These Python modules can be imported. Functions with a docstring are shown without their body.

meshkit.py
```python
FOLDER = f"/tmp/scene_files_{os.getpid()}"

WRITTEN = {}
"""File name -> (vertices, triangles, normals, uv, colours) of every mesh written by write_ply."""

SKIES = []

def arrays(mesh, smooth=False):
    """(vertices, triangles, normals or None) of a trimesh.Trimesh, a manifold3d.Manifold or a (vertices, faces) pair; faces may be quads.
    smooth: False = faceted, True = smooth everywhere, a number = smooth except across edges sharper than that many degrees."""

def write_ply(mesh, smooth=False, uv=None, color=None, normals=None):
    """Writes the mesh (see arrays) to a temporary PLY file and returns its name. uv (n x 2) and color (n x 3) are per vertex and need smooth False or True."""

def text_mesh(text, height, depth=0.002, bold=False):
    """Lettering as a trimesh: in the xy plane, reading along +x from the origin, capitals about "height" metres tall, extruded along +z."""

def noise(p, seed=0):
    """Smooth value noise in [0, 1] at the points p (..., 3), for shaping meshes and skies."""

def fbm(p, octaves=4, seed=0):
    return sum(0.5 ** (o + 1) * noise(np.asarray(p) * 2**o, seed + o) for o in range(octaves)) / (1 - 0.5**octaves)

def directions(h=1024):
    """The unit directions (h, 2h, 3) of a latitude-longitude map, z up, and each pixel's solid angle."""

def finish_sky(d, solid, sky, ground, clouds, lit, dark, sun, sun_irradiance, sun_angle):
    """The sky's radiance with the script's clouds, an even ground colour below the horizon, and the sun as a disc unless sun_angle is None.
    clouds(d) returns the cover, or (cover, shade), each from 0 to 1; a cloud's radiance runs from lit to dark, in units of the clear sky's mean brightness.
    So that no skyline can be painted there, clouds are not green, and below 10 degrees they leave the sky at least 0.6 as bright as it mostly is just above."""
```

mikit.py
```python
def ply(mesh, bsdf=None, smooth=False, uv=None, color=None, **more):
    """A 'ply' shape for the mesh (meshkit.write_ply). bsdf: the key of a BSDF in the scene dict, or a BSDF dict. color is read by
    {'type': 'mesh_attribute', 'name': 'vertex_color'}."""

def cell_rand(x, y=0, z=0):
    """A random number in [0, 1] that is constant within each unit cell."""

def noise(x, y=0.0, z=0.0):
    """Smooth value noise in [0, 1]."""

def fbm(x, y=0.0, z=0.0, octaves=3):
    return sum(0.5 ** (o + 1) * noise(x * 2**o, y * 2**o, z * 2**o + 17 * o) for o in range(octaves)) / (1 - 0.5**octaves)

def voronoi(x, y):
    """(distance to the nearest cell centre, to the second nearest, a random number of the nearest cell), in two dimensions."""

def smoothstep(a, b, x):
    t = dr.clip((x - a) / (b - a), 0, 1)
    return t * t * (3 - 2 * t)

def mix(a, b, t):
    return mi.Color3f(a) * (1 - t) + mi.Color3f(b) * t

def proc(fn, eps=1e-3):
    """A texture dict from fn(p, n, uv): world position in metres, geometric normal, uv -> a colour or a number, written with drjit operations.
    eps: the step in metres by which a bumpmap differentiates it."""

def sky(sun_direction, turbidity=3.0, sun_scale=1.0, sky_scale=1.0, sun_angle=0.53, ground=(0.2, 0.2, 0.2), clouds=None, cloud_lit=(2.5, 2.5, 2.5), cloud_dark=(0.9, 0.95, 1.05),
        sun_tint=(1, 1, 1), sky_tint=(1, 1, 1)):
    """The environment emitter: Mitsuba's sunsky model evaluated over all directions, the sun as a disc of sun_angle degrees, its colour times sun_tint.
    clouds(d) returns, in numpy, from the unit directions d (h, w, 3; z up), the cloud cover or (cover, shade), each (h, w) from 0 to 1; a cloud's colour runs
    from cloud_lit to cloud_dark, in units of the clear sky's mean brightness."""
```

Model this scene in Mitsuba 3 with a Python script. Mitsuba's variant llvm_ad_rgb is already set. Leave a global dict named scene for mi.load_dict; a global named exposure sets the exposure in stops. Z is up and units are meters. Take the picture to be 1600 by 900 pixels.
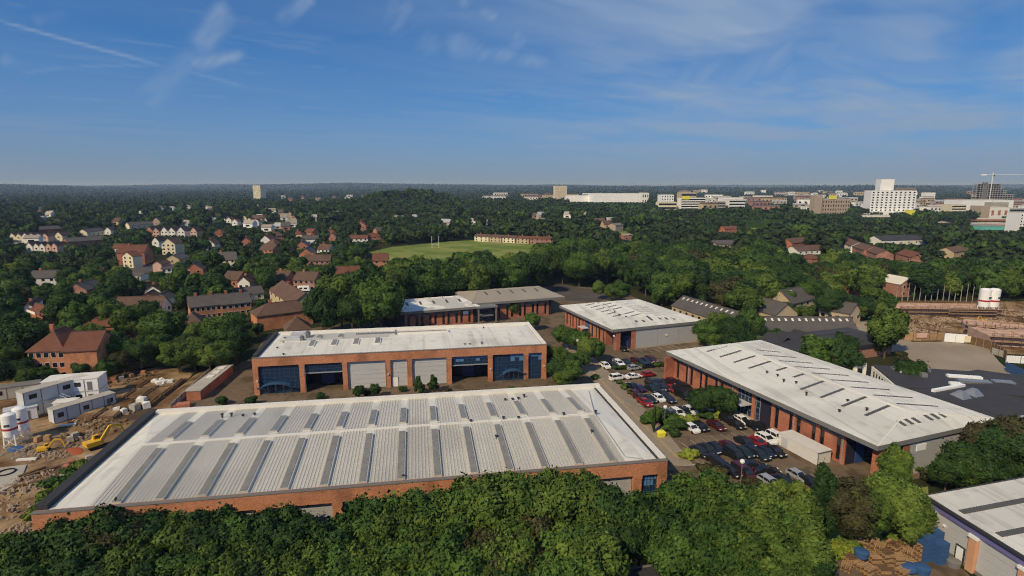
"""An industrial estate seen from 50 metres up: long warehouses, a car park, houses, woodland, a far town. Units: metres, z up."""
import math, random
import numpy as np, trimesh, shapely, drjit as dr, mitsuba as mi
import mikit, meshkit
from shapely.geometry import Polygon, LineString, Point
from mikit import proc, fbm, noise, voronoi, cell_rand, smoothstep, mix

T = mi.ScalarTransform4f
scene, labels = {}, {}
rng = np.random.default_rng(11)

# ------------------------------------------------------------------ camera, sky, exposure
EYE = (0.0, 0.0, 50.0)
PITCH = math.atan(161 / 888)
scene['haze_air'] = {'type': 'homogeneous', 'albedo': {'type': 'rgb', 'value': [.93, .95, .97]},
                     'sigma_t': {'type': 'rgb', 'value': [4.6e-5, 6.2e-5, 9.0e-5]}}
scene['camera'] = {'type': 'perspective', 'fov': 2 * math.degrees(math.atan(800 / 888)), 'fov_axis': 'x', 'near_clip': 1.0, 'far_clip': 60000.0,
                   'to_world': T().look_at(origin=list(EYE), target=[0, math.cos(PITCH), 50 - math.sin(PITCH)], up=[0, 0, 1]),
                   'medium': {'type': 'ref', 'id': 'haze_air'}}
SUN = (-.46, -.61, .62)
exposure = 1.25


def seg(az, el, a, b, w0, w1):
    """Soft strip of cloud between two bearings (degrees)."""
    (x0, y0), (x1, y1) = a, b
    dx, dy = x1 - x0, y1 - y0
    t = np.clip(((az - x0) * dx + (el - y0) * dy) / (dx * dx + dy * dy), 0, 1)
    d = np.hypot(az - x0 - t * dx, el - y0 - t * dy)
    w = w0 + (w1 - w0) * t
    return np.exp(-(d / w) ** 2) * np.clip(np.minimum(t * 6 + .15, (1 - t) * 4 + .1), 0, 1)


def clouds(d):
    az = np.degrees(np.arctan2(d[..., 0], d[..., 1]))
    el = np.degrees(np.arcsin(np.clip(d[..., 2], -1, 1)))
    # cirrus sheets at one height: noise on the plane overhead, drawn out along the wind
    k = 1 / np.maximum(d[..., 2], .04)
    px, py = d[..., 0] * k, d[..., 1] * k
    wx, wy = px * .8 + py * .6, -px * .6 + py * .8
    warp = meshkit.fbm(np.stack([px * .9, py * .9, px * 0 + 3], -1), 4, 5)
    veil = meshkit.fbm(np.stack([wx * .45 + warp * 1.3, wy * 1.1 + warp, px * 0 + 7], -1), 5, 9)
    fine = meshkit.fbm(np.stack([wx * 1.6 + warp * 3, wy * 7 + warp * 2, px * 0 + 1], -1), 5, 21)
    east = 1 / (1 + np.exp(-(az - 4) / 7.0)) * (np.abs(az) < 150)
    cover = np.clip((veil - .28) * 2.4, 0, 1) * (.10 + .92 * east) * (.6 + .7 * fine)
    cover = np.maximum(cover, np.clip((fine - .56) * 2.2, 0, 1) * .38)
    comb = meshkit.fbm(np.stack([(az + el) * .16, (az - el) * .62, az * 0 + 4], -1), 4, 31)
    tex = np.clip(.25 + 2.2 * (comb - .30), 0, 1.25)
    wob = (warp - .5) * 2.0
    a2, e2 = az + wob, el + wob * .6
    for a, b, w0, w1, s in [((-24.55,14.69), (-28.05,10.54), .9, .8, .62), ((-27.54,10.98), (-32.32,6.36), .7, 1.3, .34), ((-28.84,9.62), (-23.84,11.12), .8, .35, .6),
                            ((-17.99,16.07), (-21.34,13.65), .8, .6, .45), ((-40.49,8.81), (-39.07,8.77), .5, .2, .3), ((-11.82,16.77), (-6.08,12.00), 1.9, 1.5, .34),
                            ((-6.65,13.35), (4.88,11.20), 1.5, 1.0, .36), ((-5.97,17.02), (4.84,13.66), .9, .6, .44), ((-0.60,16.60), (2.43,12.61), 1.6, 1.2, .34), ((-38.75,11.41), (-35.97,12.79), .7, .3, .25),
                            ((3.67,10.65), (14.94,11.13), 1.2, .9, .3), ((12.24,6.49), (29.33,11.76), 3.0, 3.2, .36), ((15.06,8.66), (12.40,2.36), 3, 3, .25)]:
        cover = np.maximum(cover, seg(a2, e2, a, b, w0, w1) * s * tex * 1.35)
    for a, b, w0, w1, s in [((-40.83,11.57), (-30.00,9.52), .10, .15, .62), ((-30.43,9.72), (-23.29,8.25), .12, .22, .32), ((-39.52,8.05), (-36.41,8.90), .12, .16, .28), ((-36.61,8.88), (-29.06,9.75), .14, .1, .3)]:
        cover = np.maximum(cover, seg(az + wob * .06, el + wob * .06, a, b, w0, w1) * s)
    # the hazy layer that lies along the whole horizon
    low = np.clip(np.exp(-(np.maximum(el, 0) / 4.0) ** 1.4), 0, 1) * .90
    band = np.exp(-((el - 4.3 - 1.0 * (warp - .5)) / 1.1) ** 2) * np.clip(veil * 1.8 - .4, 0, 1) * .4 * (az < 0)
    hi = np.maximum(cover, band)
    mid = .12 * np.exp(-(np.maximum(el, 0) / 9.5) ** 1.7) * (.86 + .3 * (warp - .5))
    total = 1 - (1 - hi * (1 - .6 * low)) * (1 - low) * (1 - mid)
    shade = np.clip((low + .18 * mid) / np.maximum(total, 1e-6), 0, 1)
    return total, shade


scene['sky'] = mikit.sky(SUN, turbidity=2.2, sun_scale=1.0, sky_scale=1.0, ground=(.05, .06, .04), clouds=clouds,
                         cloud_lit=(1.65, 2.3, 3.35), cloud_dark=(1.52, 1.86, 2.35), sun_tint=(.985, 1.0, .92), sky_tint=(.39, .77, 1.20))


# ------------------------------------------------------------------ materials
def col(f):
    return proc(f)


def surf(key, color, rough=.8, spec=.25, amp=.18, s=.35, s2=3.0, bump=None, metallic=0.0, extra=None):
    """An even-coloured material with broad and fine uneven tone; extra(p, c) may add more."""
    base = mi.ScalarColor3f(*color)

    def f(p, n, uv):
        v = 1 + amp * ((fbm(p.x * s, p.y * s, p.z * s) - .5) * 1.6 + (fbm(p.x * s2, p.y * s2, p.z * s2, 2) - .5) * .8)
        c = mi.Color3f(base) * v
        return extra(p, c) if extra else c
    b = {'type': 'principled', 'base_color': proc(f), 'roughness': rough, 'specular': spec, 'metallic': metallic}
    scene[key] = {'type': 'twosided', 'bsdf': b}
    return key


def plain(key, color, rough=.5, spec=.4, metallic=0.0, coat=0.0):
    scene[key] = {'type': 'twosided', 'bsdf': {'type': 'principled', 'base_color': {'type': 'rgb', 'value': list(color)}, 'roughness': rough, 'specular': spec,
                                               'metallic': metallic, 'clearcoat': coat, 'clearcoat_gloss': .9}}
    return key


def brick_courses(p, c):
    z = p.z / .075
    h = p.x * 3.1 + p.y * 3.7
    tone = .8 + .4 * cell_rand(dr.floor(z), dr.floor(h * 1.2 + cell_rand(dr.floor(z)) * 3), 4)
    weather = smoothstep(.45, .75, fbm(p.x * .35, p.y * .35, p.z * .25)) * .34
    return c * tone * (1 - weather)


def streaks(p, c):
    u = p.x * .985 + p.y * .167
    w = p.y * .985 - p.x * .167
    st = smoothstep(.5, .8, fbm(u * .9, w * .06, 3.0))
    pa = smoothstep(.52, .7, fbm(u * .09, w * .09, 5.0))
    pit = smoothstep(.62, .8, fbm(u * .5 + 4, w * .5, 8.0))
    seam = smoothstep(.93, 1.0, dr.abs(2 * (u * .14 - dr.floor(u * .14)) - 1))
    return c * (1 - .17 * st - .14 * pa - .12 * pit - .09 * seam)


def faint(p, c):
    pa = smoothstep(.5, .75, fbm(p.x * .07, p.y * .07, 5.0))
    return c * (1 - .13 * pa) * (.96 + .08 * cell_rand((p.x * .985 + p.y * .167) * .5))


def patchy(p, c):
    a = smoothstep(.44, .56, fbm(p.x * .11 + 3, p.y * .11, 2.0, 4) + .14 * (noise(p.x * .6, p.y * .6) - .5))
    return mix(c * .66, c * 1.0, a)


def ground_fn(p, n, uv):
    big = fbm(p.x * .006, p.y * .006, 1.0, 4)
    a = fbm(p.x * .05, p.y * .05, 2.0, 3)
    f1, f2, k = voronoi(p.x * .0022 + big * .4, p.y * .0022)
    near = mix((.030, .038, .016), (.055, .052, .025), smoothstep(.4, .7, a))
    far = mix((.018, .030, .014), (.050, .062, .028), smoothstep(.62, .72, k) * smoothstep(.45, .6, big))
    r = dr.sqrt(p.x * p.x + p.y * p.y)
    return mix(near, far, smoothstep(1200, 2600, r))


scene['ground_mat'] = {'type': 'twosided', 'bsdf': {'type': 'diffuse', 'reflectance': proc(ground_fn)}}


def paving_fn(p, n, uv):
    a = fbm(p.x * .12, p.y * .12, 4.0, 4)
    b = fbm(p.x * 1.3, p.y * 1.3, 2.0, 2)
    stain = smoothstep(.56, .72, fbm(p.x * .3 + 9, p.y * .3, 1.0, 3))
    c = mix((.135, .100, .068), (.205, .155, .105), a)
    return c * (.82 + .36 * b) * (1 - .35 * stain)


scene['paving_mat'] = {'type': 'twosided', 'bsdf': {'type': 'diffuse', 'reflectance': proc(paving_fn)}}


def earth_fn(p, n, uv):
    a = fbm(p.x * .16, p.y * .16, 4.0, 5)
    b = fbm(p.x * 1.1 + a * 2, p.y * 1.1, 2.0, 3)
    u = p.x * .62 + p.y * .78
    w = -p.x * .78 + p.y * .62
    rut = smoothstep(.5, .75, fbm(u * .06, w * .9, 6.0, 3))
    c = mix((.16, .092, .045), (.36, .245, .14), smoothstep(.3, .7, a))
    return c * (.65 + .7 * b) * (1 - .35 * rut)


scene['earth_mat'] = {'type': 'twosided', 'bsdf': {'type': 'diffuse', 'reflectance': proc(earth_fn)}}


def grass_fn(p, n, uv):
    a = fbm(p.x * .05, p.y * .05, 4.0, 4)
    b = fbm(p.x * .8, p.y * .8, 2.0, 2)
    mow = .5 + .5 * dr.sin((p.x * .8 + p.y * .6) * .42)
    c = mix((.150, .210, .050), (.250, .275, .085), smoothstep(.35, .7, a))
    return c * (.85 + .3 * b) * (.94 + .1 * mow)


scene['grass_mat'] = {'type': 'twosided', 'bsdf': {'type': 'diffuse', 'reflectance': proc(grass_fn)}}

surf('lane_mat', (.27, .22, .165), amp=.22, s=.1)
surf('asphalt_mat', (.075, .066, .060), amp=.3, s=.15)
surf('white_line_mat', (.42, .39, .33), amp=.4, s=1.0)
surf('yellow_line_mat', (.45, .33, .14), amp=.35, s=1.0)
surf('kerb_mat', (.34, .31, .27))
surf('brick_orange', (.50, .215, .115), amp=.16, extra=brick_courses)
surf('brick_red', (.43, .165, .10), amp=.2, extra=brick_courses)
surf('brick_pink', (.40, .20, .15), amp=.2, extra=brick_courses)
surf('clad_grey', (.40, .40, .41), rough=.45, spec=.4, amp=.07, s=.2)
surf('clad_pale', (.50, .50, .51), rough=.45, spec=.4, amp=.07, s=.2)
surf('roof_sheet_mat', (.50, .48, .43), rough=.6, spec=.3, amp=.08, s=.12, extra=faint)
surf('roof_white_mat', (.70, .68, .61), rough=.6, spec=.25, amp=.06, s=.12, extra=streaks)
surf('roof_patchy_mat', (.72, .71, .66), rough=.7, spec=.2, amp=.08, extra=patchy)
surf('roof_tan_mat', (.31, .275, .225), rough=.7, spec=.2, amp=.1, s=.15)
surf('membrane_mat', (.66, .64, .60), rough=.6, spec=.2, amp=.07, s=.15)
surf('cap_white', (.72, .69, .62), rough=.6, amp=.06)
surf('felt_dark', (.045, .046, .05), rough=.8, amp=.2)
surf('fascia_grey', (.19, .185, .185), rough=.5, amp=.06)
surf('rooflight_mat', (.235, .225, .20), rough=.35, spec=.4, amp=.22, s=.6, s2=2.0)
surf('rooflight_pale', (.40, .385, .345), rough=.35, spec=.4, amp=.15, s=.6)
surf('slot_dark', (.10, .095, .085), rough=.5, amp=.2)
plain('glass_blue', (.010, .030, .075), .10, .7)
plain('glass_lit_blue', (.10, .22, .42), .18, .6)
plain('glass_dark', (.012, .014, .020), .12, .6)
plain('frame_blue', (.032, .08, .15), .4)
plain('frame_white', (.62, .61, .58), .5)
plain('frame_grey', (.30, .31, .33), .4)
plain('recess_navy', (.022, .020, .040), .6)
plain('door_blue', (.03, .07, .22), .4)
plain('fascia_purple', (.17, .155, .33), .45)
surf('pillar_peach', (.62, .33, .19), amp=.08)
surf('render_white', (.78, .76, .70), amp=.07)
surf('render_cream', (.74, .66, .46), amp=.08)
surf('render_pink', (.62, .40, .33), amp=.1)
surf('stone_tan', (.50, .395, .25), amp=.15)
surf('stone_grey_tan', (.42, .33, .25), amp=.15)
surf('tile_brown', (.125, .075, .055), rough=.8, amp=.28, s=.5)
surf('tile_red', (.16, .066, .042), rough=.8, amp=.28, s=.5)
surf('slate_grey', (.105, .093, .088), rough=.7, amp=.22, s=.5)
surf('slate_dark', (.048, .046, .05), rough=.65, amp=.25, s=.3)
surf('concrete', (.40, .365, .31), amp=.18)
surf('concrete_dark', (.18, .165, .15), amp=.2)
plain('steel_grey', (.35, .36, .38), .4, .5, .6)
plain('paint_white', (.86, .86, .84), .35)
plain('paint_yellow', (.72, .42, .025), .4)
plain('sign_yellow', (.78, .72, .05), .5)
plain('paint_teal', (.14, .50, .44), .5)
plain('paint_red', (.42, .03, .04), .4)
plain('tarp_blue', (.035, .095, .23), .7)
plain('tarp_orange', (.36, .09, .03), .7)
surf('bag_white', (.74, .71, .65), amp=.12, s=1.0)
surf('timber', (.40, .25, .13), amp=.3, s=1.2)
surf('trench_mat', (.085, .055, .033), amp=.4)
surf('concrete_pale', (.50, .505, .51), amp=.08)
surf('stone_pink', (.46, .32, .26), amp=.35, s=.5, s2=1.5)
surf('scaffold', (.10, .075, .065), amp=.2)
surf('timber_dark', (.16, .095, .05), amp=.3, s=1.2)
surf('stone_rubble', (.36, .27, .19), amp=.45, s=1.4)
plain('rubber', (.018, .018, .019), .8, .2)
plain('car_glass', (.012, .014, .018), .06, .8)
plain('lamp_lens', (.75, .75, .72), .15, .6)
plain('tail_lens', (.35, .02, .02), .2, .6)
for k, c in dict(black=(.010, .010, .012), white=(.76, .76, .75), silver=(.42, .43, .45), grey=(.14, .145, .15), navy=(.008, .011, .030), blue=(.018, .020, .085), red=(.27, .012, .018),
                 maroon=(.065, .008, .012), green=(.008, .018, .018)).items():
    plain('car_' + k, c, .28, .35, .35 if k in ('silver', 'grey', 'blue') else 0, 1.0)
surf('bark', (.11, .08, .055), amp=.3, s=2)


def leaf_mat(key, dark, light, fine=2.3, broad=.75, vary=.76):
    def f(p, n, uv):
        tree = fbm(p.x * .085 + 5, p.y * .085, .5, 3)
        clump = fbm(p.x * broad, p.y * broad, p.z * broad, 2)
        leaf = cell_rand(p.x * fine, p.y * fine, p.z * fine)
        t = smoothstep(.25, .75, .55 * tree + .45 * clump)
        return mix(dark, light, t) * (1 - vary / 2 + vary * leaf)
    scene[key] = {'type': 'twosided', 'bsdf': {'type': 'principled', 'base_color': proc(f), 'roughness': .7, 'specular': .2}}


leaf_mat('leaf_dark', (.015, .040, .009), (.046, .092, .018))
leaf_mat('leaf_olive', (.034, .068, .010), (.108, .158, .025))
leaf_mat('leaf_mid', (.025, .062, .010), (.082, .148, .024))
leaf_mat('leaf_light', (.062, .110, .016), (.150, .200, .034))
leaf_mat('leaf_lime', (.16, .21, .02), (.27, .32, .05))
leaf_mat('leaf_brown', (.036, .038, .014), (.078, .072, .026))
leaf_mat('leaf_far', (.016, .032, .010), (.048, .076, .021), .35, .18, .3)


# ------------------------------------------------------------------ building blocks
class Fr:
    """A local frame on the ground: x along yaw, y to its left, z up."""
    def __init__(s, o=(0, 0), yaw=0.0, z=0.0):
        s.o, s.yaw, s.z = (float(o[0]), float(o[1])), yaw, z
        c, n = math.cos(math.radians(yaw)), math.sin(math.radians(yaw))
        s.m = np.array([[c, -n, 0], [n, c, 0], [0, 0, 1.0]])

    def w(s, v):
        return np.asarray(v, float) @ s.m.T + np.array([*s.o, s.z])

    def mat(s):
        return T().translate([*s.o, s.z]).rotate([0, 0, 1], s.yaw)

    def sub(s, x, y, yaw=0, z=0):
        p = s.w([x, y, z])
        return Fr(p[:2], s.yaw + yaw, p[2])

    def poly(s, pts):
        return [tuple(s.w([x, y, 0])[:2]) for x, y in pts]


QUADS = np.array([[0, 3, 2, 1], [4, 5, 6, 7], [0, 1, 5, 4], [1, 2, 6, 5], [2, 3, 7, 6], [3, 0, 4, 7]])


class M:
    """Collects boxes, tubes and other closed solids into one mesh."""
    def __init__(s):
        s.v, s.f, s.n = [], [], 0

    def add(s, v, f):
        v, f = np.asarray(v, float), np.asarray(f, int)
        if f.shape[1] == 4:
            f = np.vstack([f[:, [0, 1, 2]], f[:, [0, 2, 3]]])
        s.v.append(v); s.f.append(f + s.n); s.n += len(v)
        return s

    def hexa(s, lo, hi):
        return s.add(np.vstack([lo, hi]), QUADS)

    def box(s, x0, x1, y0, y1, z0, z1):
        q = np.array([[x0, y0], [x1, y0], [x1, y1], [x0, y1]], float)
        return s.hexa(np.c_[q, np.full(4, z0)], np.c_[q, np.full(4, z1)])

    def slab(s, pts, th):
        """A flat or sloping polygon (any convex outline, counter-clockwise from above) given thickness th downwards."""
        a = np.asarray(pts, float); n = len(a); b = a - [0, 0, th]
        f = [[0, i, i + 1] for i in range(1, n - 1)] + [[n, n + i + 1, n + i] for i in range(1, n - 1)]
        for i in range(n):
            j = (i + 1) % n
            f += [[i, n + i, n + j], [i, n + j, j]]
        return s.add(np.vstack([a, b]), f)

    def prism(s, pts, z0, z1):
        return s.slab([(x, y, z1) for x, y in pts], z1 - z0)

    def tube(s, p, q, r, n=8, r2=None):
        p, q = np.asarray(p, float), np.asarray(q, float)
        z = (q - p) / max(np.linalg.norm(q - p), 1e-9)
        x = np.cross(z, [0, 0, 1] if abs(z[2]) < .9 else [1, 0, 0]); x /= np.linalg.norm(x)
        y = np.cross(z, x); t = np.arange(n) * 2 * np.pi / n
        ring = np.cos(t)[:, None] * x + np.sin(t)[:, None] * y
        r2 = r if r2 is None else r2
        v = np.vstack([p + ring * r, q + ring * r2, [p], [q]])
        f = []
        for i in range(n):
            j = (i + 1) % n
            f += [[i, j, n + j], [i, n + j, n + i], [2 * n, j, i], [2 * n + 1, n + i, n + j]]
        return s.add(v, f)

    def bar(s, p, q, w, h):
        """A square-section bar from p to q."""
        p, q = np.asarray(p, float), np.asarray(q, float)
        z = (q - p) / np.linalg.norm(q - p)
        x = np.cross([0, 0, 1], z) if abs(z[2]) < .9 else np.array([1.0, 0, 0]); x /= np.linalg.norm(x)
        y = np.cross(z, x)
        c = [-x * w / 2 - y * h / 2, x * w / 2 - y * h / 2, x * w / 2 + y * h / 2, -x * w / 2 + y * h / 2]
        return s.hexa([p + i for i in c], [q + i for i in c])

    def ball(s, c, r, sub=1, squash=(1, 1, 1)):
        b = trimesh.creation.icosphere(subdivisions=sub)
        return s.add(np.asarray(b.vertices) * r * np.asarray(squash) + np.asarray(c), b.faces)

    def done(s):
        return np.vstack(s.v), np.vstack(s.f)


USED = {}


def number(key):
    n = USED.get(key, -1) + 1
    USED[key] = n
    return key if n == 0 else f'{key}_{n:03d}'


def put(key, mesh, mat, fr=None, smooth=False):
    v, f = mesh.done() if isinstance(mesh, M) else mesh
    scene[key] = mikit.ply((fr.w(v) if fr else v, f), mat, smooth)
    return key


def part(holder, name, mesh, mat, fr=None, smooth=False, label=None, kind=None):
    key = put(number(f'{holder}__{name}'), mesh, mat, fr, smooth)
    if label or kind:
        labels[key] = {a: b for a, b in (('label', label), ('kind', kind)) if b}
    return key


def thing(name, label, cat, group=None):
    key = number(name)
    labels[key] = {'label': label, 'category': cat}
    if group:
        labels[key]['group'] = group
    return key


def nth(k):
    return f"{k}{'th' if 10 < k % 100 < 14 else {1: 'st', 2: 'nd', 3: 'rd'}.get(k % 10, 'th')}"


def single(name, label, cat, mesh, mat, fr=None, smooth=False, group=None, kind=None):
    key = thing(name, label, cat, group)
    if kind:
        labels[key]['kind'] = kind
    return put(key, mesh, mat, fr, smooth)


def copies(holder, name, proto, mats):
    """The same small mesh at several places: one entry per piece, one file."""
    for m in mats:
        scene[number(f'{holder}__{name}')] = {**proto, 'to_world': m}


BLOCK = []            # footprints that trees keep off
OPEN = []             # ground before a house that is kept to lawns, shrubs and low trees: (outline, distance of the house, height kept in view)


def block(pts, grow=2.0):
    BLOCK.append(Polygon(pts).buffer(grow))


def open_front(pts, zv):
    c = np.mean(pts, 0); D = float(np.hypot(*c)); d = -c / D
    reach = (17 - zv) / (50 - zv) * D
    OPEN.append((Polygon(pts).union(Polygon([np.array(q) + d * reach for q in pts])).convex_hull, D, zv))


def sheet(name, pts, z, mat, label=None, holes=()):
    """A flat piece of ground with an irregular outline."""
    poly = Polygon(pts, holes)
    v, f = trimesh.creation.triangulate_polygon(poly, engine='earcut')
    put(name, (np.c_[v, np.full(len(v), z)], f), mat)
    labels[name] = {'kind': 'structure', 'label': label or name.replace('_', ' ')}
    return poly


# ------------------------------------------------------------------ ground
def lie(x, y):
    """Height of the land: level round the estate, a wooded knoll, hills on the skyline."""
    x, y = np.asarray(x, float), np.asarray(y, float)
    r = np.hypot(x, y)
    h = 24 * np.exp(-(((x + 222) / 92) ** 2 + ((y - 1170) / 150) ** 2)) + 4 * np.exp(-(((x + 120) / 160) ** 2 + ((y - 1150) / 160) ** 2))
    s = np.clip((r - 2600) / 6500, 0, 1); s = s * s * (3 - 2 * s)
    n = meshkit.fbm(np.stack([x * .00038, y * .00038, x * 0 + 2], -1), 4, 4)
    h = h + s * (16 + 150 * (n - .5)) + np.clip((r - 9000) / 4500, 0, 1) * (12 + 90 * (n - .45))
    ang = np.degrees(np.arctan2(x, y))
    h = h + 26 * np.exp(-((ang + 41) / 5.5) ** 2) * np.clip((r - 4800) / 900, 0, 1) * np.clip((7800 - r) / 900, 0, 1)
    h = h + 20 * np.exp(-((ang - 31) / 7) ** 2) * np.clip((r - 4200) / 900, 0, 1) * np.clip((7000 - r) / 900, 0, 1)
    return h


def ground_mesh():
    rad = np.r_[0.01, 20, 60, np.geomspace(120, 14500, 120)]
    ang = np.radians(np.r_[np.arange(-56, 56.01, .7), np.arange(60, 300, 6)])
    r, a = np.meshgrid(rad, ang, indexing='ij')
    x, y = r * np.sin(a), r * np.cos(a)
    v = np.stack([x, y, lie(x, y)], -1).reshape(-1, 3)
    n = len(ang); i, j = np.meshgrid(np.arange(len(rad) - 1), np.arange(n), indexing='ij')
    j2 = (j + 1) % n
    f = np.stack([i * n + j, i * n + j2, (i + 1) * n + j2, (i + 1) * n + j], -1).reshape(-1, 4)[:, ::-1]
    return v, f


put('ground', ground_mesh(), 'ground_mat', smooth=True)
labels['ground'] = {'kind': 'structure', 'label': 'dark grassy ground running out to the low hills on the skyline'}


# ------------------------------------------------------------------ trees
def leaf_mesh(pts, nrm, size, rg, bend=.25):
    """One bent two-triangle leaf spray at each point, facing about along nrm; vertex normals follow nrm."""
    n = len(pts)
    fac = nrm + rg.normal(0, .75, (n, 3)); fac /= np.linalg.norm(fac, axis=1, keepdims=True)
    a = np.cross(fac, rg.normal(0, 1, (n, 3))); a /= np.linalg.norm(a, axis=1, keepdims=True) + 1e-9
    b = np.cross(fac, a)
    s = size * rg.uniform(.55, 1.35, (n, 1)); w = s * rg.uniform(.45, .8, (n, 1))
    v = np.stack([pts - a * s, pts - b * w - fac * s * bend, pts + a * s, pts + b * w - fac * s * bend], 1).reshape(-1, 3)
    k = np.arange(n)[:, None] * 4
    f = np.vstack([k + [0, 1, 2], k + [0, 2, 3]])
    vn = nrm * .75 + fac * .75 + rg.normal(0, .16, (n, 3)); vn /= np.linalg.norm(vn, axis=1, keepdims=True)
    return v, f, np.repeat(vn, 4, 0)


def crown(seed, n, size, rx, rz, zc, lobes, shape='round', core=1):
    """Foliage: uneven lobes over an ovoid, each covered in leaf sprays, with a dark dense middle."""
    rg = np.random.default_rng(seed)
    d = rg.normal(0, 1, (lobes, 3)); d[:, 2] = d[:, 2] * .9 + .15; d /= np.linalg.norm(d, axis=1, keepdims=True)
    q = rg.uniform(.45, .82, (lobes, 1)); c = d * q
    lr = rg.uniform(.17, .42, lobes) * (1.0 if lobes > 14 else 1.2)
    if shape == 'cone':
        c[:, 2] = rg.uniform(-.9, .85, lobes); t = (1 - c[:, 2]) / 2
        c[:, :2] *= (.25 + t * .95)[:, None]; lr *= .45 + t * .7
    if shape == 'column':
        c[:, 2] = rg.uniform(-.9, .9, lobes); c[:, :2] *= .6
    c = np.vstack([c, [[0, 0, 0]]]); lr = np.r_[lr, .55 if shape != 'cone' else .3]
    S = np.array([rx, rx, rz]) * np.array([rg.uniform(.92, 1.08), rg.uniform(.92, 1.08), 1])
    pick = rg.choice(len(c), n * 3, p=lr ** 2 / (lr ** 2).sum())
    u = rg.normal(0, 1, (n * 3, 3)); u[:, 2] += .35; u /= np.linalg.norm(u, axis=1, keepdims=True)
    p = c[pick] + u * (lr[pick] * rg.uniform(.72, 1.0, n * 3) + rg.exponential(.035, n * 3))[:, None]
    gap = np.linalg.norm(p[:, None] - c[None], axis=2) / lr[None]
    keep = np.flatnonzero((gap.min(1) > .78))[:n]
    p, u, pk = p[keep], u[keep], pick[keep]
    out = p / (np.linalg.norm(p, axis=1, keepdims=True) + 1e-6)
    nr = (.8 * u + .45 * out) / S * rx; nr /= np.linalg.norm(nr, axis=1, keepdims=True)
    v, f, vn = leaf_mesh(p * S + [0, 0, zc], nr, size, rg)
    ico = trimesh.creation.icosphere(subdivisions=core)
    iv = np.asarray(ico.vertices)
    V, F, N = [v], [f], [vn]; at = len(v)
    for cc, r in zip(c, lr):
        w = (cc + iv * r * .74 * (1 + .18 * (meshkit.noise(iv * 2.5 + cc * 9)[:, None] - .5))) * S + [0, 0, zc]
        V.append(w); F.append(np.asarray(ico.faces) + at); N.append(iv); at += len(w)
    return np.vstack(V), np.vstack(F), np.vstack(N)


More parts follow.
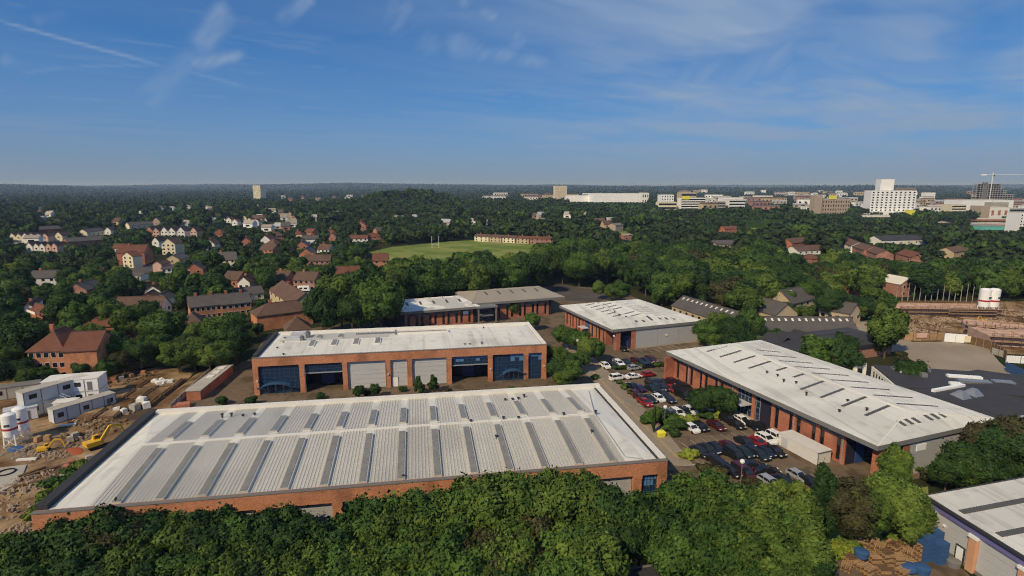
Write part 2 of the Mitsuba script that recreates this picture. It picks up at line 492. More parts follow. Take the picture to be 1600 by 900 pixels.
def trunk(seed, h, r, spread, top):
    """Tapered trunk with limbs."""
    rg = np.random.default_rng(seed)
    m = M(); m.tube((0, 0, -.3), (0, 0, h * .5), r, 7, r * .72); m.tube((0, 0, h * .5), (rg.normal(0, .2), rg.normal(0, .2), top), r * .72, 6, r * .2)
    for k in range(4):
        a = rg.uniform(0, 6.28); z = rg.uniform(.35, .6) * h
        m.tube((0, 0, z), (math.cos(a) * spread, math.sin(a) * spread, z + rg.uniform(.15, .3) * h), r * .4, 5, r * .12)
    return m.done()


def smooth_ply(v, f, n, mat):
    return {'type': 'ply', 'filename': meshkit.write_ply((v, f), normals=n), 'face_normals': False, 'bsdf': {'type': 'ref', 'id': mat}}


def species(key, seed, n, size, rx, h, mat, lobes=16, shape='round', base=.22, core=1, stem=True):
    zc, rz = h * (base + (1 - base) / 2), h * (1 - base) / 2
    g = {'type': 'shapegroup', 'crown': smooth_ply(*crown(seed, n, size, rx, rz, zc, lobes, shape, core), mat)}
    if stem:
        g['trunk'] = mikit.ply(trunk(seed + 1, h * .7, .022 * h, rx * .6, h * .75), 'bark')
    scene[key] = g


# one unit tall is 10 m; each kind is scaled per tree
for i, (mat, shape, lobes) in enumerate([('leaf_mid', 'round', 34), ('leaf_olive', 'round', 44), ('leaf_dark', 'round', 38), ('leaf_dark', 'cone', 34), ('leaf_light', 'round', 34), ('leaf_brown', 'round', 32)]):
    species(f'near_kind_{i}', 40 + i, 6500, .25, 4.0 if shape == 'round' else 2.8, 10, mat, lobes, shape)
species('near_kind_6', 66, 5000, .2, 1.5, 10, 'leaf_dark', 16, 'column', .04)
for i, (mat, shape, lobes) in enumerate([('leaf_mid', 'round', 26), ('leaf_olive', 'round', 32), ('leaf_dark', 'round', 28), ('leaf_dark', 'cone', 26), ('leaf_light', 'round', 26), ('leaf_brown', 'round', 24), ('leaf_dark', 'round', 22)]):
    species(f'middle_kind_{i}', 80 + i, 2400, .38, 4.4 if shape == 'round' else 2.7, 10, mat, lobes, shape, .14)
for i, (mat, shape, lobes) in enumerate([('leaf_far', 'round', 9), ('leaf_far', 'round', 12), ('leaf_dark', 'round', 10), ('leaf_mid', 'round', 10)]):
    species(f'far_kind_{i}', 120 + i, 190, .95, 4.8, 10, mat, lobes, shape, .05, core=0, stem=False)
species('shrub_kind_0', 140, 1300, .17, 1.3, 1.6, 'leaf_mid', 10, 'round', 0, stem=False)
species('shrub_kind_1', 141, 1300, .17, 1.3, 1.5, 'leaf_light', 10, 'round', 0, stem=False)
species('shrub_kind_2', 142, 1100, .17, 1.2, 1.3, 'leaf_brown', 9, 'round', 0, stem=False)
species('shrub_kind_3', 143, 1600, .17, 1.6, 1.5, 'leaf_lime', 10, 'round', 0, stem=False)
species('shrub_kind_4', 144, 1300, .17, 1.3, 1.7, 'leaf_dark', 10, 'round', 0, stem=False)


def clump_group(key, seed, count, width, hmin, hmax, leaves):
    """A patch of distant canopy made of separate crowns."""
    rg = np.random.default_rng(seed)
    V, F, N, at = [], [], [], 0
    for k in range(count):
        h = rg.uniform(hmin, hmax); r = rg.uniform(.36, .6) * h
        v, f, n = crown(seed * 50 + k, leaves, .11 * h, r, h * .52, h * .45, 5, 'round', 0)
        v = v + [rg.uniform(-.5, .5) * width, rg.uniform(-.5, .5) * width, -h * .1]
        V.append(v); F.append(f + at); N.append(n); at += len(v)
    scene[key] = {'type': 'shapegroup', 'crown': smooth_ply(np.vstack(V), np.vstack(F), np.vstack(N), 'leaf_far')}


for i in range(3):
    clump_group(f'patch_kind_{i}', 200 + i, 9, 66, 9, 17, 55)
    clump_group(f'horizon_kind_{i}', 210 + i, 16, 240, 11, 22, 22)


def grow(key, kind, x, y, h, wide=1.0, z=0.0):
    s = h / 10.0
    scene[key] = {'type': 'instance', 'group': {'type': 'ref', 'id': kind},
                  'to_world': T().translate([float(x), float(y), float(z)]).rotate([0, 0, 1], float(rng.uniform(0, 360))).scale([s * wide, s * wide, s])}
    return key


def bush(x, y, kind, s, label, group=None, flat=1.0):
    key = thing('shrub', label, 'shrub', group)
    scene[key] = {'type': 'instance', 'group': {'type': 'ref', 'id': f'shrub_kind_{kind}'},
                  'to_world': T().translate([float(x), float(y), 0]).rotate([0, 0, 1], float(rng.uniform(0, 360))).scale([s, s * float(rng.uniform(.85, 1.15)), s * flat])}


# ------------------------------------------------------------------ roads, yards, fields
yard = sheet('estate_paving', [(-76.96,111.94),(-77.89,121.59),(-81.03,145.87),(-76.50,160.16),(-83.59,189.46),(-48.17,208.28),(-15.17,219.09),(23.30,283.03),(50.50,272.28),(62.22,224.91),(67.09,189.46),(77.41,170.07),(79.15,133.80),(79.13,102.52),(84.09,99.35),(74.04,92.17),(56.52,86.28),(50.71,82.47),(40.57,87.28),(29.17,92.17),(24.46,80.68),(18.12,72.68),(-3.98,80.68),(-32.37,88.30)], .008, 'paving_mat',
             'tan paved yards and car park of the estate')
sheet('access_road', [(14.96,189.46),(23.10,189.46),(24.38,160.16),(28.84,131.61),(31.64,111.94),(32.99,95.40),(29.40,95.40),(26.67,111.30),(23.34,129.48),(18.66,151.28)], .014, 'lane_mat', 'access road past the end of the long warehouse')
sheet('back_yard_asphalt', [(13.34,277.56),(26.23,286.80),(46.68,257.56),(37.49,241.53),(23.58,244.30)], .016, 'asphalt_mat', 'dark asphalt yard behind the estate')
sheet('lane', [(130.05,208.28),(143.51,203.25),(129.42,178.12),(141.04,178.12),(149.81,173.64),(139.79,156.49),(130.71,138.39),(130.30,121.59),(103.75,97.34),(115.82,121.59),(121.73,138.39),(115.25,148.53),(116.26,160.16),(115.40,173.64),(111.75,181.22)], .010, 'lane_mat', 'pale lane curving past the building site gate')
sheet('playing_field', [(-107.92,427.69),(-98.49,463.71),(-57.42,509.12),(-18.04,533.65),(12.85,518.06),(23.10,454.16),(6.75,396.77),(-24.01,352.03),(-56.02,352.03),(-86.86,382.90)], .012, 'grass_mat', 'mown green playing field with rugby posts')
sheet('distant_meadow', [(292.19,707.49),(341.41,707.49),(285.92,602.39),(238.44,578.88)], .012, 'grass_mat', 'pale green meadow before the town')
sheet('distant_pitch', [(114.86,619.15),(178.23,675.41),(154.38,571.43),(96.79,536.88)], .012, 'grass_mat', 'green pitch among the trees')
sheet('left_building_site', [(-153.46,121.59),(-140.52,138.39),(-132.42,140.31),(-115.57,144.31),(-98.06,151.85),(-87.04,149.62),(-78.79,123.09),(-76.96,111.94),(-70.78,86.28),(-69.20,72.68),(-68.18,62.48),(-91.48,65.99)], .006, 'earth_mat', 'churned brown earth of the building site on the left')
sheet('right_building_site', [(161.96,236.17),(194.37,241.53),(235.83,244.30),(211.18,189.46),(168.76,160.16),(146.84,165.31),(145.19,178.12),(130.49,179.66),(136.72,196.58)], .006, 'earth_mat', 'bare earth of the building site on the right')
sheet('pallet_yard', [(43.14,68.79),(50.01,71.53),(56.86,72.39),(59.27,72.97),(59.61,66.49),(57.56,59.28),(53.56,54.54),(34.53,54.54)], .007, 'paving_mat', 'paved yard stacked with pallets')
sheet('tree_belt_grass', [(26.54,88.30),(39.73,85.30),(50.71,82.47),(70.13,88.30),(59.76,73.27),(42.99,68.53),(34.31,55.43),(5.72,55.43),(16.02,71.25)], .004, 'grass_mat', 'rough grass under the trees in front of the car park')
sheet('residential_street', [(-233.15,328.14),(-234.07,352.03),(-219.03,386.28),(-200.70,376.31),(-188.45,294.64),(-202.60,290.67)], .010, 'asphalt_mat', 'grey street among the houses on the left')
sheet('cul_de_sac', [(-98.59,265.54),(-87.29,272.28),(-79.31,256.02),(-81.03,238.82),(-89.84,244.30)], .010, 'asphalt_mat', 'short dark street between brown roofed houses')
for name, pts in [('playing_field', [(-107.92,427.69),(-98.49,463.71),(-57.42,509.12),(-18.04,533.65),(12.85,518.06),(23.10,454.16),(6.75,396.77),(-24.01,352.03),(-56.02,352.03),(-86.86,382.90)]),
                  ('distant_meadow', [(292.19,707.49),(341.41,707.49),(258.36,543.46),(210.27,518.06)]), ('distant_pitch', [(114.86,619.15),(178.23,675.41),(154.38,571.43),(93.45,518.06)]),
                  ('left_site', [(-153.46,121.59),(-140.52,138.39),(-132.42,140.31),(-115.57,144.31),(-98.06,151.85),(-87.04,149.62),(-78.79,123.09),(-76.96,111.94),(-70.78,86.28),(-69.20,72.68),(-68.18,62.48)]),
                  ('right_site', [(161.96,236.17),(194.37,241.53),(235.83,244.30),(211.18,189.46),(168.76,160.16),(146.84,165.31),(145.19,178.12),(130.49,179.66),(136.72,196.58)]),
                  ('lane', [(130.05,208.28),(143.51,203.25),(129.42,178.12),(141.04,178.12),(149.81,173.64),(139.79,156.49),(130.71,138.39),(130.30,121.59),(103.75,97.34),(115.82,121.59),(121.73,138.39),(115.25,148.53),(116.26,160.16),(115.40,173.64),(111.75,181.22)]),
                  ('street', [(-233.15,328.14),(-234.07,352.03),(-219.03,386.28),(-200.70,376.31),(-188.45,294.64),(-202.60,290.67)]), ('close', [(-98.59,265.54),(-87.29,272.28),(-79.31,256.02),(-81.03,238.82),(-89.84,244.30)]),
                  ('back', [(13.34,277.56),(26.23,286.80),(46.68,257.56),(37.49,241.53),(23.58,244.30)])]:
    block(pts, 3.0)
block(list(yard.exterior.coords), 2.0)


def line_mark(name, pts, w, mat, z=.022):
    """Painted line on the ground."""
    poly = LineString(pts).buffer(w / 2, cap_style=2, join_style=2)
    v, f = trimesh.creation.triangulate_polygon(poly, engine='earcut')
    return part('estate_paving', name, (np.c_[v, np.full(len(v), z)], f), mat)


edge = [(21.85,147.45),(24.71,130.33),(27.47,114.88),(30.75,98.08)]
line_mark('yellow_line', edge, .16, 'yellow_line_mat'); line_mark('yellow_line', [(x + .38, y + .12) for x, y in edge], .16, 'yellow_line_mat')
line_mark('kerb_line', [(29.61,100.91),(36.42,101.97)], .15, 'white_line_mat'); line_mark('kerb_line', [(30.79,95.40),(35.59,96.60)], .15, 'white_line_mat')
line_mark('kerb_line', [(23.48,142.29),(25.83,143.29)], .2, 'white_line_mat'); line_mark('kerb_line', [(27.86,110.67),(33.88,113.23)], .12, 'white_line_mat')
bay = Fr((35.34,163.34), 20.5)
for k in range(9):
    line_mark('parking_line', bay.poly([(k * 2.6, 0), (k * 2.6, 5)]), .12, 'white_line_mat')
for o, n in (((36.20,111.94), 9), ((34.73,100.91), 13), ((35.32,93.76), 11), ((27.25,123.86), 12)):
    bay = Fr(o, 20.5)
    for k in range(n):
        line_mark('parking_line', bay.poly([(k * 2.5, -.4), (k * 2.5, 4.6)]), .11, 'white_line_mat')


# ------------------------------------------------------------------ the two brick units on the left
def corrugated(u0, u1, a, b, pitch=.5, rib=.07):
    """Ribbed sheet between u0 and u1, its ribs running from a = (v, z) to b."""
    n = max(1, round((u1 - u0) / pitch)); p = (u1 - u0) / n
    us, hs = [], []
    for k in range(n):
        for t, h in ((0, 0), (.56, 0), (.66, rib), (.9, rib)):
            us.append(u0 + (k + t) * p); hs.append(h)
    us.append(u1); hs.append(0)
    us, hs = np.array(us), np.array(hs); m = len(us)
    v = np.vstack([np.c_[us, np.full(m, a[0]), a[1] + hs], np.c_[us, np.full(m, b[0]), b[1] + hs]])
    i = np.arange(m - 1)
    return v, np.vstack([np.c_[i, i + 1, m + i + 1], np.c_[i, m + i + 1, m + i]])


def rooflight(holder, fr, u0, u1, a, b, panels, mat, up=.34, frame='roof_sheet_mat'):
    """A raised strip of roof glazing: kerb with separate panels, between a = (v, z) and b."""
    rl = part(holder, 'rooflight', M().hexa([(u0, a[0], a[1] - .1), (u1, a[0], a[1] - .1), (u1, b[0], b[1] - .1), (u0, b[0], b[1] - .1)],
                                            [(u0, a[0], a[1] + up), (u1, a[0], a[1] + up), (u1, b[0], b[1] + up), (u0, b[0], b[1] + up)]), frame, fr)
    w = (u1 - u0) * .13
    for k in range(panels):
        t0, t1 = (k + .03) / panels, (k + .97) / panels
        v0, z0, v1, z1 = a[0] + (b[0] - a[0]) * t0, a[1] + (b[1] - a[1]) * t0, a[0] + (b[0] - a[0]) * t1, a[1] + (b[1] - a[1]) * t1
        part(rl, 'panel', M().hexa([(u0 + w, v0, z0 + up), (u1 - w, v0, z0 + up), (u1 - w, v1, z1 + up), (u0 + w, v1, z1 + up)],
                                   [(u0 + w, v0, z0 + up + .06), (u1 - w, v0, z0 + up + .06), (u1 - w, v1, z1 + up + .06), (u0 + w, v1, z1 + up + .06)]), mat, fr)
    return rl


def glazed_bay(holder, fr, u0, u1, z0, z1, v, nx, nz, lit=(), arch=None, frame='frame_blue'):
    """Curtain glazing: mullion grid with a pane in each opening, set at depth v and facing -y."""
    g = M(); du, dz, t = (u1 - u0) / nx, (z1 - z0) / nz, .07
    for i in range(nx + 1):
        g.box(u0 + i * du - t / 2, u0 + i * du + t / 2, v - .10, v + .05, z0, z1)
    for j in range(nz + 1):
        g.box(u0, u1, v - .08, v + .04, z0 + j * dz - t / 2, z0 + j * dz + t / 2)
    if arch:
        c, r, h = arch
        a = np.linspace(0, math.pi, 15)
        for p, q in zip(a[:-1], a[1:]):
            g.bar((c + r * math.cos(p), v - .9, z0 + h * (.55 + .45 * math.sin(p))), (c + r * math.cos(q), v - .9, z0 + h * (.55 + .45 * math.sin(q))), 1.8, .14)
        for k in (-1, -.5, 0, .5, 1):
            g.box(c + k * r - .06, c + k * r + .06, v - 1.75, v - 1.6, z0, z0 + h * (.55 + .45 * math.sqrt(max(0, 1 - k * k))))
    key = part(holder, 'glazed_bay', g, frame, fr)
    for i in range(nx):
        for j in range(nz):
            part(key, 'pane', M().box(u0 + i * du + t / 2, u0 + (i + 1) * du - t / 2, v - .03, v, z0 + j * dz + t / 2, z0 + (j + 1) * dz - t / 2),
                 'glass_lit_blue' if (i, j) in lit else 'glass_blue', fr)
    return key


def panel_bay(holder, fr, u0, u1, z0, z1, v, rows, mat):
    """Cladding panels in courses with open joints."""
    h = (z1 - z0) / rows
    for k in range(rows):
        part(holder, 'cladding_panel', M().box(u0 + .03, u1 - .03, v - .1, v, z0 + k * h + .02, z0 + (k + 1) * h - .02), mat, fr)


def column(holder, fr, u, v, w, d, z, mat='brick_orange'):
    c = M(); c.box(u - w / 2, u + w / 2, v, v + d, 0, z - .55); c.box(u - w / 2 - .06, u + w / 2 + .06, v - .06, v + d, z - .55, z); c.box(u - w / 2 - .05, u + w / 2 + .05, v - .05, v + d, 0, .5)
    part(holder, 'column', c, mat, fr)


def vents(holder, fr, spots, mat='felt_dark'):
    for u, v, z, h in spots:
        part(holder, 'vent', M().tube((u, v, z - .3), (u, v, z + h), .16, 7).tube((u, v, z + h), (u, v, z + h + .12), .3, 7), mat, fr)


# the long warehouse in front
wf = Fr((-60.44,65.17), 9.6)
WL, WD, WZ = 85.0, 33.0, 9.35
wh = thing('long_warehouse', 'long brick warehouse in front with grey ribbed roof and rows of roof light strips', 'warehouse')
part(wh, 'wall', M().box(.5, WL - .5, 1.0, WD - .5, 0, 8.9), 'clad_grey', wf)
part(wh, 'brick_band', M().box(0, WL, 0, .9, 7.2, WZ - .1).box(WL - .6, WL, .9, WD, 7.2, WZ - .1).box(0, WL - .6, WD - .6, WD, 7.2, WZ - .1).box(0, .6, .9, WD - .6, 7.2, WZ - .1), 'brick_orange', wf)
part(wh, 'coping', M().box(-.06, WL + .06, -.08, .62, WZ - .1, WZ), 'concrete_dark', wf)
wcols = [.75, 16.6, 27.0, 37.0, 48.1, 58.5, 69.0, 80.4, WL - .65]
for u in wcols:
    column(wh, wf, u, .06, 1.3, .95, 7.2)
for a, b in zip(wcols[:-2], wcols[1:-1]):
    panel_bay(wh, wf, a + .7, b - .7, .1, 7.15, .8, 5, 'clad_grey')
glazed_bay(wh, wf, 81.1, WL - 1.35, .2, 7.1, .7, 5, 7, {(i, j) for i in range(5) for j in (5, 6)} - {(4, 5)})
for v0, v1 in ((1.2, 11), (11.8, 21.5), (22.3, 32)):
    part(wh, 'side_panel', M().box(WL - .48, WL - .3, v0, v1, .1, 7.1), 'clad_grey', wf)
for v in (.95, 11.4, 21.9, 32.4):
    part(wh, 'side_pier', M().box(WL - .6, WL - .05, v - .55, v + .55, 0, 7.2), 'brick_orange', wf)
VR, ZE, ZR, UA, UB = 16.3, 9.16, 10.4, 6.1, 78.7
part(wh, 'left_parapet', M().box(0, 1.35, .95, WD, WZ - .4, WZ + .55), 'felt_dark', wf, label='dark felted parapet along the left end')
part(wh, 'back_parapet', M().box(1.35, WL, WD - 1.0, WD + .05, WZ - .4, WZ + .45), 'cap_white', wf, label='pale capped parapet along the back')
part(wh, 'right_parapet', M().box(WL - .85, WL + .05, .63, WD - 1.0, WZ - .3, WZ + .12), 'cap_white', wf)
part(wh, 'gutter', M().box(WL - 1.35, WL - .85, .9, WD - 1.0, WZ - .5, ZE - .03), 'felt_dark', wf)
for s, (ua, ub) in ((1, (1.35, UA)), (-1, (WL - 1.35, UB))):
    me = M()
    me.slab([(ua, .6, ZE), (ub, .6, ZE), (ub, VR, ZR - .02)][::s], .15)
    me.slab([(ua, .6, ZE), (ub, VR, ZR - .02), (ua, VR, ZE)][::s], .15)
    me.slab([(ua, VR, ZE), (ub, VR, ZR - .02), (ua, WD - 1, ZE)][::s], .15)
    me.slab([(ub, VR, ZR - .02), (ub, WD - 1, ZE), (ua, WD - 1, ZE)][::s], .15)
    part(wh, 'end_slope', me, 'roof_white_mat', wf)
strips = [9.25 + 5.19 * k for k in range(14)]
edges = [UA] + [x for s in strips for x in (s - .62, s + .62)] + [UB]
for k in range(0, len(edges), 2):
    part(wh, 'front_roof_sheet', corrugated(edges[k], edges[k + 1], (.6, ZE), (VR, ZR)), 'roof_sheet_mat', wf)
    part(wh, 'back_roof_sheet', corrugated(edges[k], edges[k + 1], (VR, ZR), (WD - 1, ZE)), 'roof_sheet_mat', wf)
zf = lambda v: ZE + (ZR - ZE) * (v - .6) / (VR - .6)
zb = lambda v: ZR - (ZR - ZE) * (v - VR) / (WD - 1 - VR)
for s in strips:
    rooflight(wh, wf, s - .62, s + .62, (.9, zf(.9)), (14.3, zf(14.3)), 7, 'rooflight_mat')
    rooflight(wh, wf, s - .62, s + .62, (17.9, zb(17.9)), (25.6, zb(25.6)), 4, 'rooflight_mat')
    part(wh, 'flashing', M().hexa([(s - .7, .6, ZE - .1), (s + .7, .6, ZE - .1), (s + .7, VR, ZR - .1), (s - .7, VR, ZR - .1)], [(s - .7, .6, ZE + .03), (s + .7, .6, ZE + .03), (s + .7, VR, ZR + .03), (s - .7, VR, ZR + .03)])
         .hexa([(s - .7, VR, ZR - .1), (s + .7, VR, ZR - .1), (s + .7, WD - 1, ZE - .1), (s - .7, WD - 1, ZE - .1)], [(s - .7, VR, ZR + .03), (s + .7, VR, ZR + .03), (s + .7, WD - 1, ZE + .03), (s - .7, WD - 1, ZE + .03)]), 'roof_white_mat', wf)
part(wh, 'ridge_cap', M().box(UA - .2, UB + .2, VR - .28, VR + .28, ZR - .05, ZR + .15), 'cap_white', wf)
part(wh, 'safety_line', M().tube((UB, VR, ZR + .3), (UB + .3, 2, ZE + .35), .05, 5).tube((UB + .3, 2, ZE + .35), (WL - 3.5, .9, ZE + .3), .05, 5).tube((UB, VR, ZR + .3), (WL - 3, WD - 3, ZE + .3), .05, 5), 'steel_grey', wf)
vents(wh, wf, [(62.6, VR, ZR, .5), (73.2, VR, ZR, .5), (79, VR, ZR, .5), (60.5, 10.2, zf(10.2), .55), (76.2, 9.6, zf(9.6), .55), (68.5, 28.5, zb(28.5), .5), (66, 27.2, zb(27.2), .3), (64.6, 27.2, zb(27.2), .3), (67.2, 27.5, zb(27.5), .3),
                (14.1, 27.5, zb(27.5), .7), (15.5, 27.9, zb(27.9), .6), (17.5, 27.6, zb(27.6), .3), (19.4, 27.9, zb(27.9), .3), (57, VR, ZR, .35), (65.2, VR, ZR, .35), (46, 1.5, zf(1.5), .3)])
block(wf.poly([(0, -1), (WL, -1), (WL, WD), (0, WD)]), 1.5)

# the shorter unit behind it
af = Fr((-62.1, 130.3), 9.6)
AL, AD, AZT = 72.1, 23.6, 9.35
un = thing('brick_unit', 'brick unit with white roof, dark blue glazed bays and pale grey panels', 'industrial unit')
part(un, 'wall', M().box(.5, 11.5, 1.1, AD - .4, 0, 8.8).box(11.5, 21.0, 6.4, AD - .4, 0, 8.8).box(21.0, 47.2, 1.1, AD - .4, 0, 8.8).box(47.2, 57.2, 6.4, AD - .4, 0, 8.8).box(57.2, AL - .4, 1.1, AD - .4, 0, 8.8), 'clad_grey', af)
part(un, 'brick_band', M().box(0, AL, 0, .9, 7.2, AZT - .1).box(AL - .6, AL, .9, AD, 7.2, AZT - .1).box(0, .6, .9, AD, 7.2, AZT - .1).box(.6, AL - .6, AD - .6, AD, 7.2, AZT - .1), 'brick_orange', af)
part(un, 'coping', M().box(-.06, AL + .06, -.08, .62, AZT - .1, AZT), 'concrete_dark', af)
acols = [.6, 11.2, 21.3, 31.7, 37.0, 46.9, 57.4, 66.7, 71.5]
for u in acols:
    column(un, af, u, .06, 1.15, .95, 7.2)
part(un, 'side_wall', M().box(AL - .4, AL - .06, 1.1, AD, 0, 7.2).box(.06, .5, 1.1, AD, 0, 7.2), 'brick_orange', af)
glazed_bay(un, af, 1.25, 10.6, .1, 7.1, .75, 8, 7, arch=(5.2, 3.6, 2.8))
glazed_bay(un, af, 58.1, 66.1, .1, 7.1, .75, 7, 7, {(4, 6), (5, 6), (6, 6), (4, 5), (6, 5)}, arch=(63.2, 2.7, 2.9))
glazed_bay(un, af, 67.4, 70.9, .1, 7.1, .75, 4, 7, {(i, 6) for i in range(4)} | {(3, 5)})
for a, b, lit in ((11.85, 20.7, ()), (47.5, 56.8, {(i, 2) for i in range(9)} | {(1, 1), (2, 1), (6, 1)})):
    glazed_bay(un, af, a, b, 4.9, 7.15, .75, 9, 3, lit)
    part(un, 'beam', M().box(a - .1, b + .1, .55, .85, 4.6, 4.85), 'frame_grey', af)
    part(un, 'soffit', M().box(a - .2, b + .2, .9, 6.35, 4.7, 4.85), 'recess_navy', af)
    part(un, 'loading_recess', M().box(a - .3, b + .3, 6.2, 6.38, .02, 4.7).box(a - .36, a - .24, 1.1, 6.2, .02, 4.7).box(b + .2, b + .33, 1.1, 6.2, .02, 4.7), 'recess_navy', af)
    part(un, 'loading_door', M().box((a + b) / 2 - 1.6, (a + b) / 2 + 1.6, 6.1, 6.19, .05, 3.8), 'door_blue', af)
for a, b in ((21.9, 31.1), (32.3, 36.4), (37.6, 46.3)):
    panel_bay(un, af, a, b, .1, 7.15, .8, 6, 'clad_pale')
part(un, 'door', M().box(32.5, 34.0, .60, .69, .06, 2.5), 'paint_white', af, label='small white door in the narrow grey bay')
part(un, 'door_frame', M().box(32.36, 32.5, .58, .69, .06, 2.62).box(34.0, 34.14, .58, .69, .06, 2.62).box(32.5, 34.0, .58, .69, 2.5, 2.62), 'frame_grey', af)
for u in (11.95, 31.1, 46.2, 66.0):
    part(un, 'downpipe', M().box(u - .06, u + .06, -.02, .1, .1, 7.15), 'fascia_grey', af)
for u in (.9, 31.7, 57.4, 71.5):
    part(un, 'wall_lamp', M().box(u - .18, u + .18, -.25, .0, 3.4, 3.75), 'frame_white', af)
AR, AE, AT = 12.3, 9.1, 9.75
part(un, 'roof', M().slab([(1.0, .6, AE), (AL - 1, .6, AE), (AL - 6, AR, AT), (6, AR, AT)], .15).slab([(6, AR, AT), (AL - 6, AR, AT), (AL - 1, AD - .9, AE), (1.0, AD - .9, AE)], .15)
     .slab([(1.0, .6, AE), (6, AR, AT), (1.0, AD - .9, AE)], .15).slab([(AL - 1, .6, AE), (AL - 1, AD - .9, AE), (AL - 6, AR, AT)], .15), 'roof_white_mat', af)
part(un, 'back_slope_sheet', corrugated(10.5, 31.5, (AR + .1, AT + .01), (AD - 2.6, AE + .16), .5, .05), 'roof_sheet_mat', af)
part(un, 'left_parapet', M().box(0, .95, .95, AD, AZT - .4, AZT + .5), 'felt_dark', af, label='dark felted parapet along the left end')
part(un, 'back_parapet', M().box(.95, AL, AD - .9, AD + .05, AZT - .4, AZT + .35), 'cap_white', af)
part(un, 'right_parapet', M().box(AL - .8, AL + .05, .63, AD - .9, AZT - .3, AZT + .15), 'cap_white', af)
part(un, 'ridge_cap', M().box(6, AL - 6, AR - .15, AR + .15, AT - .03, AT + .07), 'cap_white', af)
za = lambda v: AE + (AT - AE) * ((v - .6) / (AR - .6) if v < AR else (AD - .9 - v) / (AD - .9 - AR))
for u in (12.3, 17.8, 23.3, 28.8):
    rooflight(un, af, u - .8, u + .8, (7.2, za(7.2)), (11.6, za(11.6)), 2, 'rooflight_mat', .3, 'cap_white')
for u in (13, 18.5):
    rooflight(un, af, u - .7, u + .7, (14.4, za(14.4)), (18.4, za(18.4)), 2, 'rooflight_mat', .3)
part(un, 'valley_louvre', M().box(22.5, 33.0, 17.6, 18.6, za(18) - .1, za(18) + .3).box(33.0, 33.4, 15.6, 18.8, za(17) - .1, za(17) + .75), 'fascia_grey', af)
part(un, 'walkway', M().box(33.6, 47.4, 15.9, 16.15, za(16), za(16) + .5).box(33.6, 47.4, 18.2, 18.45, za(18), za(18) + .55).box(47.4, 47.65, 15.9, 18.45, za(17), za(17) + .6), 'cap_white', af)
part(un, 'walkway_floor', M().box(33.6, 47.4, 16.15, 18.2, za(17), za(17) + .25), 'fascia_grey', af)
for u, v, s in ((7.6, 13.6, 1.0), (8.2, 17.4, 1.15)):
    ac = part(un, 'air_plant', M().box(u - 2.2 * s, u + 1.2 * s, v - 1.1 * s, v + 1.1 * s, 9.3, 9.3 + 1.3 * s), 'clad_pale', af)
    part(ac, 'hood', M().tube((u + 1.25 * s, v - 1.0 * s, 9.3 + .75 * s), (u + 1.25 * s, v + 1.0 * s, 9.3 + .75 * s), .72 * s, 10), 'fascia_grey', af)
    part(ac, 'duct', M().box(u - 4.1 * s, u - 2.2 * s, v - .35, v + .35, 9.3, 9.9), 'clad_pale', af)
vents(un, af, [(4.2, 7.5, 9.3, .35), (4.6, 12.5, 9.3, .35), (4.0, 17, 9.3, .35), (6.8, 2.2, 9.15, .3), (55.6, 3.4, 9.2, .5), (58.0, 19.6, 9.25, .35), (52.5, 3.6, 9.2, .2), (51.2, 3.7, 9.2, .2)])
block(af.poly([(0, -4), (AL, -4), (AL, AD), (0, AD)]), 1.5)


# ------------------------------------------------------------------ the pavilion-roofed units
def hip(holder, fr, u0, u1, v0, v1, ze, zr, axis, run, mat, th=.14, fascia='fascia_grey', fh=.9):
    """Shallow hipped roof with a deep flat fascia. axis: 'v' or 'u', the way the ridge runs; run: how far it stops short of each end."""
    um, vm = (u0 + u1) / 2, (v0 + v1) / 2
    a, b = ((um, v0 + run, zr), (um, v1 - run, zr)) if axis == 'v' else ((u0 + run, vm, zr), (u1 - run, vm, zr))
    c = [(u0, v0, ze), (u1, v0, ze), (u1, v1, ze), (u0, v1, ze)]
    m = M()
    if axis == 'v':
        m.slab([c[0], c[1], a], th).slab([c[1], c[2], b, a], th).slab([c[2], c[3], b], th).slab([c[3], c[0], a, b], th)
    else:
        m.slab([c[0], c[1], b, a], th).slab([c[1], c[2], b], th).slab([c[2], c[3], a, b], th).slab([c[3], c[0], a], th)
    r = part(holder, 'roof', m, mat, fr)
    f = .003
    part(holder, 'fascia', M().box(u0 - f, u1 + f, v0 - f, v0 + .25, ze - fh, ze - .05).box(u0 - f, u1 + f, v1 - .25, v1 + f, ze - fh, ze - .05).box(u0 - f, u0 + .25, v0 + .25, v1 - .25, ze - fh, ze - .05)
         .box(u1 - .25, u1 + f, v0 + .25, v1 - .25, ze - fh, ze - .05).box(u0 + .25, u1 - .25, v0 + .25, v1 - .25, ze - fh + .1, ze - fh + .2), fascia, fr)
    part(r, 'ridge_cap', M().bar((a[0], a[1], a[2] + .04), (b[0], b[1], b[2] + .04), .35, .14).bar((c[0][0], c[0][1], ze + .03), (a[0], a[1], a[2] + .03), .25, .1)
         .bar((c[1][0], c[1][1], ze + .03), ((a if axis == 'v' else b)[0], (a if axis == 'v' else b)[1], zr + .03), .25, .1), mat if mat in ('roof_tan_mat', 'slate_dark') else 'cap_white', fr)
    return r


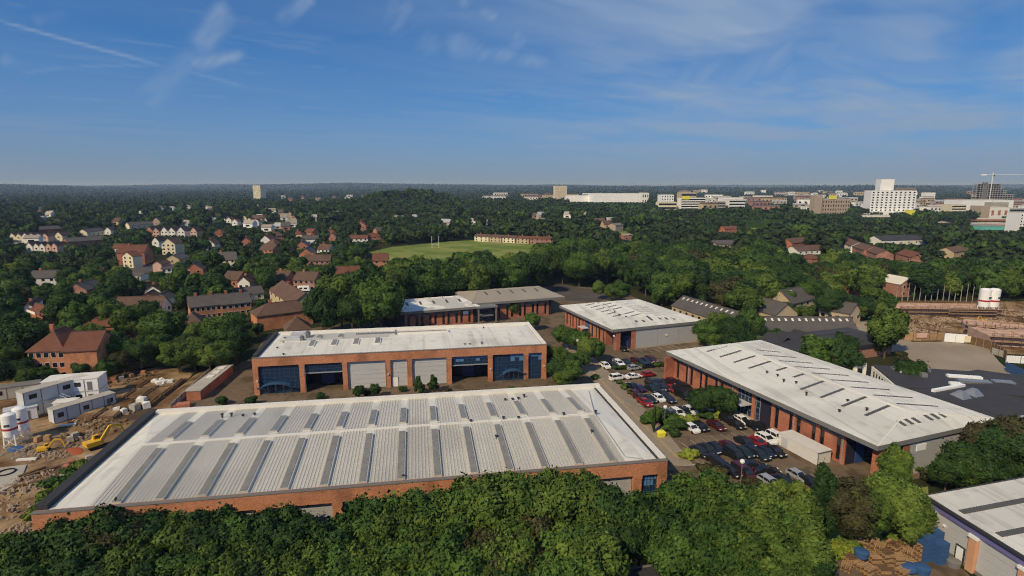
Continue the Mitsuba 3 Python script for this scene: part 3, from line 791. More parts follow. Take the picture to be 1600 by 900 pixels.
def wall_bays(holder, fr, x0, x1, z, brick, bay=5.2, skip=(), proud=.3):
    """A wall facing -y: brick piers, brick panels with tall slot windows on each side, louvres above."""
    n = max(1, round((x1 - x0) / bay)); w = (x1 - x0) / n
    for k in range(n + 1):
        part(holder, 'brick_pier', M().box(x0 + k * w - .45, x0 + k * w + .45, -proud, .0, 0, z - .05), brick, fr)
    for k in range(n):
        if k in skip:
            continue
        a, b = x0 + k * w + .45, x0 + (k + 1) * w - .45
        p = part(holder, 'brick_panel', M().box(a + .95, b - .95, -.16, 0, 0, z - 1.5).box(a, a + .95, -.16, 0, 0, .5).box(b - .95, b, -.16, 0, 0, .5), brick, fr)
        for s in (a, b - .95):
            part(holder, 'slot_window', M().box(s + .04, s + .91, -.06, -.005, .5, z - 1.5), 'glass_dark', fr)
        lv = M()
        for j in range(4):
            lv.box(a, b, -.2 + .02 * j, -.06, z - 1.45 + j * .35, z - 1.22 + j * .35)
        part(holder, 'louvre', lv, 'fascia_grey', fr)


def strip_dark(holder, fr, u0, v0, u1, v1, w, z, mat, up=.07):
    """A flush roof light lying between two points of a roof; z(u, v) is the roof's height."""
    d = np.array([u1 - u0, v1 - v0]); n = np.array([-d[1], d[0]]) / np.linalg.norm(d) * w / 2
    q = [np.array([u0, v0]) - n, np.array([u1, v1]) - n, np.array([u1, v1]) + n, np.array([u0, v0]) + n]
    part(holder, 'rooflight', M().hexa([(x, y, z(x, y) - .1) for x, y in q], [(x, y, z(x, y) + up) for x, y in q]), mat, fr)


def hip_z(u0, u1, v0, v1, ze, zr, axis, run):
    um, vm = (u0 + u1) / 2, (v0 + v1) / 2
    if axis == 'v':
        return lambda u, v: ze + (zr - ze) * min(1 - abs(u - um) / (um - u0), (v - v0) / run, (v1 - v) / run)
    return lambda u, v: ze + (zr - ze) * min(1 - abs(v - vm) / (vm - v0), (u - u0) / run, (u1 - u) / run)


# right-hand unit by the car park
df = Fr((60.98,88.46), 20.5)
DU, DV, DE, DR = 31.4, 58.8, 7.2, 8.75
dn = thing('car_park_unit', 'white roofed brick unit with deep grey fascia beside the car park', 'industrial unit')
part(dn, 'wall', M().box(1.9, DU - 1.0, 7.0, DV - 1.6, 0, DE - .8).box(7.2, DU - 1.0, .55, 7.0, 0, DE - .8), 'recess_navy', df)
r = hip(dn, df, 0, DU, 0, DV, DE, DR, 'v', 6.3, 'roof_white_mat')
zd = hip_z(0, DU, 0, DV, DE, DR, 'v', 6.3)
for v in (8.9, 13.7, 18.6, 23.5, 38.3, 43.1, 47.9, 52.8):
    strip_dark(dn, df, 7.9, v - .3, 15.0, v + .4, .62, zd, 'slot_dark')
for v in (28.8, 33.6):
    strip_dark(dn, df, 11.8, v, 15.0, v + .2, .62, zd, 'slot_dark')
for k in range(9):
    v = 8.4 + 4.83 * k
    strip_dark(dn, df, 17.6 if k < 8 else 20, v + 1.3, 25.7, v - 1.1, .5, zd, 'slot_dark')
for u in (10.6, 12.5, 14.3, 17.6, 19.4, 21.2):
    strip_dark(dn, df, u, 2.9, u, 4.4, .8, zd, 'slot_dark')
vents(dn, df, [(6.5, 20.5, 7.9, .5), (9.5, 31, 8.1, .4), (9.0, 33.6, 8.1, .4), (8.2, 28, 8.1, .4), (9.6, 26, 8.1, .4), (10.6, 14.5, 8.2, .3), (5.5, 12, 7.8, .3), (9.9, 9.9, 8.2, .45)])
dl = df.sub(1.9, DV - 1.6, -90)
wall_bays(dn, dl, .5, 49.7, DE - .85, 'brick_red', 5.2, skip=(4, 5))
eg = glazed_bay(dn, dl, 20.7, 29.6, .1, 5.8, -.05, 8, 4, frame='frame_grey')
for k in (1, 3, 7, 9):
    part(dn, 'downpipe', M().box(.5 + k * 5.466 - .06, .5 + k * 5.466 + .06, -.42, -.305, .1, DE - 1.0), 'frame_grey', dl)
part(dn, 'canopy', M().box(20.5, 27.5, -3.2, -.3, 3.0, 3.25), 'clad_pale', dl, label='pale entrance canopy')
part(dn, 'entrance_path', M().box(20.0, 28.5, -6.0, -.4, .02, .14), 'concrete', dl)
part(dn, 'column', M().box(1.7, 3.2, .5, 2.0, 0, DE - .85), 'brick_red', df, label='brick corner column under the eave')
part(dn, 'column', M().box(1.7, 3.2, DV - 1.7, DV - .6, 0, DE - .85).box(-1.2, 1.7, DV - 1.6, DV - 1.1, 0, DE - 1.2), 'brick_red', df)
part(dn, 'door', M().box(7.0, 7.18, 1.4, 5.6, .05, 4.6).box(4.2, 6.4, 6.8, 6.98, .05, 4.4), 'door_blue', df, label='blue door in the recessed corner')
part(dn, 'corner_wall', M().box(7.0, 8.6, .4, .54, 0, DE - .85), 'brick_red', df)
for k in range(3):
    part(dn, 'cladding_panel', M().box(8.65 + k * 7.3, 15.9 + k * 7.3, .4, .54, .6, DE - .9), 'clad_grey', df)
part(dn, 'plinth', M().box(8.65, DU - 1.0, .35, .54, 0, .57), 'concrete', df)
part(dn, 'sign_board', M().box(10.2, 12.6, .3, .39, 4.3, 5.5), 'paint_white', df)
for x in (12.3, 36.5, 47.2):
    part(dn, 'flood_lamp', M().box(x - .25, x + .25, -.75, -.35, 5.6, 5.95), 'lamp_lens', dl)
block(df.poly([(-2, 0), (DU + 1, 0), (DU + 1, DV), (-2, DV)]), 1.0)

# the unit behind the car park
cf = Fr((30.36,166.71), 20.5)
CU, CV, CE, CR = 33.3, 37.6, 7.0, 8.5
cn = thing('far_unit', 'square white roofed unit with three wide grey panels behind the car park', 'industrial unit')
part(cn, 'wall', M().box(1.9, CU - 1.0, 7.0, CV - 1.6, 0, CE - .8).box(7.2, CU - 1.0, .55, 7.0, 0, CE - .8), 'recess_navy', cf)
hip(cn, cf, 0, CU, 0, CV, CE, CR, 'v', 7, 'roof_white_mat')
zc = hip_z(0, CU, 0, CV, CE, CR, 'v', 7)
for k in range(7):
    v = 9.2 + 3.7 * k
    if k != 2:
        strip_dark(cn, cf, 12.2, v + .1, 16.2, v + .8, .65, zc, 'slot_dark')
    if k > 0:
        strip_dark(cn, cf, 7.4, v - .4, 11.0, v + .2, .65, zc, 'slot_dark')
    strip_dark(cn, cf, 18.2, v + 1.2, 25.4, v - .6, .5, zc, 'rooflight_pale')
for u, a, b in ((16.4, 3.4, 6.6), (19.7, 3.4, 6.6), (24.3, 2.5, 4.6), (10.7, 3.1, 4.4), (13.2, 2.8, 4.1), (21.9, 2.9, 4.4)):
    strip_dark(cn, cf, u, a, u, b, .8, zc, 'slot_dark')
vents(cn, cf, [(9.5, 12, 7.8, .6), (10.5, 9.5, 7.8, .3), (11, 17.5, 7.9, .35)])
cl = cf.sub(1.9, CV - 1.6, -90)
wall_bays(cn, cl, .5, 28.8, CE - .85, 'brick_red', 4.8, skip=(3,))
glazed_bay(cn, cl, 15.2, 18.9, .1, 5.6, -.05, 4, 4, frame='frame_grey')
part(cn, 'canopy', M().box(14.6, 18.2, -2.6, -.3, 2.9, 3.15), 'clad_pale', cl)
part(cn, 'column', M().box(1.7, 3.2, .5, 2.0, 0, CE - .85), 'brick_red', cf)
part(cn, 'corner_wall', M().box(7.0, 8.6, .4, .54, 0, CE - .85).box(1.9, 4.2, 6.85, 6.99, 0, CE - .85), 'brick_red', cf)
part(cn, 'door', M().box(7.0, 7.18, 2.4, 5.6, .05, 3.6).box(4.3, 6.4, 6.8, 6.98, .05, 4.2), 'door_blue', cf, label='bright blue door in the recessed corner')
for k in range(3):
    part(cn, 'cladding_panel', M().box(8.65 + k * 7.9, 16.45 + k * 7.9, .4, .54, .45, CE - .9), 'clad_grey', cf)
part(cn, 'plinth', M().box(8.65, CU - 1.0, .3, .54, 0, .42), 'concrete', cf)
part(cn, 'flood_lamp', M().box(19.5, 20.1, .1, .38, 3.2, 3.6), 'lamp_lens', cf)
block(cf.poly([(-2, 0), (CU, 0), (CU, CV), (-2, CV)]), 1.0)

# the two-roofed unit at the back
ef = Fr((-41.20,185.79), 20.5).sub(0, 5.6)
en = thing('back_unit', 'two roofed brick unit at the back, one roof weathered white and the other tan', 'industrial unit')
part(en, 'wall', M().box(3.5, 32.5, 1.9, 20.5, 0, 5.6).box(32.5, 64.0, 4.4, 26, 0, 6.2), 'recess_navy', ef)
hip(en, ef, .6, 33.6, 0, 22.5, 6.5, 8.2, 'u', 5, 'roof_patchy_mat')
hip(en, ef, 31.4, 69, 2.6, 28.5, 7.1, 9.0, 'u', 6, 'roof_tan_mat')
z1, z2 = hip_z(.6, 33.6, 0, 22.5, 6.5, 8.2, 'u', 5), hip_z(31.4, 69, 2.6, 28.5, 7.1, 9.0, 'u', 6)
for k in range(5):
    strip_dark(en, ef, 8.4 + 4.9 * k, 5.8, 8.4 + 4.9 * k, 9.2, .8, z1, 'slot_dark')
    strip_dark(en, ef, 8.4 + 4.9 * k, 12.8, 8.4 + 4.9 * k, 15.5, .8, z1, 'slot_dark')
    strip_dark(en, ef, 40.0 + 5.3 * k, 10.5, 40.0 + 5.3 * k, 14.6, .7, z2, 'slot_dark')
el = ef.sub(0, 1.9)
wall_bays(en, el, 6.8, 31.0, 5.6, 'brick_red', 4.9)
wall_bays(en, ef.sub(0, 4.4), 41.5, 62.5, 6.2, 'brick_red', 5.2)
glazed_bay(en, ef, 33.4, 39.4, .1, 5.6, 4.3, 6, 4, frame='frame_grey')
part(en, 'canopy', M().box(32.2, 40.0, -1.6, 4.2, 5.9, 6.4).box(33.5, 38.6, -.6, 3.8, 2.7, 3.0), 'fascia_grey', ef)
part(en, 'canopy_post', M().box(32.5, 33.0, -1.3, -.8, 0, 5.9).box(39.2, 39.7, -1.3, -.8, 0, 5.9), 'concrete_dark', ef)
part(en, 'sign_board', M().box(27.6, 29.6, 1.35, 1.45, 3.6, 4.8), 'paint_white', ef, label='small white sign board on the brick front')
block(ef.poly([(0, -3), (70, -3), (70, 29), (0, 29)]), 1.0)

# the warehouse in the near right corner
ff = Fr((59.2, 73.7), 8.6)
fn = thing('corner_warehouse', 'pale warehouse with purple fascia and peach pillars in the near right corner', 'warehouse')
part(fn, 'wall', M().box(.35, 34, -36, -.1, 0, 6.0), 'clad_pale', ff)
part(fn, 'roof', M().slab([(-.35, -36, 6.75), (17, -36, 8.3), (17, .3, 8.3), (-.35, .3, 6.75)], .15).slab([(17, -36, 8.3), (34.3, -36, 6.75), (34.3, .3, 6.75), (17, .3, 8.3)], .15), 'roof_white_mat', ff)
part(fn, 'gutter', M().box(-.62, -.36, -36, .35, 6.35, 6.72), 'felt_dark', ff)
part(fn, 'fascia', M().box(-.12, .3, -36, .0, 5.2, 6.34), 'fascia_purple', ff, label='purple band under the gutter')
part(fn, 'verge', M().hexa([(-.3, .31, 6.1), (17, .31, 7.6), (17, .5, 7.6), (-.3, .5, 6.1)], [(-.3, .31, 6.85), (17, .31, 8.4), (17, .5, 8.4), (-.3, .5, 6.85)]), 'felt_dark', ff)
for v in (-4.2, -9.3, -17, -25, -33):
    part(fn, 'rooflight', M().hexa([(.4, v - .45, 6.7), (16.6, v - .45, 8.15), (16.6, v + .45, 8.15), (.4, v + .45, 6.7)], [(.4, v - .45, 6.9), (16.6, v - .45, 8.35), (16.6, v + .45, 8.35), (.4, v + .45, 6.9)]), 'slot_dark', ff)
for k in range(6):
    v = -.45 - 6.35 * k
    pl = part(fn, 'pillar', M().box(-.3, .35, v - .5, v + .5, 0, 4.75), 'pillar_peach', ff)
    part(pl, 'cap', M().box(-.42, .36, v - .62, v + .62, 4.75, 5.15), 'paint_white', ff)
    for j in range(4):
        part(fn, 'cladding_panel', M().box(.2, .34, v - 5.8, v - .55, .5 + j * 1.16, 1.63 + j * 1.16), 'clad_pale', ff)
    part(fn, 'plinth', M().box(.12, .34, v - 5.8, v - .55, 0, .48), 'concrete_dark', ff)
part(fn, 'door', M().box(.06, .19, -5.6, -4.6, .06, 2.3), 'paint_white', ff, label='white door beside the second pillar')
part(fn, 'door_frame', M().box(.02, .19, -4.6, -4.45, .06, 2.45).box(.02, .19, -5.75, -5.6, .06, 2.45).box(.02, .19, -5.6, -4.6, 2.3, 2.45), 'felt_dark', ff)
part(fn, 'wall_lamp', M().box(-.1, .19, -2.6, -2.3, 3.6, 3.9), 'lamp_lens', ff)
block(ff.poly([(-1, -36), (35, -36), (35, 1), (-1, 1)]), .5)
gf = Fr((19.65,63.17), 9.6)
sh = thing('flat_roofed_shed', 'dark flat roofed shed at the bottom edge among the trees', 'shed')
part(sh, 'wall', M().box(-15, -.3, -14, -.3, 0, 3.6), 'brick_red', gf)
part(sh, 'roof', M().box(-15.3, 0, -14.3, 0, 3.6, 3.9), 'felt_dark', gf)
part(sh, 'roof_edge', M().box(-15.3, .06, -.2, .06, 3.62, 4.02).box(-.14, .06, -14.3, -.2, 3.62, 4.02), 'concrete_dark', gf)
block(gf.poly([(-16, -14), (2, -14), (2, 1), (-16, 1)]), .5)


# ------------------------------------------------------------------ houses
def house(name, label, cat, p1, p2, depth, eave, pitch, wall, roof, style='along', win=(2, 1), chimneys=0, group=None, side=0, over=.35, gable_wall=None, door=False, lights=0, back=0, clear=22):
    """A house whose front eave runs from p1 to p2 (ground points, left to right as seen from the front); it reaches back by depth."""
    p1, p2 = np.array(p1), np.array(p2)
    L = float(np.hypot(*(p2 - p1))); yaw = math.degrees(math.atan2(p2[1] - p1[1], p2[0] - p1[0]))
    fr = Fr(p1, yaw)
    t = thing(name, label, cat, group)
    rise = (depth / 2 if style != 'front' else L / 2) * math.tan(math.radians(pitch)); top = eave + rise
    w = M(); w.box(0, L, 0, depth, 0, eave)
    if style == 'along':
        for x in (0, L - .25):
            w.hexa([(x, 0, eave), (x + .25, 0, eave), (x + .25, depth, eave), (x, depth, eave)], [(x, depth / 2 - .01, top - .05), (x + .25, depth / 2 - .01, top - .05), (x + .25, depth / 2 + .01, top - .05), (x, depth / 2 + .01, top - .05)])
    elif style == 'front':
        for y in (0, depth - .25):
            w.hexa([(0, y, eave), (L, y, eave), (L, y + .25, eave), (0, y + .25, eave)], [(L / 2 - .01, y, top - .05), (L / 2 + .01, y, top - .05), (L / 2 + .01, y + .25, top - .05), (L / 2 - .01, y + .25, top - .05)])
    part(t, 'wall', w, wall, fr)
    r = M(); o = over; e = eave - o * math.tan(math.radians(pitch)) + .12; th = .2; tp = top + .12
    if style == 'along':
        r.slab([(-o, -o, e), (L + o, -o, e), (L + o, depth / 2, tp), (-o, depth / 2, tp)], th).slab([(-o, depth / 2, tp), (L + o, depth / 2, tp), (L + o, depth + o, e), (-o, depth + o, e)], th)
        rd = ((-o, depth / 2, tp), (L + o, depth / 2, tp))
    elif style == 'front':
        r.slab([(-o, -o, e), (L / 2, -o, tp), (L / 2, depth + o, tp), (-o, depth + o, e)], th).slab([(L / 2, -o, tp), (L + o, -o, e), (L + o, depth + o, e), (L / 2, depth + o, tp)], th)
        rd = ((L / 2, -o, tp), (L / 2, depth + o, tp))
    else:
        i = min(depth, L) / 2 * .95
        a, b = ((i, depth / 2, tp), (L - i, depth / 2, tp)) if L >= depth else ((L / 2, i, tp), (L / 2, depth - i, tp))
        c = [(-o, -o, e), (L + o, -o, e), (L + o, depth + o, e), (-o, depth + o, e)]
        if L >= depth:
            r.slab([c[0], c[1], b, a], th).slab([c[1], c[2], b], th).slab([c[2], c[3], a, b], th).slab([c[3], c[0], a], th)
        else:
            r.slab([c[0], c[1], a], th).slab([c[1], c[2], b, a], th).slab([c[2], c[3], b], th).slab([c[3], c[0], a, b], th)
        rd = (a, b)
    rk = part(t, 'roof', r, roof, fr)
    part(rk, 'ridge', M().bar((rd[0][0], rd[0][1], rd[0][2] + .05), (rd[1][0], rd[1][1], rd[1][2] + .05), .3, .18), 'tile_brown' if 'tile' in roof else 'slate_grey', fr)
    for k in range(chimneys):
        f = (k + .5) / chimneys if chimneys > 1 else .3
        cx, cy = (L * f, depth / 2) if style != 'front' else (L / 2, depth * f)
        part(t, 'chimney', M().box(cx - .45, cx + .45, cy - .35, cy + .35, top - .6, top + 1.1).box(cx - .52, cx + .52, cy - .42, cy + .42, top + 1.1, top + 1.25), 'brick_red', fr)
    for k in range(lights):
        x = L * (k + .6) / (lights + .3); s = .33; y0 = depth / 2 * .68; y1 = depth / 2 * .86
        h = lambda y: e + (tp - e) * (y + o) / (depth / 2 + o)
        part(rk, 'roof_light', M().hexa([(x - s, y0, h(y0)), (x + s, y0, h(y0)), (x + s, y1, h(y1)), (x - s, y1, h(y1))], [(x - s, y0, h(y0) + .1), (x + s, y0, h(y0) + .1), (x + s, y1, h(y1) + .1), (x - s, y1, h(y1) + .1)]), 'cap_white', fr)

    def windows(f, width, nx, nz):
        for i in range(nx):
            for j in range(nz):
                x = width * (i + .5) / nx; z = eave * (j + .55) / nz; hw, hh = min(.65, width / nx * .3), min(.6, eave / nz * .28)
                k = part(t, 'window', M().box(x - hw - .09, x + hw + .09, -.07, .03, z - hh - .09, z + hh + .09), 'frame_white', f)
                part(k, 'pane', M().box(x - hw, x + hw, -.10, -.074, z - hh, z + hh), 'glass_dark', f)
    if win:
        windows(fr, L, *win)
    if side:
        windows(Fr(p2, yaw + 90), depth, max(1, int(depth // 4)), win[1] if win else 1) if side > 0 else windows(fr.sub(0, depth, -90), depth, max(1, int(depth // 4)), win[1] if win else 1)
    if door:
        part(t, 'door', M().box(L * .5 - .5, L * .5 + .5, -.06, .02, .02, 2.1), 'frame_white', fr)
    poly = fr.poly([(-1, -1), (L + 1, -1), (L + 1, depth + 1), (-1, depth + 1)])
    block(poly, 1.5)
    if clear:
        open_front(fr.poly([(0, 0), (L, 0), (L, depth), (0, depth)]), eave * (.3 if clear > 15 else .6))
    return t, fr


ORD = ['first', 'second', 'third', 'fourth', 'fifth', 'sixth', 'seventh', 'eighth', 'ninth', 'tenth', 'eleventh', 'twelfth', 'thirteenth', 'fourteenth', 'fifteenth', 'sixteenth']

# near left: brick blocks by the building site
t, f = house('brick_flats', 'three storey orange brick flats with brown hipped roof behind the site cabins', 'flats', (-124.44,140.55), (-115.81,141.70), 13, 8.0, 33, 'brick_orange', 'tile_red', 'hip', (5, 3), 1)
house('flats_wing', 'projecting brick wing with gabled roof on the right of the flats', 'flats', (-115.25,140.55), (-107.96,142.28), 12, 8.0, 30, 'brick_orange', 'tile_red', 'along', (0, 0))
house('brick_terrace', 'brick terrace with long grey brown roof and small pale gables above the tree line', 'terrace', (-119.34,205.62), (-110.63,211.37), 9, 5.5, 35, 'brick_orange', 'slate_grey', 'along', (6, 2), 2)
house('brick_terrace', 'right half of the brick terrace, partly behind trees', 'terrace', (-110.54,211.14), (-101.84,217.16), 9, 5.3, 35, 'brick_orange', 'slate_grey', 'along', (5, 2), 2)
house('hipped_house', 'brown hip roofed house in front of the brick terrace', 'house', (-107.97,178.05), (-100.47,181.44), 11, 4.5, 34, 'brick_orange', 'tile_brown', 'hip', (3, 1), 0)
house('hipped_block', 'long orange brick block with dark brown hipped roof beside the big trees', 'house', (-88.02,191.03), (-72.73,202.32), 9.5, 5.5, 32, 'brick_orange', 'tile_brown', 'hip', (0, 0), 1, side=-1)
house('hipped_annex', 'small brown pyramid roof in front of the long brick block', 'house', (-73.37,178.63), (-66.25,181.97), 9, 3.5, 36, 'brick_orange', 'tile_brown', 'hip', (0, 0), 0)
house('brown_roof_house', 'house with broad brown roof and tan front above the long brick block', 'house', (-105.69,243.51), (-84.83,213.74), 11, 5.0, 33, 'stone_tan', 'tile_brown', 'along', (5, 2), 1)
house('close_house', 'left of two brown roofed houses behind the white caravan', 'house', (-116.98,272.61), (-109.39,270.72), 9, 5.0, 38, 'brick_pink', 'tile_brown', 'along', (3, 2), 1)
house('close_house', 'right of two brown roofed houses, directly behind the white caravan', 'house', (-105.68,270.72), (-94.84,268.85), 9, 5.0, 36, 'brick_pink', 'tile_brown', 'along', (4, 2), 1)
house('white_house', 'small white house with dark roof at the edge of the big trees', 'house', (-85.45,263.38), (-78.86,256.42), 8, 5.0, 38, 'render_white', 'slate_dark', 'along', (2, 2), 0)
house('gabled_house', 'dark roofed house with white timbered gable near the terrace', 'house', (-130.51,266.30), (-124.73,266.30), 9, 4.5, 42, 'render_white', 'tile_brown', 'front', (2, 1), 1)
house('gabled_house', 'dark brown roof running left from the white timbered gable', 'house', (-142.50,275.64), (-134.04,273.72), 9, 4.5, 36, 'brick_red', 'tile_brown', 'along', (2, 1), 0)
house('bungalow', 'grey roofed low house below the white timbered gable', 'house', (-119.83,240.66), (-110.32,248.07), 9, 3.0, 28, 'render_cream', 'slate_grey', 'along', (3, 1), 0)
house('garden_house', 'house with white triangular gable among the left gardens', 'house', (-148.36,230.68), (-143.07,232.03), 9, 3.6, 36, 'render_white', 'slate_grey', 'front', (1, 1), 0)
house('garden_house', 'house with red brick gable left of the white triangular gable', 'house', (-153.72,230.03), (-148.75,231.38), 9, 4.0, 36, 'brick_red', 'tile_brown', 'front', (1, 1), 0)
house('garden_house', 'brown roof with small white gable behind the red brick gable', 'house', (-161.65,245.82), (-155.83,247.36), 8, 4.0, 38, 'render_white', 'tile_brown', 'front', (1, 1), 1)
house('garden_house', 'dark house with long white fascia and white gable on the far left', 'house', (-185.70,211.39), (-183.50,212.56), 16, 4.5, 38, 'render_white', 'tile_brown', 'front', (1, 1), 1)
t, f = house('garden_house', 'red brown house in front of the dark house with white fascia', 'house', (-186.17,212.54), (-166.26,198.73), 7, 3.0, 30, 'brick_red', 'tile_red', 'along', (3, 1), 0)
part(t, 'fascia', M().box(-.3, 12.0, -.5, -.3, 2.6, 3.5), 'render_white', f)
house('long_shed', 'low grey shed with small white front among the left trees', 'shed', (-160.45,204.70), (-155.90,207.90), 6, 2.8, 18, 'render_white', 'concrete_dark', 'along', (2, 1), 0)
house('garage', 'small red brick garage beside the white van in the gardens', 'garage', (-106.56,165.31), (-102.95,166.71), 5, 2.6, 22, 'brick_orange', 'tile_brown', 'hip', (0, 0), 0)
house('red_roofed_block', 'tall red roofed block with cream stair tower on the left', 'house', (-248.86,355.80), (-233.75,359.26), 14, 8.0, 30, 'brick_red', 'tile_red', 'along', (0, 0), 1)
house('cream_block', 'cream fronted house attached left of the red roofed block', 'house', (-276.33,390.58), (-268.83,390.58), 9, 7.0, 30, 'render_cream', 'tile_red', 'along', (3, 2), 0)
house('stair_house', 'white and red stair wing in front of the red roofed block', 'house', (-239.77,347.51), (-231.38,344.34), 6, 7.0, 30, 'render_cream', 'tile_red', 'front', (2, 3), 0)
house('cream_gable_house', 'tall cream gabled block with dark arched stair window', 'house', (-254.25,411.10), (-244.51,411.10), 12, 8.0, 38, 'render_cream', 'tile_brown', 'front', (3, 3), 0)
house('white_gable_house', 'narrow white gabled house left of the tall cream block', 'house', (-282.84,445.50), (-277.31,445.50), 10, 6.5, 50, 'render_white', 'tile_brown', 'front', (1, 2), 0)
house('pink_gable_house', 'pink brick gabled house below the tall cream block', 'house', (-207.28,324.69), (-202.11,324.69), 9, 5.0, 35, 'render_pink', 'tile_brown', 'front', (0, 0), 0)
house('low_gable_house', 'low dark house with tan gable right of the pink brick gable', 'house', (-222.23,361.55), (-213.21,361.55), 12, 3.2, 30, 'stone_tan', 'slate_grey', 'front', (1, 1), 0)
house('garden_room', 'small white garden room beside the pink brick gable', 'house', (-201.52,323.27), (-197.14,325.83), 5, 2.6, 15, 'render_white', 'slate_grey', 'along', (2, 1), 0)
house('village_hall', 'long low white hall beside the street', 'hall', (-204.31,299.74), (-197.10,297.57), 6, 2.6, 18, 'render_white', 'slate_grey', 'along', (3, 1), 0)
house('row_house', 'first gabled house from the left in the upper of two rows on the far left', 'house', (-434.63,490.84), (-428.83,490.84), 9, 6.5, 44, 'render_cream', 'tile_brown', 'front', (1, 2), 0, 'gabled row houses on the far left', clear=30)
house('row_house', 'second gabled house from the left in the upper of two rows on the far left', 'house', (-428.83,490.84), (-423.58,490.84), 9, 6.5, 44, 'render_cream', 'tile_brown', 'front', (1, 2), 0, 'gabled row houses on the far left', clear=30)
house('row_house', 'third gabled house from the left in the upper of two rows on the far left', 'house', (-423.58,490.84), (-417.78,490.84), 9, 6.5, 44, 'render_white', 'tile_brown', 'front', (1, 2), 0, 'gabled row houses on the far left', clear=30)
house('row_house', 'fourth gabled house from the left in the upper of two rows on the far left', 'house', (-417.78,490.84), (-412.25,490.84), 9, 6.5, 44, 'render_white', 'tile_brown', 'front', (1, 2), 0, 'gabled row houses on the far left', clear=30)
house('row_house', 'fifth gabled house from the left in the upper of two rows on the far left', 'house', (-411.97,490.84), (-406.72,490.84), 9, 6.5, 44, 'render_cream', 'tile_brown', 'front', (1, 2), 0, 'gabled row houses on the far left', clear=30)
house('row_house', 'sixth gabled house from the left in the upper of two rows on the far left', 'house', (-406.17,490.84), (-400.92,490.84), 9, 6.5, 44, 'render_pink', 'tile_brown', 'front', (1, 2), 0, 'gabled row houses on the far left', clear=30)
house('row_house', 'seventh gabled house from the left in the upper of two rows on the far left', 'house', (-405.72,497.15), (-400.40,497.15), 9, 6.5, 44, 'render_cream', 'tile_brown', 'front', (1, 2), 0, 'gabled row houses on the far left', clear=30)
house('row_house', 'eighth gabled house from the left in the upper of two rows on the far left', 'house', (-400.12,497.15), (-393.41,497.15), 9, 6.5, 44, 'render_cream', 'tile_brown', 'front', (1, 2), 0, 'gabled row houses on the far left', clear=30)
house('row_house', 'first gabled house from the left in the lower of two rows on the far left', 'house', (-365.87,426.30), (-361.06,426.30), 9, 5.0, 48, 'render_white', 'tile_brown', 'front', (1, 1), 0, 'gabled row houses on the far left', clear=30)
house('row_house', 'second gabled house from the left in the lower of two rows on the far left', 'house', (-360.09,426.30), (-356.24,426.30), 9, 5.0, 48, 'render_white', 'tile_brown', 'front', (1, 1), 0, 'gabled row houses on the far left', clear=30)
house('row_house', 'third gabled house from the left in the lower of two rows on the far left', 'house', (-355.76,426.30), (-351.91,426.30), 9, 5.0, 48, 'render_white', 'tile_brown', 'front', (1, 1), 0, 'gabled row houses on the far left', clear=30)
house('row_house', 'fourth gabled house from the left in the lower of two rows on the far left', 'house', (-350.95,426.30), (-347.09,426.30), 9, 5.0, 48, 'render_pink', 'tile_brown', 'front', (1, 1), 0, 'gabled row houses on the far left', clear=30)
house('row_house', 'fifth gabled house from the left in the lower of two rows on the far left', 'house', (-346.61,426.30), (-342.52,426.30), 9, 5.0, 48, 'render_pink', 'tile_brown', 'front', (1, 1), 0, 'gabled row houses on the far left', clear=30)
house('steep_gable_house', 'first steep gabled house from the left in the row above the tall cream block', 'house', (-355.88,552.53), (-348.42,552.53), 11, 6.0, 50, 'brick_orange', 'tile_brown', 'front', (2, 2), 0, 'steep gabled houses in a row', clear=34)
house('steep_gable_house', 'second steep gabled house from the left in the row above the tall cream block', 'house', (-348.42,552.53), (-342.83,552.53), 11, 6.0, 50, 'render_pink', 'tile_brown', 'front', (2, 2), 0, 'steep gabled houses in a row', clear=34)
house('steep_gable_house', 'third steep gabled house from the left in the row above the tall cream block', 'house', (-340.97,552.53), (-334.14,552.53), 11, 6.0, 50, 'render_white', 'tile_brown', 'front', (2, 2), 0, 'steep gabled houses in a row', clear=34)
house('steep_gable_house', 'fourth steep gabled house from the left in the row above the tall cream block', 'house', (-333.52,552.53), (-327.31,552.53), 11, 6.0, 50, 'render_white', 'tile_brown', 'front', (2, 2), 0, 'steep gabled houses in a row', clear=34)
house('steep_gable_house', 'fifth steep gabled house from the left in the row above the tall cream block', 'house', (-324.82,552.53), (-317.99,552.53), 11, 6.0, 50, 'render_white', 'tile_brown', 'front', (2, 2), 0, 'steep gabled houses in a row', clear=34)
house('steep_gable_house', 'sixth steep gabled house from the left in the row above the tall cream block', 'house', (-312.40,552.53), (-306.19,552.53), 11, 6.0, 50, 'render_pink', 'tile_brown', 'front', (2, 2), 0, 'steep gabled houses in a row', clear=34)
house('hillside_house', 'first white gabled house from the left in the cluster under the distant tower', 'house', (-403.48,792.23), (-397.27,792.23), 10, 5.5, 42, 'render_white', 'tile_red', 'front', (1, 1), 0, 'white gabled houses in a cluster', clear=40)
house('hillside_house', 'second white gabled house from the left in the cluster under the distant tower', 'house', (-374.37,747.76), (-367.67,747.76), 10, 5.5, 42, 'render_white', 'tile_red', 'front', (1, 1), 0, 'white gabled houses in a cluster', clear=40)
house('hillside_house', 'third white gabled house from the left in the cluster under the distant tower', 'house', (-347.52,707.98), (-340.38,707.98), 10, 5.5, 42, 'render_white', 'tile_red', 'front', (1, 1), 0, 'white gabled houses in a cluster', clear=40)
house('hillside_house', 'fourth white gabled house from the left in the cluster under the distant tower', 'house', (-374.22,792.23), (-368.01,792.23), 10, 5.5, 42, 'render_cream', 'tile_red', 'front', (1, 1), 0, 'white gabled houses in a cluster', clear=40)
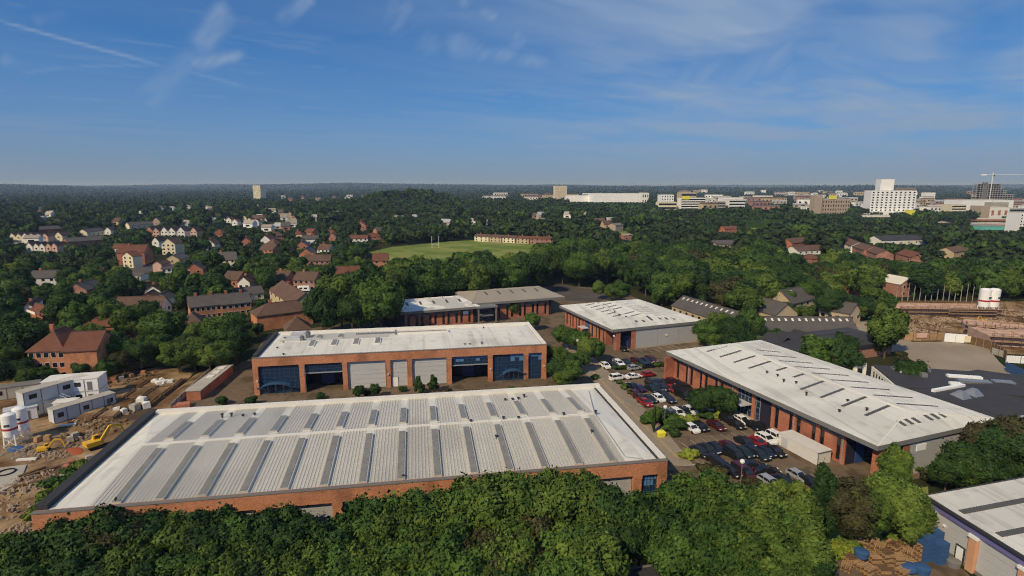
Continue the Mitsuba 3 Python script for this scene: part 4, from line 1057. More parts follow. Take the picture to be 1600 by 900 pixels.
house('hillside_house', 'fifth white gabled house from the left in the cluster under the distant tower', 'house', (-346.73,747.76), (-341.70,747.76), 10, 5.5, 42, 'render_cream', 'tile_red', 'front', (1, 1), 0, 'white gabled houses in a cluster', clear=40)
house('hillside_house', 'sixth white gabled house from the left in the cluster under the distant tower', 'house', (-320.55,707.98), (-314.20,707.98), 10, 5.5, 42, 'render_white', 'tile_red', 'front', (1, 1), 0, 'white gabled houses in a cluster', clear=40)
house('hillside_house', 'seventh white gabled house from the left in the cluster under the distant tower', 'house', (-350.28,792.23), (-340.52,792.23), 10, 5.5, 42, 'render_white', 'tile_red', 'front', (1, 1), 0, 'white gabled houses in a cluster', clear=40)
house('row_garage', 'flat white garage block between the two gabled rows', 'garage', (-429.53,486.46), (-422.82,492.15), 6, 2.5, 12, 'render_white', 'slate_dark', 'along', (0, 0), 0, clear=20)
house('row_garage', 'short white garage block right of the longer one between the rows', 'garage', (-425.89,499.30), (-417.45,499.30), 6, 3.5, 12, 'render_white', 'tile_brown', 'along', (0, 0), 0, clear=20)
house('ridge_roof', 'long brown roof behind the upper gabled row', 'house', (-482.16,581.46), (-472.13,598.81), 10, 5.0, 32, 'brick_red', 'slate_grey', 'along', (0, 0), 0, clear=10)
house('ridge_roof', 'long dark roof between the gabled rows and the red roofed block', 'house', (-365.07,465.71), (-349.25,488.02), 10, 4.0, 30, 'brick_red', 'slate_grey', 'along', (6, 1), 0, clear=20)
house('ridge_roof', 'dark roof with white gable end above the long dark roof', 'house', (-410.37,549.59), (-410.31,573.16), 9, 5.0, 34, 'render_cream', 'slate_grey', 'along', (4, 1), 0, clear=20)
house('white_end_house', 'white gabled house at the right end of the dark roof', 'house', (-405.76,566.79), (-399.39,566.79), 9, 5.5, 45, 'render_white', 'tile_brown', 'front', (1, 1), 0, clear=30)
house('ridge_roof', 'pair of grey roofs behind the steep gabled row', 'house', (-434.11,646.98), (-419.85,668.46), 10, 5.0, 32, 'render_cream', 'slate_grey', 'along', (4, 1), 0, clear=20)
house('grey_gable_house', 'grey house with pale gable above the steep gabled row', 'house', (-440.90,700.03), (-431.48,700.03), 9, 6.0, 45, 'stone_grey_tan', 'slate_grey', 'front', (1, 1), 0, clear=30)
house('brick_villa', 'red brick villa standing among dense trees', 'house', (-167.98,608.44), (-155.68,608.44), 10, 7.0, 40, 'brick_pink', 'tile_red', 'front', (2, 2), 1, clear=40)
house('brick_villa', 'pale gabled house below and left of the red brick villa', 'house', (-166.80,512.53), (-158.14,512.53), 9, 4.0, 36, 'brick_pink', 'tile_brown', 'front', (1, 1), 0, clear=30)
house('brick_villa', 'brown roofed houses glimpsed in the trees left of the villa', 'house', (-332.27,834.16), (-315.47,834.16), 9, 5.0, 38, 'stone_grey_tan', 'tile_brown', 'front', (1, 1), 0, clear=34)
house('field_terrace', 'leftmost pale terrace house at the far edge of the playing field', 'house', (-34.10,513.40), (-21.12,506.96), 9, 4.5, 20, 'render_cream', 'tile_brown', 'along', (3, 2), 1, 'terrace houses beyond the field', clear=60)
house('field_terrace', 'second terrace house from the left beyond the playing field', 'house', (-19.98,506.96), (-9.59,500.68), 9, 4.5, 20, 'stone_tan', 'tile_brown', 'along', (3, 2), 1, 'terrace houses beyond the field', clear=60)
house('field_terrace', 'third terrace house from the left beyond the playing field', 'house', (-8.46,500.68), (2.23,494.55), 9, 4.5, 20, 'render_cream', 'tile_brown', 'along', (3, 2), 1, 'terrace houses beyond the field', clear=60)
house('field_terrace', 'fourth terrace house from the left beyond the playing field', 'house', (3.90,494.55), (14.31,488.56), 9, 4.5, 20, 'stone_tan', 'tile_red', 'along', (3, 2), 1, 'terrace houses beyond the field', clear=60)
house('field_terrace', 'rightmost terrace house beyond the playing field', 'house', (15.41,488.56), (35.91,482.72), 9, 4.5, 20, 'brick_pink', 'tile_red', 'along', (5, 2), 2, 'terrace houses beyond the field', clear=60)
house('clubhouse', 'tan brick clubhouse with flat roof beside the distant pitch', 'house', (99.06,502.86), (113.51,509.41), 11, 6.0, 10, 'brick_pink', 'roof_tan_mat', 'along', (3, 1), 0, clear=90)
house('clubhouse', 'pale brick hall behind the tan brick clubhouse', 'house', (112.37,618.22), (122.64,628.32), 10, 7.0, 20, 'stone_grey_tan', 'concrete_dark', 'along', (2, 2), 0, clear=60)
# ordinary houses of the left suburbs, set at random between the ones above
hr = np.random.default_rng(77)
WN = {'brick_orange': 'orange brick', 'brick_red': 'red brick', 'brick_pink': 'pink brick', 'render_white': 'white', 'render_cream': 'cream'}
RN = {'tile_brown': 'brown', 'tile_red': 'red brown', 'slate_grey': 'grey'}
plots = []
while len(plots) < 27:
    a, D = math.radians(hr.uniform(-41, -13)), hr.uniform(215, 600)
    x, y = D * math.sin(a), D * math.cos(a)
    L, W, yaw = hr.uniform(8, 16), hr.uniform(7.5, 9.5), hr.choice([10, 100, 35, -20]) + hr.normal(0, 6)
    f = Fr((x, y), yaw); poly = Polygon(f.poly([(-3, -5), (L + 3, -5), (L + 3, W + 4), (-3, W + 4)]))
    if any(b.intersects(poly) for b in BLOCK) or any(q[-1].intersects(poly) for q in plots) or any(o[0].contains(Point(x, y)) and o[1] > D and hr.uniform() < .8 for o in OPEN):
        continue
    plots.append((x / y, x, y, L, W, yaw, hr.choice(list(WN), p=[.3, .3, .16, .16, .08]), hr.choice(list(RN), p=[.45, .3, .25]), hr.choice(['along', 'front', 'hip'], p=[.55, .25, .2]), poly))
tally = {}
for _, x, y, L, W, yaw, wm, rm, style, _p in sorted(plots, key=lambda q: q[0]):
    n = f'{WN[wm]} house with {RN[rm]} roof'; tally[n] = tally.get(n, 0) + 1
    if style == 'front':
        L, W = W, L
    f = Fr((x, y), yaw); p1, p2 = f.poly([(0, 0), (L, 0)])
    house('suburb_house', f'{n}, {nth(tally[n])} such from left in the left suburbs', 'house', p1, p2, W, hr.uniform(4.6, 5.4), hr.uniform(34, 44), wm, rm, style, (max(2, int(L // 3)), 2), int(hr.integers(0, 2)), side=int(hr.choice([-1, 0, 1])), clear=8)
# right: stone houses behind the car park unit
house('slate_hall', 'long slate roofed hall with a row of small roof lights behind the far unit', 'hall', (62.98,218.90), (74.52,187.61), 10.5, 3.4, 33, 'stone_tan', 'slate_grey', 'along', (9, 1), 0, lights=12, clear=8)
house('slate_hall', 'short tail of slate roof with white roof lights beside the trees', 'hall', (76.64,194.95), (79.92,187.52), 9, 3.2, 30, 'stone_tan', 'slate_grey', 'along', (0, 0), 0, lights=4, clear=0)
house('stone_house', 'tan stone house with grey roof and wide gable above the long stone range', 'house', (88.35,207.93), (92.59,195.16), 10, 5.0, 36, 'stone_tan', 'slate_grey', 'along', (4, 1), 0, side=1, clear=10)
house('stone_house', 'tan stone house with the tallest grey roof, second in the group', 'house', (107.07,212.55), (126.06,226.50), 10, 5.5, 40, 'stone_tan', 'slate_grey', 'along', (5, 2), 0, lights=2, clear=10)
house('stone_house', 'tan stone house with low brown grey roof, right of the group', 'house', (115.25,207.98), (121.24,199.37), 9, 4.5, 34, 'stone_tan', 'slate_grey', 'along', (4, 1), 0, side=1, clear=10)
house('stone_house', 'small tan gable behind the wide gabled stone house', 'house', (104.83,227.86), (107.83,222.52), 8, 5.5, 38, 'stone_grey_tan', 'tile_brown', 'along', (2, 1), 0, side=1, clear=10)
house('stone_range', 'long low stone range with white roof lights and pale piers', 'hall', (80.18,179.01), (111.88,178.19), 11, 3.4, 32, 'stone_tan', 'slate_grey', 'along', (13, 1), 0, lights=14, clear=6)
house('lone_house', 'small red brick house with white bay among the right hand trees', 'house', (151.94,250.96), (161.26,255.88), 8, 4.5, 34, 'brick_red', 'slate_grey', 'along', (2, 2), 0, clear=30)
house('white_gable_villa', 'brick house with white triangular gable above the right building site', 'house', (175.12,252.39), (183.52,254.08), 11, 6.0, 33, 'brick_pink', 'cap_white', 'front', (2, 2), 0, clear=26)
house('yellow_brick_house', 'yellow brick house with brown roof on the far right', 'house', (294.28,376.37), (312.58,387.67), 10, 6.0, 28, 'stone_tan', 'tile_brown', 'along', (2, 2), 0, clear=50)
house('yellow_brick_house', 'smaller yellow brick house just right of the other one', 'house', (322.06,399.66), (327.33,395.59), 9, 6.0, 25, 'stone_tan', 'tile_brown', 'along', (2, 2), 0, clear=40)
house('right_terrace', 'white banded low house with red brown roof, left end of the right terraces', 'house', (206.41,408.26), (230.75,416.51), 12, 3.2, 26, 'render_white', 'tile_brown', 'along', (5, 1), 0, clear=40)
house('right_terrace', 'brown roofed house with red side behind the white banded one', 'house', (220.12,445.40), (241.14,460.86), 10, 5.0, 32, 'brick_red', 'tile_brown', 'along', (3, 1), 0, clear=20)
house('right_terrace', 'small red roofed house below the white banded one', 'house', (190.22,372.96), (192.71,363.10), 8, 3.0, 30, 'brick_pink', 'tile_red', 'hip', (1, 1), 0, clear=20)
house('right_terrace', 'first bay of the long brown roofed terrace on the right', 'house', (265.63,461.07), (252.31,421.56), 10, 5.5, 30, 'render_white', 'tile_brown', 'along', (3, 2), 0, clear=40)
house('right_terrace', 'second bay of the long brown roofed terrace on the right', 'house', (254.01,424.41), (245.51,394.72), 10, 5.2, 30, 'brick_pink', 'tile_brown', 'along', (3, 2), 0, clear=40)
house('right_terrace', 'third bay of the long brown roofed terrace on the right', 'house', (249.04,400.49), (241.37,374.00), 10, 5.0, 30, 'brick_pink', 'tile_brown', 'along', (3, 2), 0, clear=40)
house('right_terrace', 'right end of the long brown roofed terrace on the right', 'house', (259.30,381.77), (255.76,361.06), 10, 4.5, 30, 'brick_pink', 'tile_red', 'along', (3, 1), 0, clear=30)
house('dark_hall', 'long dark roofed hall with white gable posts beyond the terraces', 'hall', (307.22,471.43), (353.61,482.72), 16, 4.5, 22, 'render_white', 'slate_dark', 'along', (6, 1), 0, clear=60)
house('farm_shed', 'dark shed with pale ribbed side beside the distant meadow', 'shed', (164.36,455.00), (182.76,460.04), 14, 3.0, 20, 'concrete', 'slate_grey', 'along', (6, 1), 0, clear=50)
house('red_barn', 'red brick barn in front of the long hedge', 'house', (220.71,590.01), (239.43,598.81), 12, 5.0, 22, 'brick_red', 'tile_red', 'along', (4, 1), 0, clear=90)

# dark roofed neighbours right of the car park unit
hf = Fr((79.47,150.43), 20.5)
hn = thing('slate_school', 'low building with broad dark slate roof behind the car park unit', 'school')
part(hn, 'wall', M().box(1, 37, 1, 16, 0, 4.0), 'brick_pink', hf)
hip(hn, hf, 0, 38, 0, 17, 4.5, 5.9, 'u', 9, 'slate_dark', fascia='slate_dark', fh=.5)
for k in range(3):
    x = 2 + 5.2 * k
    part(hn, 'dormer', M().slab([(x, 9, 4.7), (x + 2.5, 9, 6.3), (x + 2.5, 16.8, 6.1), (x, 16.8, 4.6)], .15).slab([(x + 2.5, 9, 6.3), (x + 5, 9, 4.7), (x + 5, 16.8, 4.6), (x + 2.5, 16.8, 6.1)], .15), 'slate_dark', hf)
block(hf.poly([(0, 0), (38, 0), (38, 17), (0, 17)]), .5)
kf = Fr((86.7, 121.9), -13.8)
kn = thing('white_walled_school', 'dark flat roofed building with white wall and slot windows behind the car park unit', 'school')
part(kn, 'wall', M().box(0, 34, 0, 15.6, 0, 5.2), 'render_white', kf)
part(kn, 'roof', M().box(.25, 34.4, -.3, 15.9, 5.2, 5.5), 'slate_dark', kf)
part(kn, 'stair_block', M().box(-3.9, -1.0, 15.9, 19.5, 0, 5.6), 'render_white', kf, label='separate white stair block with dark arch')
part(kn, 'arch', M().box(-3.0, -1.9, 15.8, 15.89, 1.2, 4.3), 'glass_dark', kf)
part(kn, 'link', M().box(-1.0, 0, 16.2, 19.0, 0, 4.4), 'recess_navy', kf)
for k in range(8):
    part(kn, 'window', M().box(-.09, -.01, 1.0 + k * 1.75, 1.6 + k * 1.75, 1.2, 4.4), 'glass_dark', kf)
for x, y, w, d, h, m in ((3.5, 12.4, 5, 1.4, .5, 'steel_grey'), (4.5, 10.6, 4, 1.2, .45, 'paint_white'), (9.5, 12.6, 2.2, 1.6, .6, 'steel_grey'), (14, 9.4, 7, 1.3, .5, 'paint_white'), (14.5, 5.6, 6.5, 2.0, .6, 'steel_grey'), (12, 3.8, 2.2, 1.0, .5, 'paint_white'), (22, 6.5, 4, 2.0, .6, 'steel_grey'), (8, 8, 1.2, 1.2, .9, 'fascia_grey')):
    part(kn, 'roof_plant', M().box(x, x + w, y, y + d, 5.5, 5.5 + h), m, kf)
block(kf.poly([(-4, 0), (34, 0), (34, 20), (-4, 20)]), .5)
jf = Fr((90.38,103.33), 20.5)
jn = thing('red_piered_school', 'dark roofed wing with red brick piers and glass roof lights at the right edge', 'school')
part(jn, 'wall', M().box(.6, 36, .8, 21, 0, 4.1), 'recess_navy', jf)
for k in range(12):
    part(jn, 'brick_pier', M().box(.6 + 3.2 * k, 1.7 + 3.2 * k, .45, .79, 0, 4.0), 'brick_red', jf)
part(jn, 'gutter', M().box(0, 36.5, -.1, .1, 4.05, 4.4), 'clad_pale', jf)
part(jn, 'roof', M().slab([(-1, 0, 4.4), (36.5, 0, 4.4), (36.5, 11, 6.0), (-1, 11, 6.0)], .2).slab([(-1, 11, 6.0), (36.5, 11, 6.0), (36.5, 22, 4.4), (-1, 22, 4.4)], .2), 'slate_dark', jf)
for x in (9, 13):
    part(jn, 'glass_lantern', M().hexa([(x - 1.6, 7.6, 5.3), (x + 1.6, 7.6, 5.3), (x + 1.6, 10.6, 5.8), (x - 1.6, 10.6, 5.8)], [(x - .5, 8.6, 6.9), (x + .5, 8.6, 6.9), (x + .5, 9.6, 6.9), (x - .5, 9.6, 6.9)]), 'steel_grey', jf)
part(jn, 'roof_walk', M().box(6, 16, 12.5, 13.3, 5.7, 6.3), 'paint_white', jf)
block(jf.poly([(-1, -1), (37, -1), (37, 22), (-1, 22)]), .5)
single('red_canopy', 'small red canopy between the dark flat roofs', 'canopy', M().tube((0, 0, 0), (0, 0, 4.6), .15, 6).tube((0, 0, 4.4), (0, 0, 5.4), 1.6, 8, .1), 'paint_red', Fr((102.79,121.23)))


# ------------------------------------------------------------------ the town and far landmarks
def tower(name, label, cat, x0, x1, top, D, depth, mat, floors=0, cols=0, band=None, yaw=4.0, roof='concrete', z0=0.0, win='glass_dark', keep=30):
    """A far building: body, parapet, and rows of separate windows (or one ribbon per floor)."""
    fr = Fr((x0, D), yaw)
    L = (x1 - x0) / math.cos(math.radians(yaw))
    t = thing(name, label, cat)
    part(t, 'wall', M().box(0, L, 0, depth, z0, top), mat, fr)
    part(t, 'roof', M().box(.4, L - .4, .4, depth - .4, top, top + .5), roof, fr)
    h = (top - z0 - 2) / max(floors, 1)
    for j in range(floors):
        z = z0 + 1.2 + j * h
        if cols:
            w = L / cols
            for i in range(cols):
                part(t, 'window', M().box((i + .3) * w, (i + .7) * w, -.12, .02, z + h * .25, z + h * .75), win, fr)
        else:
            part(t, 'window_ribbon', M().box(.6, L - .6, -.12, .02, z + h * .3, z + h * .8), win, fr)
    if band:
        part(t, 'sign', M().box(*band[:2], -.3, .0, *band[2:4]), band[4], fr)
    block(fr.poly([(0, 0), (L, 0), (L, depth), (0, depth)]), 4)
    if keep:
        open_front(fr.poly([(0, 0), (L, 0), (L, 3), (0, 3)]), min(5, top * .3) if label[:4] != 'turq' else .3)
    return t, fr, L


tower('tower_block', 'tall pale tower block alone on the left skyline', 'tower block', -853.8, -826.3, 47.9, 1900, 26, 'render_cream', 15, 6, yaw=-14, keep=160)
tower('slab_block', 'broad pale slab block on the middle skyline', 'tower block', 139.5, 181.7, 46.9, 1900, 18, 'render_cream', 14, 0, win='stone_grey_tan', keep=200)
tower('white_shed', 'long white shed on the skyline right of the slab block', 'warehouse', 217.4, 348.6, 27.1, 1550, 60, 'paint_white', keep=220)
tower('white_shed', 'lower white shed between the slab block and the long shed', 'warehouse', 154.9, 228.0, 21.1, 1600, 40, 'paint_white', keep=220)
tower('white_shed', 'white shed end block right of the long shed', 'warehouse', 339.0, 357.4, 29.5, 1500, 30, 'render_white', 2, 3, keep=200)
tower('white_office', 'white office block with few windows left of the striped offices', 'office', 311.7, 338.4, 29.7, 1200, 25, 'paint_white', 5, 5, keep=190)
tower('white_office', 'low white block in front of the white office', 'office', 288.6, 325.1, 16.6, 1130, 18, 'render_cream', 2, 0, keep=150)
tower('striped_office', 'striped office block with yellow sign', 'office', 332.7, 381.8, 24.6, 1130, 22, 'render_white', 5, 0, (1.5, 17, 22.2, 28.4, 'sign_yellow'), keep=190)
tower('beige_office', 'beige block rising behind the striped offices', 'office', 411.7, 449.1, 31.6, 1400, 30, 'stone_tan', 3, 0, keep=100)
tower('grey_office', 'small striped grey office right of the yellow sign', 'office', 398.5, 417.2, 18.1, 1120, 20, 'concrete', 3, 0, keep=180)
tower('white_office', 'wide white office with stepped top in the town centre', 'office', 446.0, 480.2, 20.3, 1180, 30, 'render_white', 3, 0, keep=190)
tower('white_office', 'white flat topped block behind the stepped office', 'office', 496.3, 544.4, 20.4, 1350, 30, 'paint_white', 1, 0, keep=100)
tower('brown_office', 'brown office with rows of dark windows and yellow roof sign', 'office', 502.6, 549.4, 27.1, 930, 24, 'stone_grey_tan', 4, 11, (10, 23, 27.6, 33.2, 'sign_yellow'), keep=150)
tower('brown_stair_tower', 'blank brown tower at the left of the brown office', 'office', 487.6, 500.0, 33.3, 925, 14, 'stone_grey_tan', keep=130)
t, f, L = tower('hotel', 'large white hotel with a grid of small windows', 'hotel', 611.5, 685.9, 40.4, 980, 22, 'paint_white', 9, 10, yaw=-3, keep=190)
part(t, 'plinth', M().box(-3, L + 3, -4, 0, 0, 6.5), 'paint_white', f)
tower('hotel_tower', 'white stair tower standing above the hotel roof', 'tower', 640.3, 662.7, 59.8, 1003, 16, 'paint_white', 0, 0, yaw=-3, keep=0)
tower('hotel_plant_room', 'grey plant room on the hotel roof, right of the stair tower', 'plant room', 669.2, 704.0, 44.5, 1006, 10, 'concrete_dark', yaw=-3, z0=39.0, keep=0)
tower('yellow_kiosk', 'bright yellow box beside the foot of the hotel', 'kiosk', 644.9, 656.4, 9.6, 930, 10, 'sign_yellow', keep=120)
tower('low_white_block', 'low white building under the hotel', 'office', 546.9, 601.2, 2.4, 900, 14, 'render_white', 1, 8, keep=120)
tower('white_store', 'long blank white store with slab frame rising behind', 'store', 822.4, 923.1, 22.4, 1050, 40, 'paint_white', keep=190)
tower('banded_office', 'cream banded office at the left of the blank white store', 'office', 766.8, 793.5, 16.0, 1000, 24, 'render_cream', 3, 0, keep=160)
tower('arched_building', 'white building with dark arched openings before the store', 'office', 716.9, 748.6, 17.0, 860, 20, 'render_white', 1, 3, win='brick_red', keep=160)
tower('arched_building', 'grey tower at the left of the arched white building', 'office', 696.3, 709.6, 19.2, 850, 20, 'stone_grey_tan', keep=140)
tower('arched_building', 'red brick base in front of the arched white building', 'office', 655.7, 708.4, 2.4, 800, 24, 'brick_red', 1, 10, keep=140)
tower('arched_building', 'grey windowed top behind the arched white building', 'office', 757.1, 784.4, 22.7, 905, 14, 'concrete', 1, 5, keep=60)
tower('teal_store', 'turquoise clad store at the right edge', 'store', 527.9, 569.5, 4.1, 640, 40, 'paint_teal', 0, 0, roof='concrete_dark', keep=120)
tower('teal_store', 'pink edged dark roof strip behind the turquoise store', 'store', 558.0, 619.1, 2.9, 700, 20, 'render_pink', keep=120)
tower('white_tower', 'narrow white tower cut by the right edge', 'tower', 533.6, 546.4, 21.0, 600, 16, 'paint_white', 6, 4, keep=110)
tower('red_brick_office', 'red brick block among trees left of the turquoise store', 'office', 566.2, 590.0, 0.5, 760, 20, 'brick_orange', 2, 6, keep=120)
tower('glass_hall', 'green glazed hall behind the arched building', 'hall', 825.2, 891.0, 11.4, 950, 30, 'frame_grey', 2, 0, keep=120)
tower('white_clinic', 'white clinic far behind the hotel on the wooded slope', 'clinic', 1436.8, 1472.4, 23.8, 2000, 20, 'paint_white', keep=120)

# building frame under construction: bare slabs and posts
t = thing('unfinished_tower', 'dark concrete tower frame under construction above the white store', 'building frame')
D, f = 1300, Fr((1056.0, 1300), 2)
W = 1118.3 - 1056.0
top = 52.8
n = 11
for k in range(n):
    z = top * (k + 1) / n
    w = W * (.85 if k > 7 else 1.0 if k > 5 else 1.32)
    part(t, 'floor_slab', M().box(0, w, 0, 22, z - .9, z), 'concrete', f)
    p = M()
    for i in range(int(w // 6) + 1):
        for y in (.5, 11, 21):
            p.box(i * 6, i * 6 + .8, y, y + .7, z - top / n, z - .9)
    part(t, 'post_row', p, 'concrete', f)
    part(t, 'safety_screen', M().box(.9, w - .9, 8, 8.3, z - top / n + .1, z - 1.0), 'recess_navy', f)
part(t, 'lift_core', M().box(9, 15, -.6, 8, 0, top + 3), 'concrete_dark', f)
c = thing('tower_crane', 'white tower crane with long jib over the tower frame', 'crane')
cx, zj = 1070.9, 72.4
cfm = Fr((cx, 1290), 0)
part(c, 'mast', M().box(-.6, .6, -.6, .6, 0, zj + 5), 'paint_white', cfm)
part(c, 'jib', M().box(1, 92, -.4, .4, zj, zj + .8), 'paint_white', cfm)
part(c, 'counter_jib', M().box(-24, -1, -.4, .4, zj - .1, zj + .6), 'paint_white', cfm)
part(c, 'counterweight', M().box(-26, -15, -1.4, 1.4, zj - 1.6, zj + 1.6), 'paint_white', cfm)
part(c, 'cab', M().box(1.0, 3.4, -1.4, 1.4, zj - 3.2, zj - .4), 'glass_dark', cfm)

# low far roofs of the town, one shed each
ft = [('render_white', 'roof_tan_mat'), ('paint_white', 'concrete'), ('stone_tan', 'tile_brown'), ('brick_pink', 'slate_grey'), ('concrete', 'clad_grey')]
rg = np.random.default_rng(5)


ROOFS = {'roof_tan_mat': 'tan roofed', 'concrete': 'grey roofed', 'tile_brown': 'brown roofed', 'slate_grey': 'slate roofed', 'clad_grey': 'flat grey'}
WALLS = {'render_white': 'white', 'paint_white': 'bright white', 'stone_tan': 'tan', 'brick_pink': 'pink brick', 'concrete': 'grey'}


def far_sheds(n, px, yr, where, wl=(14, 40), hh=(6, 11), steep=.16):
    found = []
    for k in range(n):
        a = math.radians(rg.uniform(*px)); D = rg.uniform(*yr)
        x, y = D * math.sin(a), D * math.cos(a)
        L, Wd, h, yaw, mats = rg.uniform(*wl), rg.uniform(10, 22), rg.uniform(*hh), rg.uniform(-25, 25), ft[rg.integers(5)]
        if steep > .2:
            Wd *= .55
        poly = Polygon(Fr((x, y), yaw).poly([(0, 0), (L, 0), (L, Wd), (0, Wd)]))
        if any(b.intersects(poly) for b in BLOCK):
            continue
        BLOCK.append(poly.buffer(3))
        found.append((x / y, x, y, L, Wd, h, yaw, mats))
        open_front(list(poly.exterior.coords)[:4], h * .4)
    seen = {}
    for _, x, y, L, Wd, h, yaw, (wm, rm) in sorted(found):
        z = float(lie(x, y)); seen[wm] = seen.get(wm, 0) + 1
        t = thing('far_house' if steep > .2 else 'far_shed', f'{WALLS[wm]} {ROOFS[rm]} building, {nth(seen[wm])} such from left {where}', 'building')
        f = Fr((x, y), yaw, z); r = h + Wd * steep
        part(t, 'wall', M().box(0, L, 0, Wd, -2, h), wm, f)
        if steep > .2:
            part(t, 'gable', M().hexa([(.02, 0, h), (.25, 0, h), (.25, Wd, h), (.02, Wd, h)], [(.02, Wd / 2 - .05, r - .2), (.25, Wd / 2 - .05, r - .2), (.25, Wd / 2 + .05, r - .2), (.02, Wd / 2 + .05, r - .2)])
                 .hexa([(L - .25, 0, h), (L - .02, 0, h), (L - .02, Wd, h), (L - .25, Wd, h)], [(L - .25, Wd / 2 - .05, r - .2), (L - .02, Wd / 2 - .05, r - .2), (L - .02, Wd / 2 + .05, r - .2), (L - .25, Wd / 2 + .05, r - .2)]), wm, f)
        part(t, 'roof', M().slab([(-.4, -.5, h), (L + .4, -.5, h), (L + .4, Wd / 2, r), (-.4, Wd / 2, r)], .25).slab([(-.4, Wd / 2, r), (L + .4, Wd / 2, r), (L + .4, Wd + .5, h), (-.4, Wd + .5, h)], .25), rm, f)
        for i in range(max(1, int(L // 9))):
            part(t, 'window', M().box((i + .3) * L / max(1, int(L // 9)), (i + .7) * L / max(1, int(L // 9)), -.1, .02, h * .45, h * .75), 'glass_dark', f)


far_sheds(75, (17, 42), (1150, 2300), 'in the low right town', (25, 70), (9, 15))
far_sheds(36, (16, 40), (2400, 4200), 'on the far slope behind the town', (20, 60), (10, 18))
far_sheds(22, (-22, -8), (1500, 2600), 'left of the wooded knoll', (10, 24), (7, 10), .3)
far_sheds(14, (-4, 8), (1700, 2700), 'on the plain behind the field woods', (20, 70), (9, 14))
far_sheds(34, (-41, -17), (620, 1400), 'in the left woods', (8, 14), (5, 6.5), .42)
far_sheds(14, (-14, 12), (560, 900), 'in the middle woods', (8, 13), (5, 6.5), .42)


# ------------------------------------------------------------------ building site on the left
def cabin(label, o, yaw, L, W, z0, h, roof='clad_pale', wall='paint_white', nx=4, ends=True):
    fr = Fr(o, yaw, z0)
    t = thing('site_cabin', label, 'cabin', 'site cabins')
    part(t, 'body', M().box(0, L, 0, W, 0, h), wall, fr)
    part(t, 'roof', M().box(-.1, L + .1, -.1, W + .1, h, h + .15), roof, fr)
    for k in range(nx + 1):
        part(t, 'rib', M().box(k * L / nx - .08, k * L / nx + .08, -.06, -.002, 0, h), 'fascia_grey', fr)
    for k in range(nx):
        if k % 2 == 0:
            w = part(t, 'window', M().box((k + .3) * L / nx, (k + .75) * L / nx, -.05, -.002, 1.1, 2.1), 'glass_dark', fr)
    part(t, 'door', M().box((nx - .8) * L / nx, (nx - .45) * L / nx, -.05, -.002, .1, 2.1), 'fascia_grey', fr)
    return t, fr


# two stacked pairs and single units
cabin('lower white cabin of the broad stack at the back of the left site', (-107.05,123.09), 16, 11.2, 5.0, .1, 2.75, nx=4)
cabin('upper white cabin of the broad stack at the back of the left site', (-107.05,123.09), 16, 11.2, 5.0, 3.05, 2.75, 'cap_white', nx=4)
cabin('lower grey white cabin of the left stack on the left site', (-105.24,116.23), 64, 13, 3.0, .1, 2.75, nx=4, wall='concrete_pale')
cabin('upper grey white cabin of the left stack on the left site', (-105.24,116.23), 64, 13, 3.0, 3.05, 2.75, 'concrete', nx=4, wall='concrete_pale')
cabin('long white cabin standing on the ground in front of the stacks', (-97.01,113.55), 60, 12, 2.7, .1, 2.9, 'concrete', nx=5, wall='concrete_pale')
cabin('small white cabin between the long cabin and the broad stack', (-100.79,117.97), 16, 4.2, 2.6, .1, 2.7, 'cap_white', nx=2)
cabin('low white store cabin behind the two silos', (-107.32,113.23), 40, 5.5, 3, .1, 2.6, 'clad_pale', nx=2)
cabin('grey cabin at the left edge behind the stacks', (-122.02,126.21), 30, 9, 3.5, .1, 2.7, 'concrete_dark', 'concrete', nx=3)
t = thing('site_stair', 'steel stair leaning on the broad stack of cabins', 'stair')
sf = Fr((-101.34,121.59), 12)
part(t, 'flight', M().bar((0, -.6, 2.9), (4.5, -.6, .2), .9, .15), 'steel_grey', sf)
part(t, 'handrail', M().bar((0, -1.1, 3.9), (4.5, -1.1, 1.2), .06, .06).bar((0, -.1, 3.9), (4.5, -.1, 1.2), .06, .06), 'paint_white', sf)
part(t, 'landing', M().box(-6.5, 0, -1.2, -.1, 2.8, 2.95), 'steel_grey', sf)


def silo(label, o, h=5.2, r=1.45, leg=2.6, s=1.0):
    fr = Fr(o, 20)
    t = thing('silo', label, 'silo', 'mortar silos')
    h, r, leg = h * s, r * s, leg * s
    part(t, 'tank', M().tube((0, 0, leg), (0, 0, leg + h), r, 20), 'paint_white', fr, 40)
    part(t, 'cap', M().tube((0, 0, leg + h), (0, 0, leg + h + .35 * s), r, 20, r * .55), 'paint_white', fr, 40)
    part(t, 'hopper', M().tube((0, 0, leg - 1.4 * s), (0, 0, leg), .3 * s, 16, r), 'paint_white', fr, 40)
    part(t, 'band', M().tube((0, 0, leg + h * .30), (0, 0, leg + h * .40), r + .02, 20), 'paint_red', fr, 40)
    part(t, 'name_plate', M().box(-.5 * s, .5 * s, -r - .05, -r + .15, leg + h * .5, leg + h * .6), 'felt_dark', fr)
    for sx in (-1, 1):
        for sy in (-1, 1):
            part(t, 'leg', M().bar((sx * r * .8, sy * r * .8, 0), (sx * r * .7, sy * r * .7, leg + .3), .2, .2), 'paint_white', fr)
        part(t, 'brace', M().bar((-r * .8, sx * r * .8, .2), (r * .75, sx * r * .75, leg - .2), .1, .1).bar((r * .8, sx * r * .8, .2), (-r * .75, sx * r * .75, leg - .2), .1, .1), 'paint_white', fr)


silo('white silo with red band in front, on the left building site', (-97.39,103.61), s=.82)
silo('white silo behind and right of the front one on the left building site', (-97.91,106.74), s=.82)
silo('left of two white silos with red bands on the right building site', (183.99,216.84), s=1.3)
silo('right of two white silos with red bands on the right building site', (187.49,216.84), s=1.3)


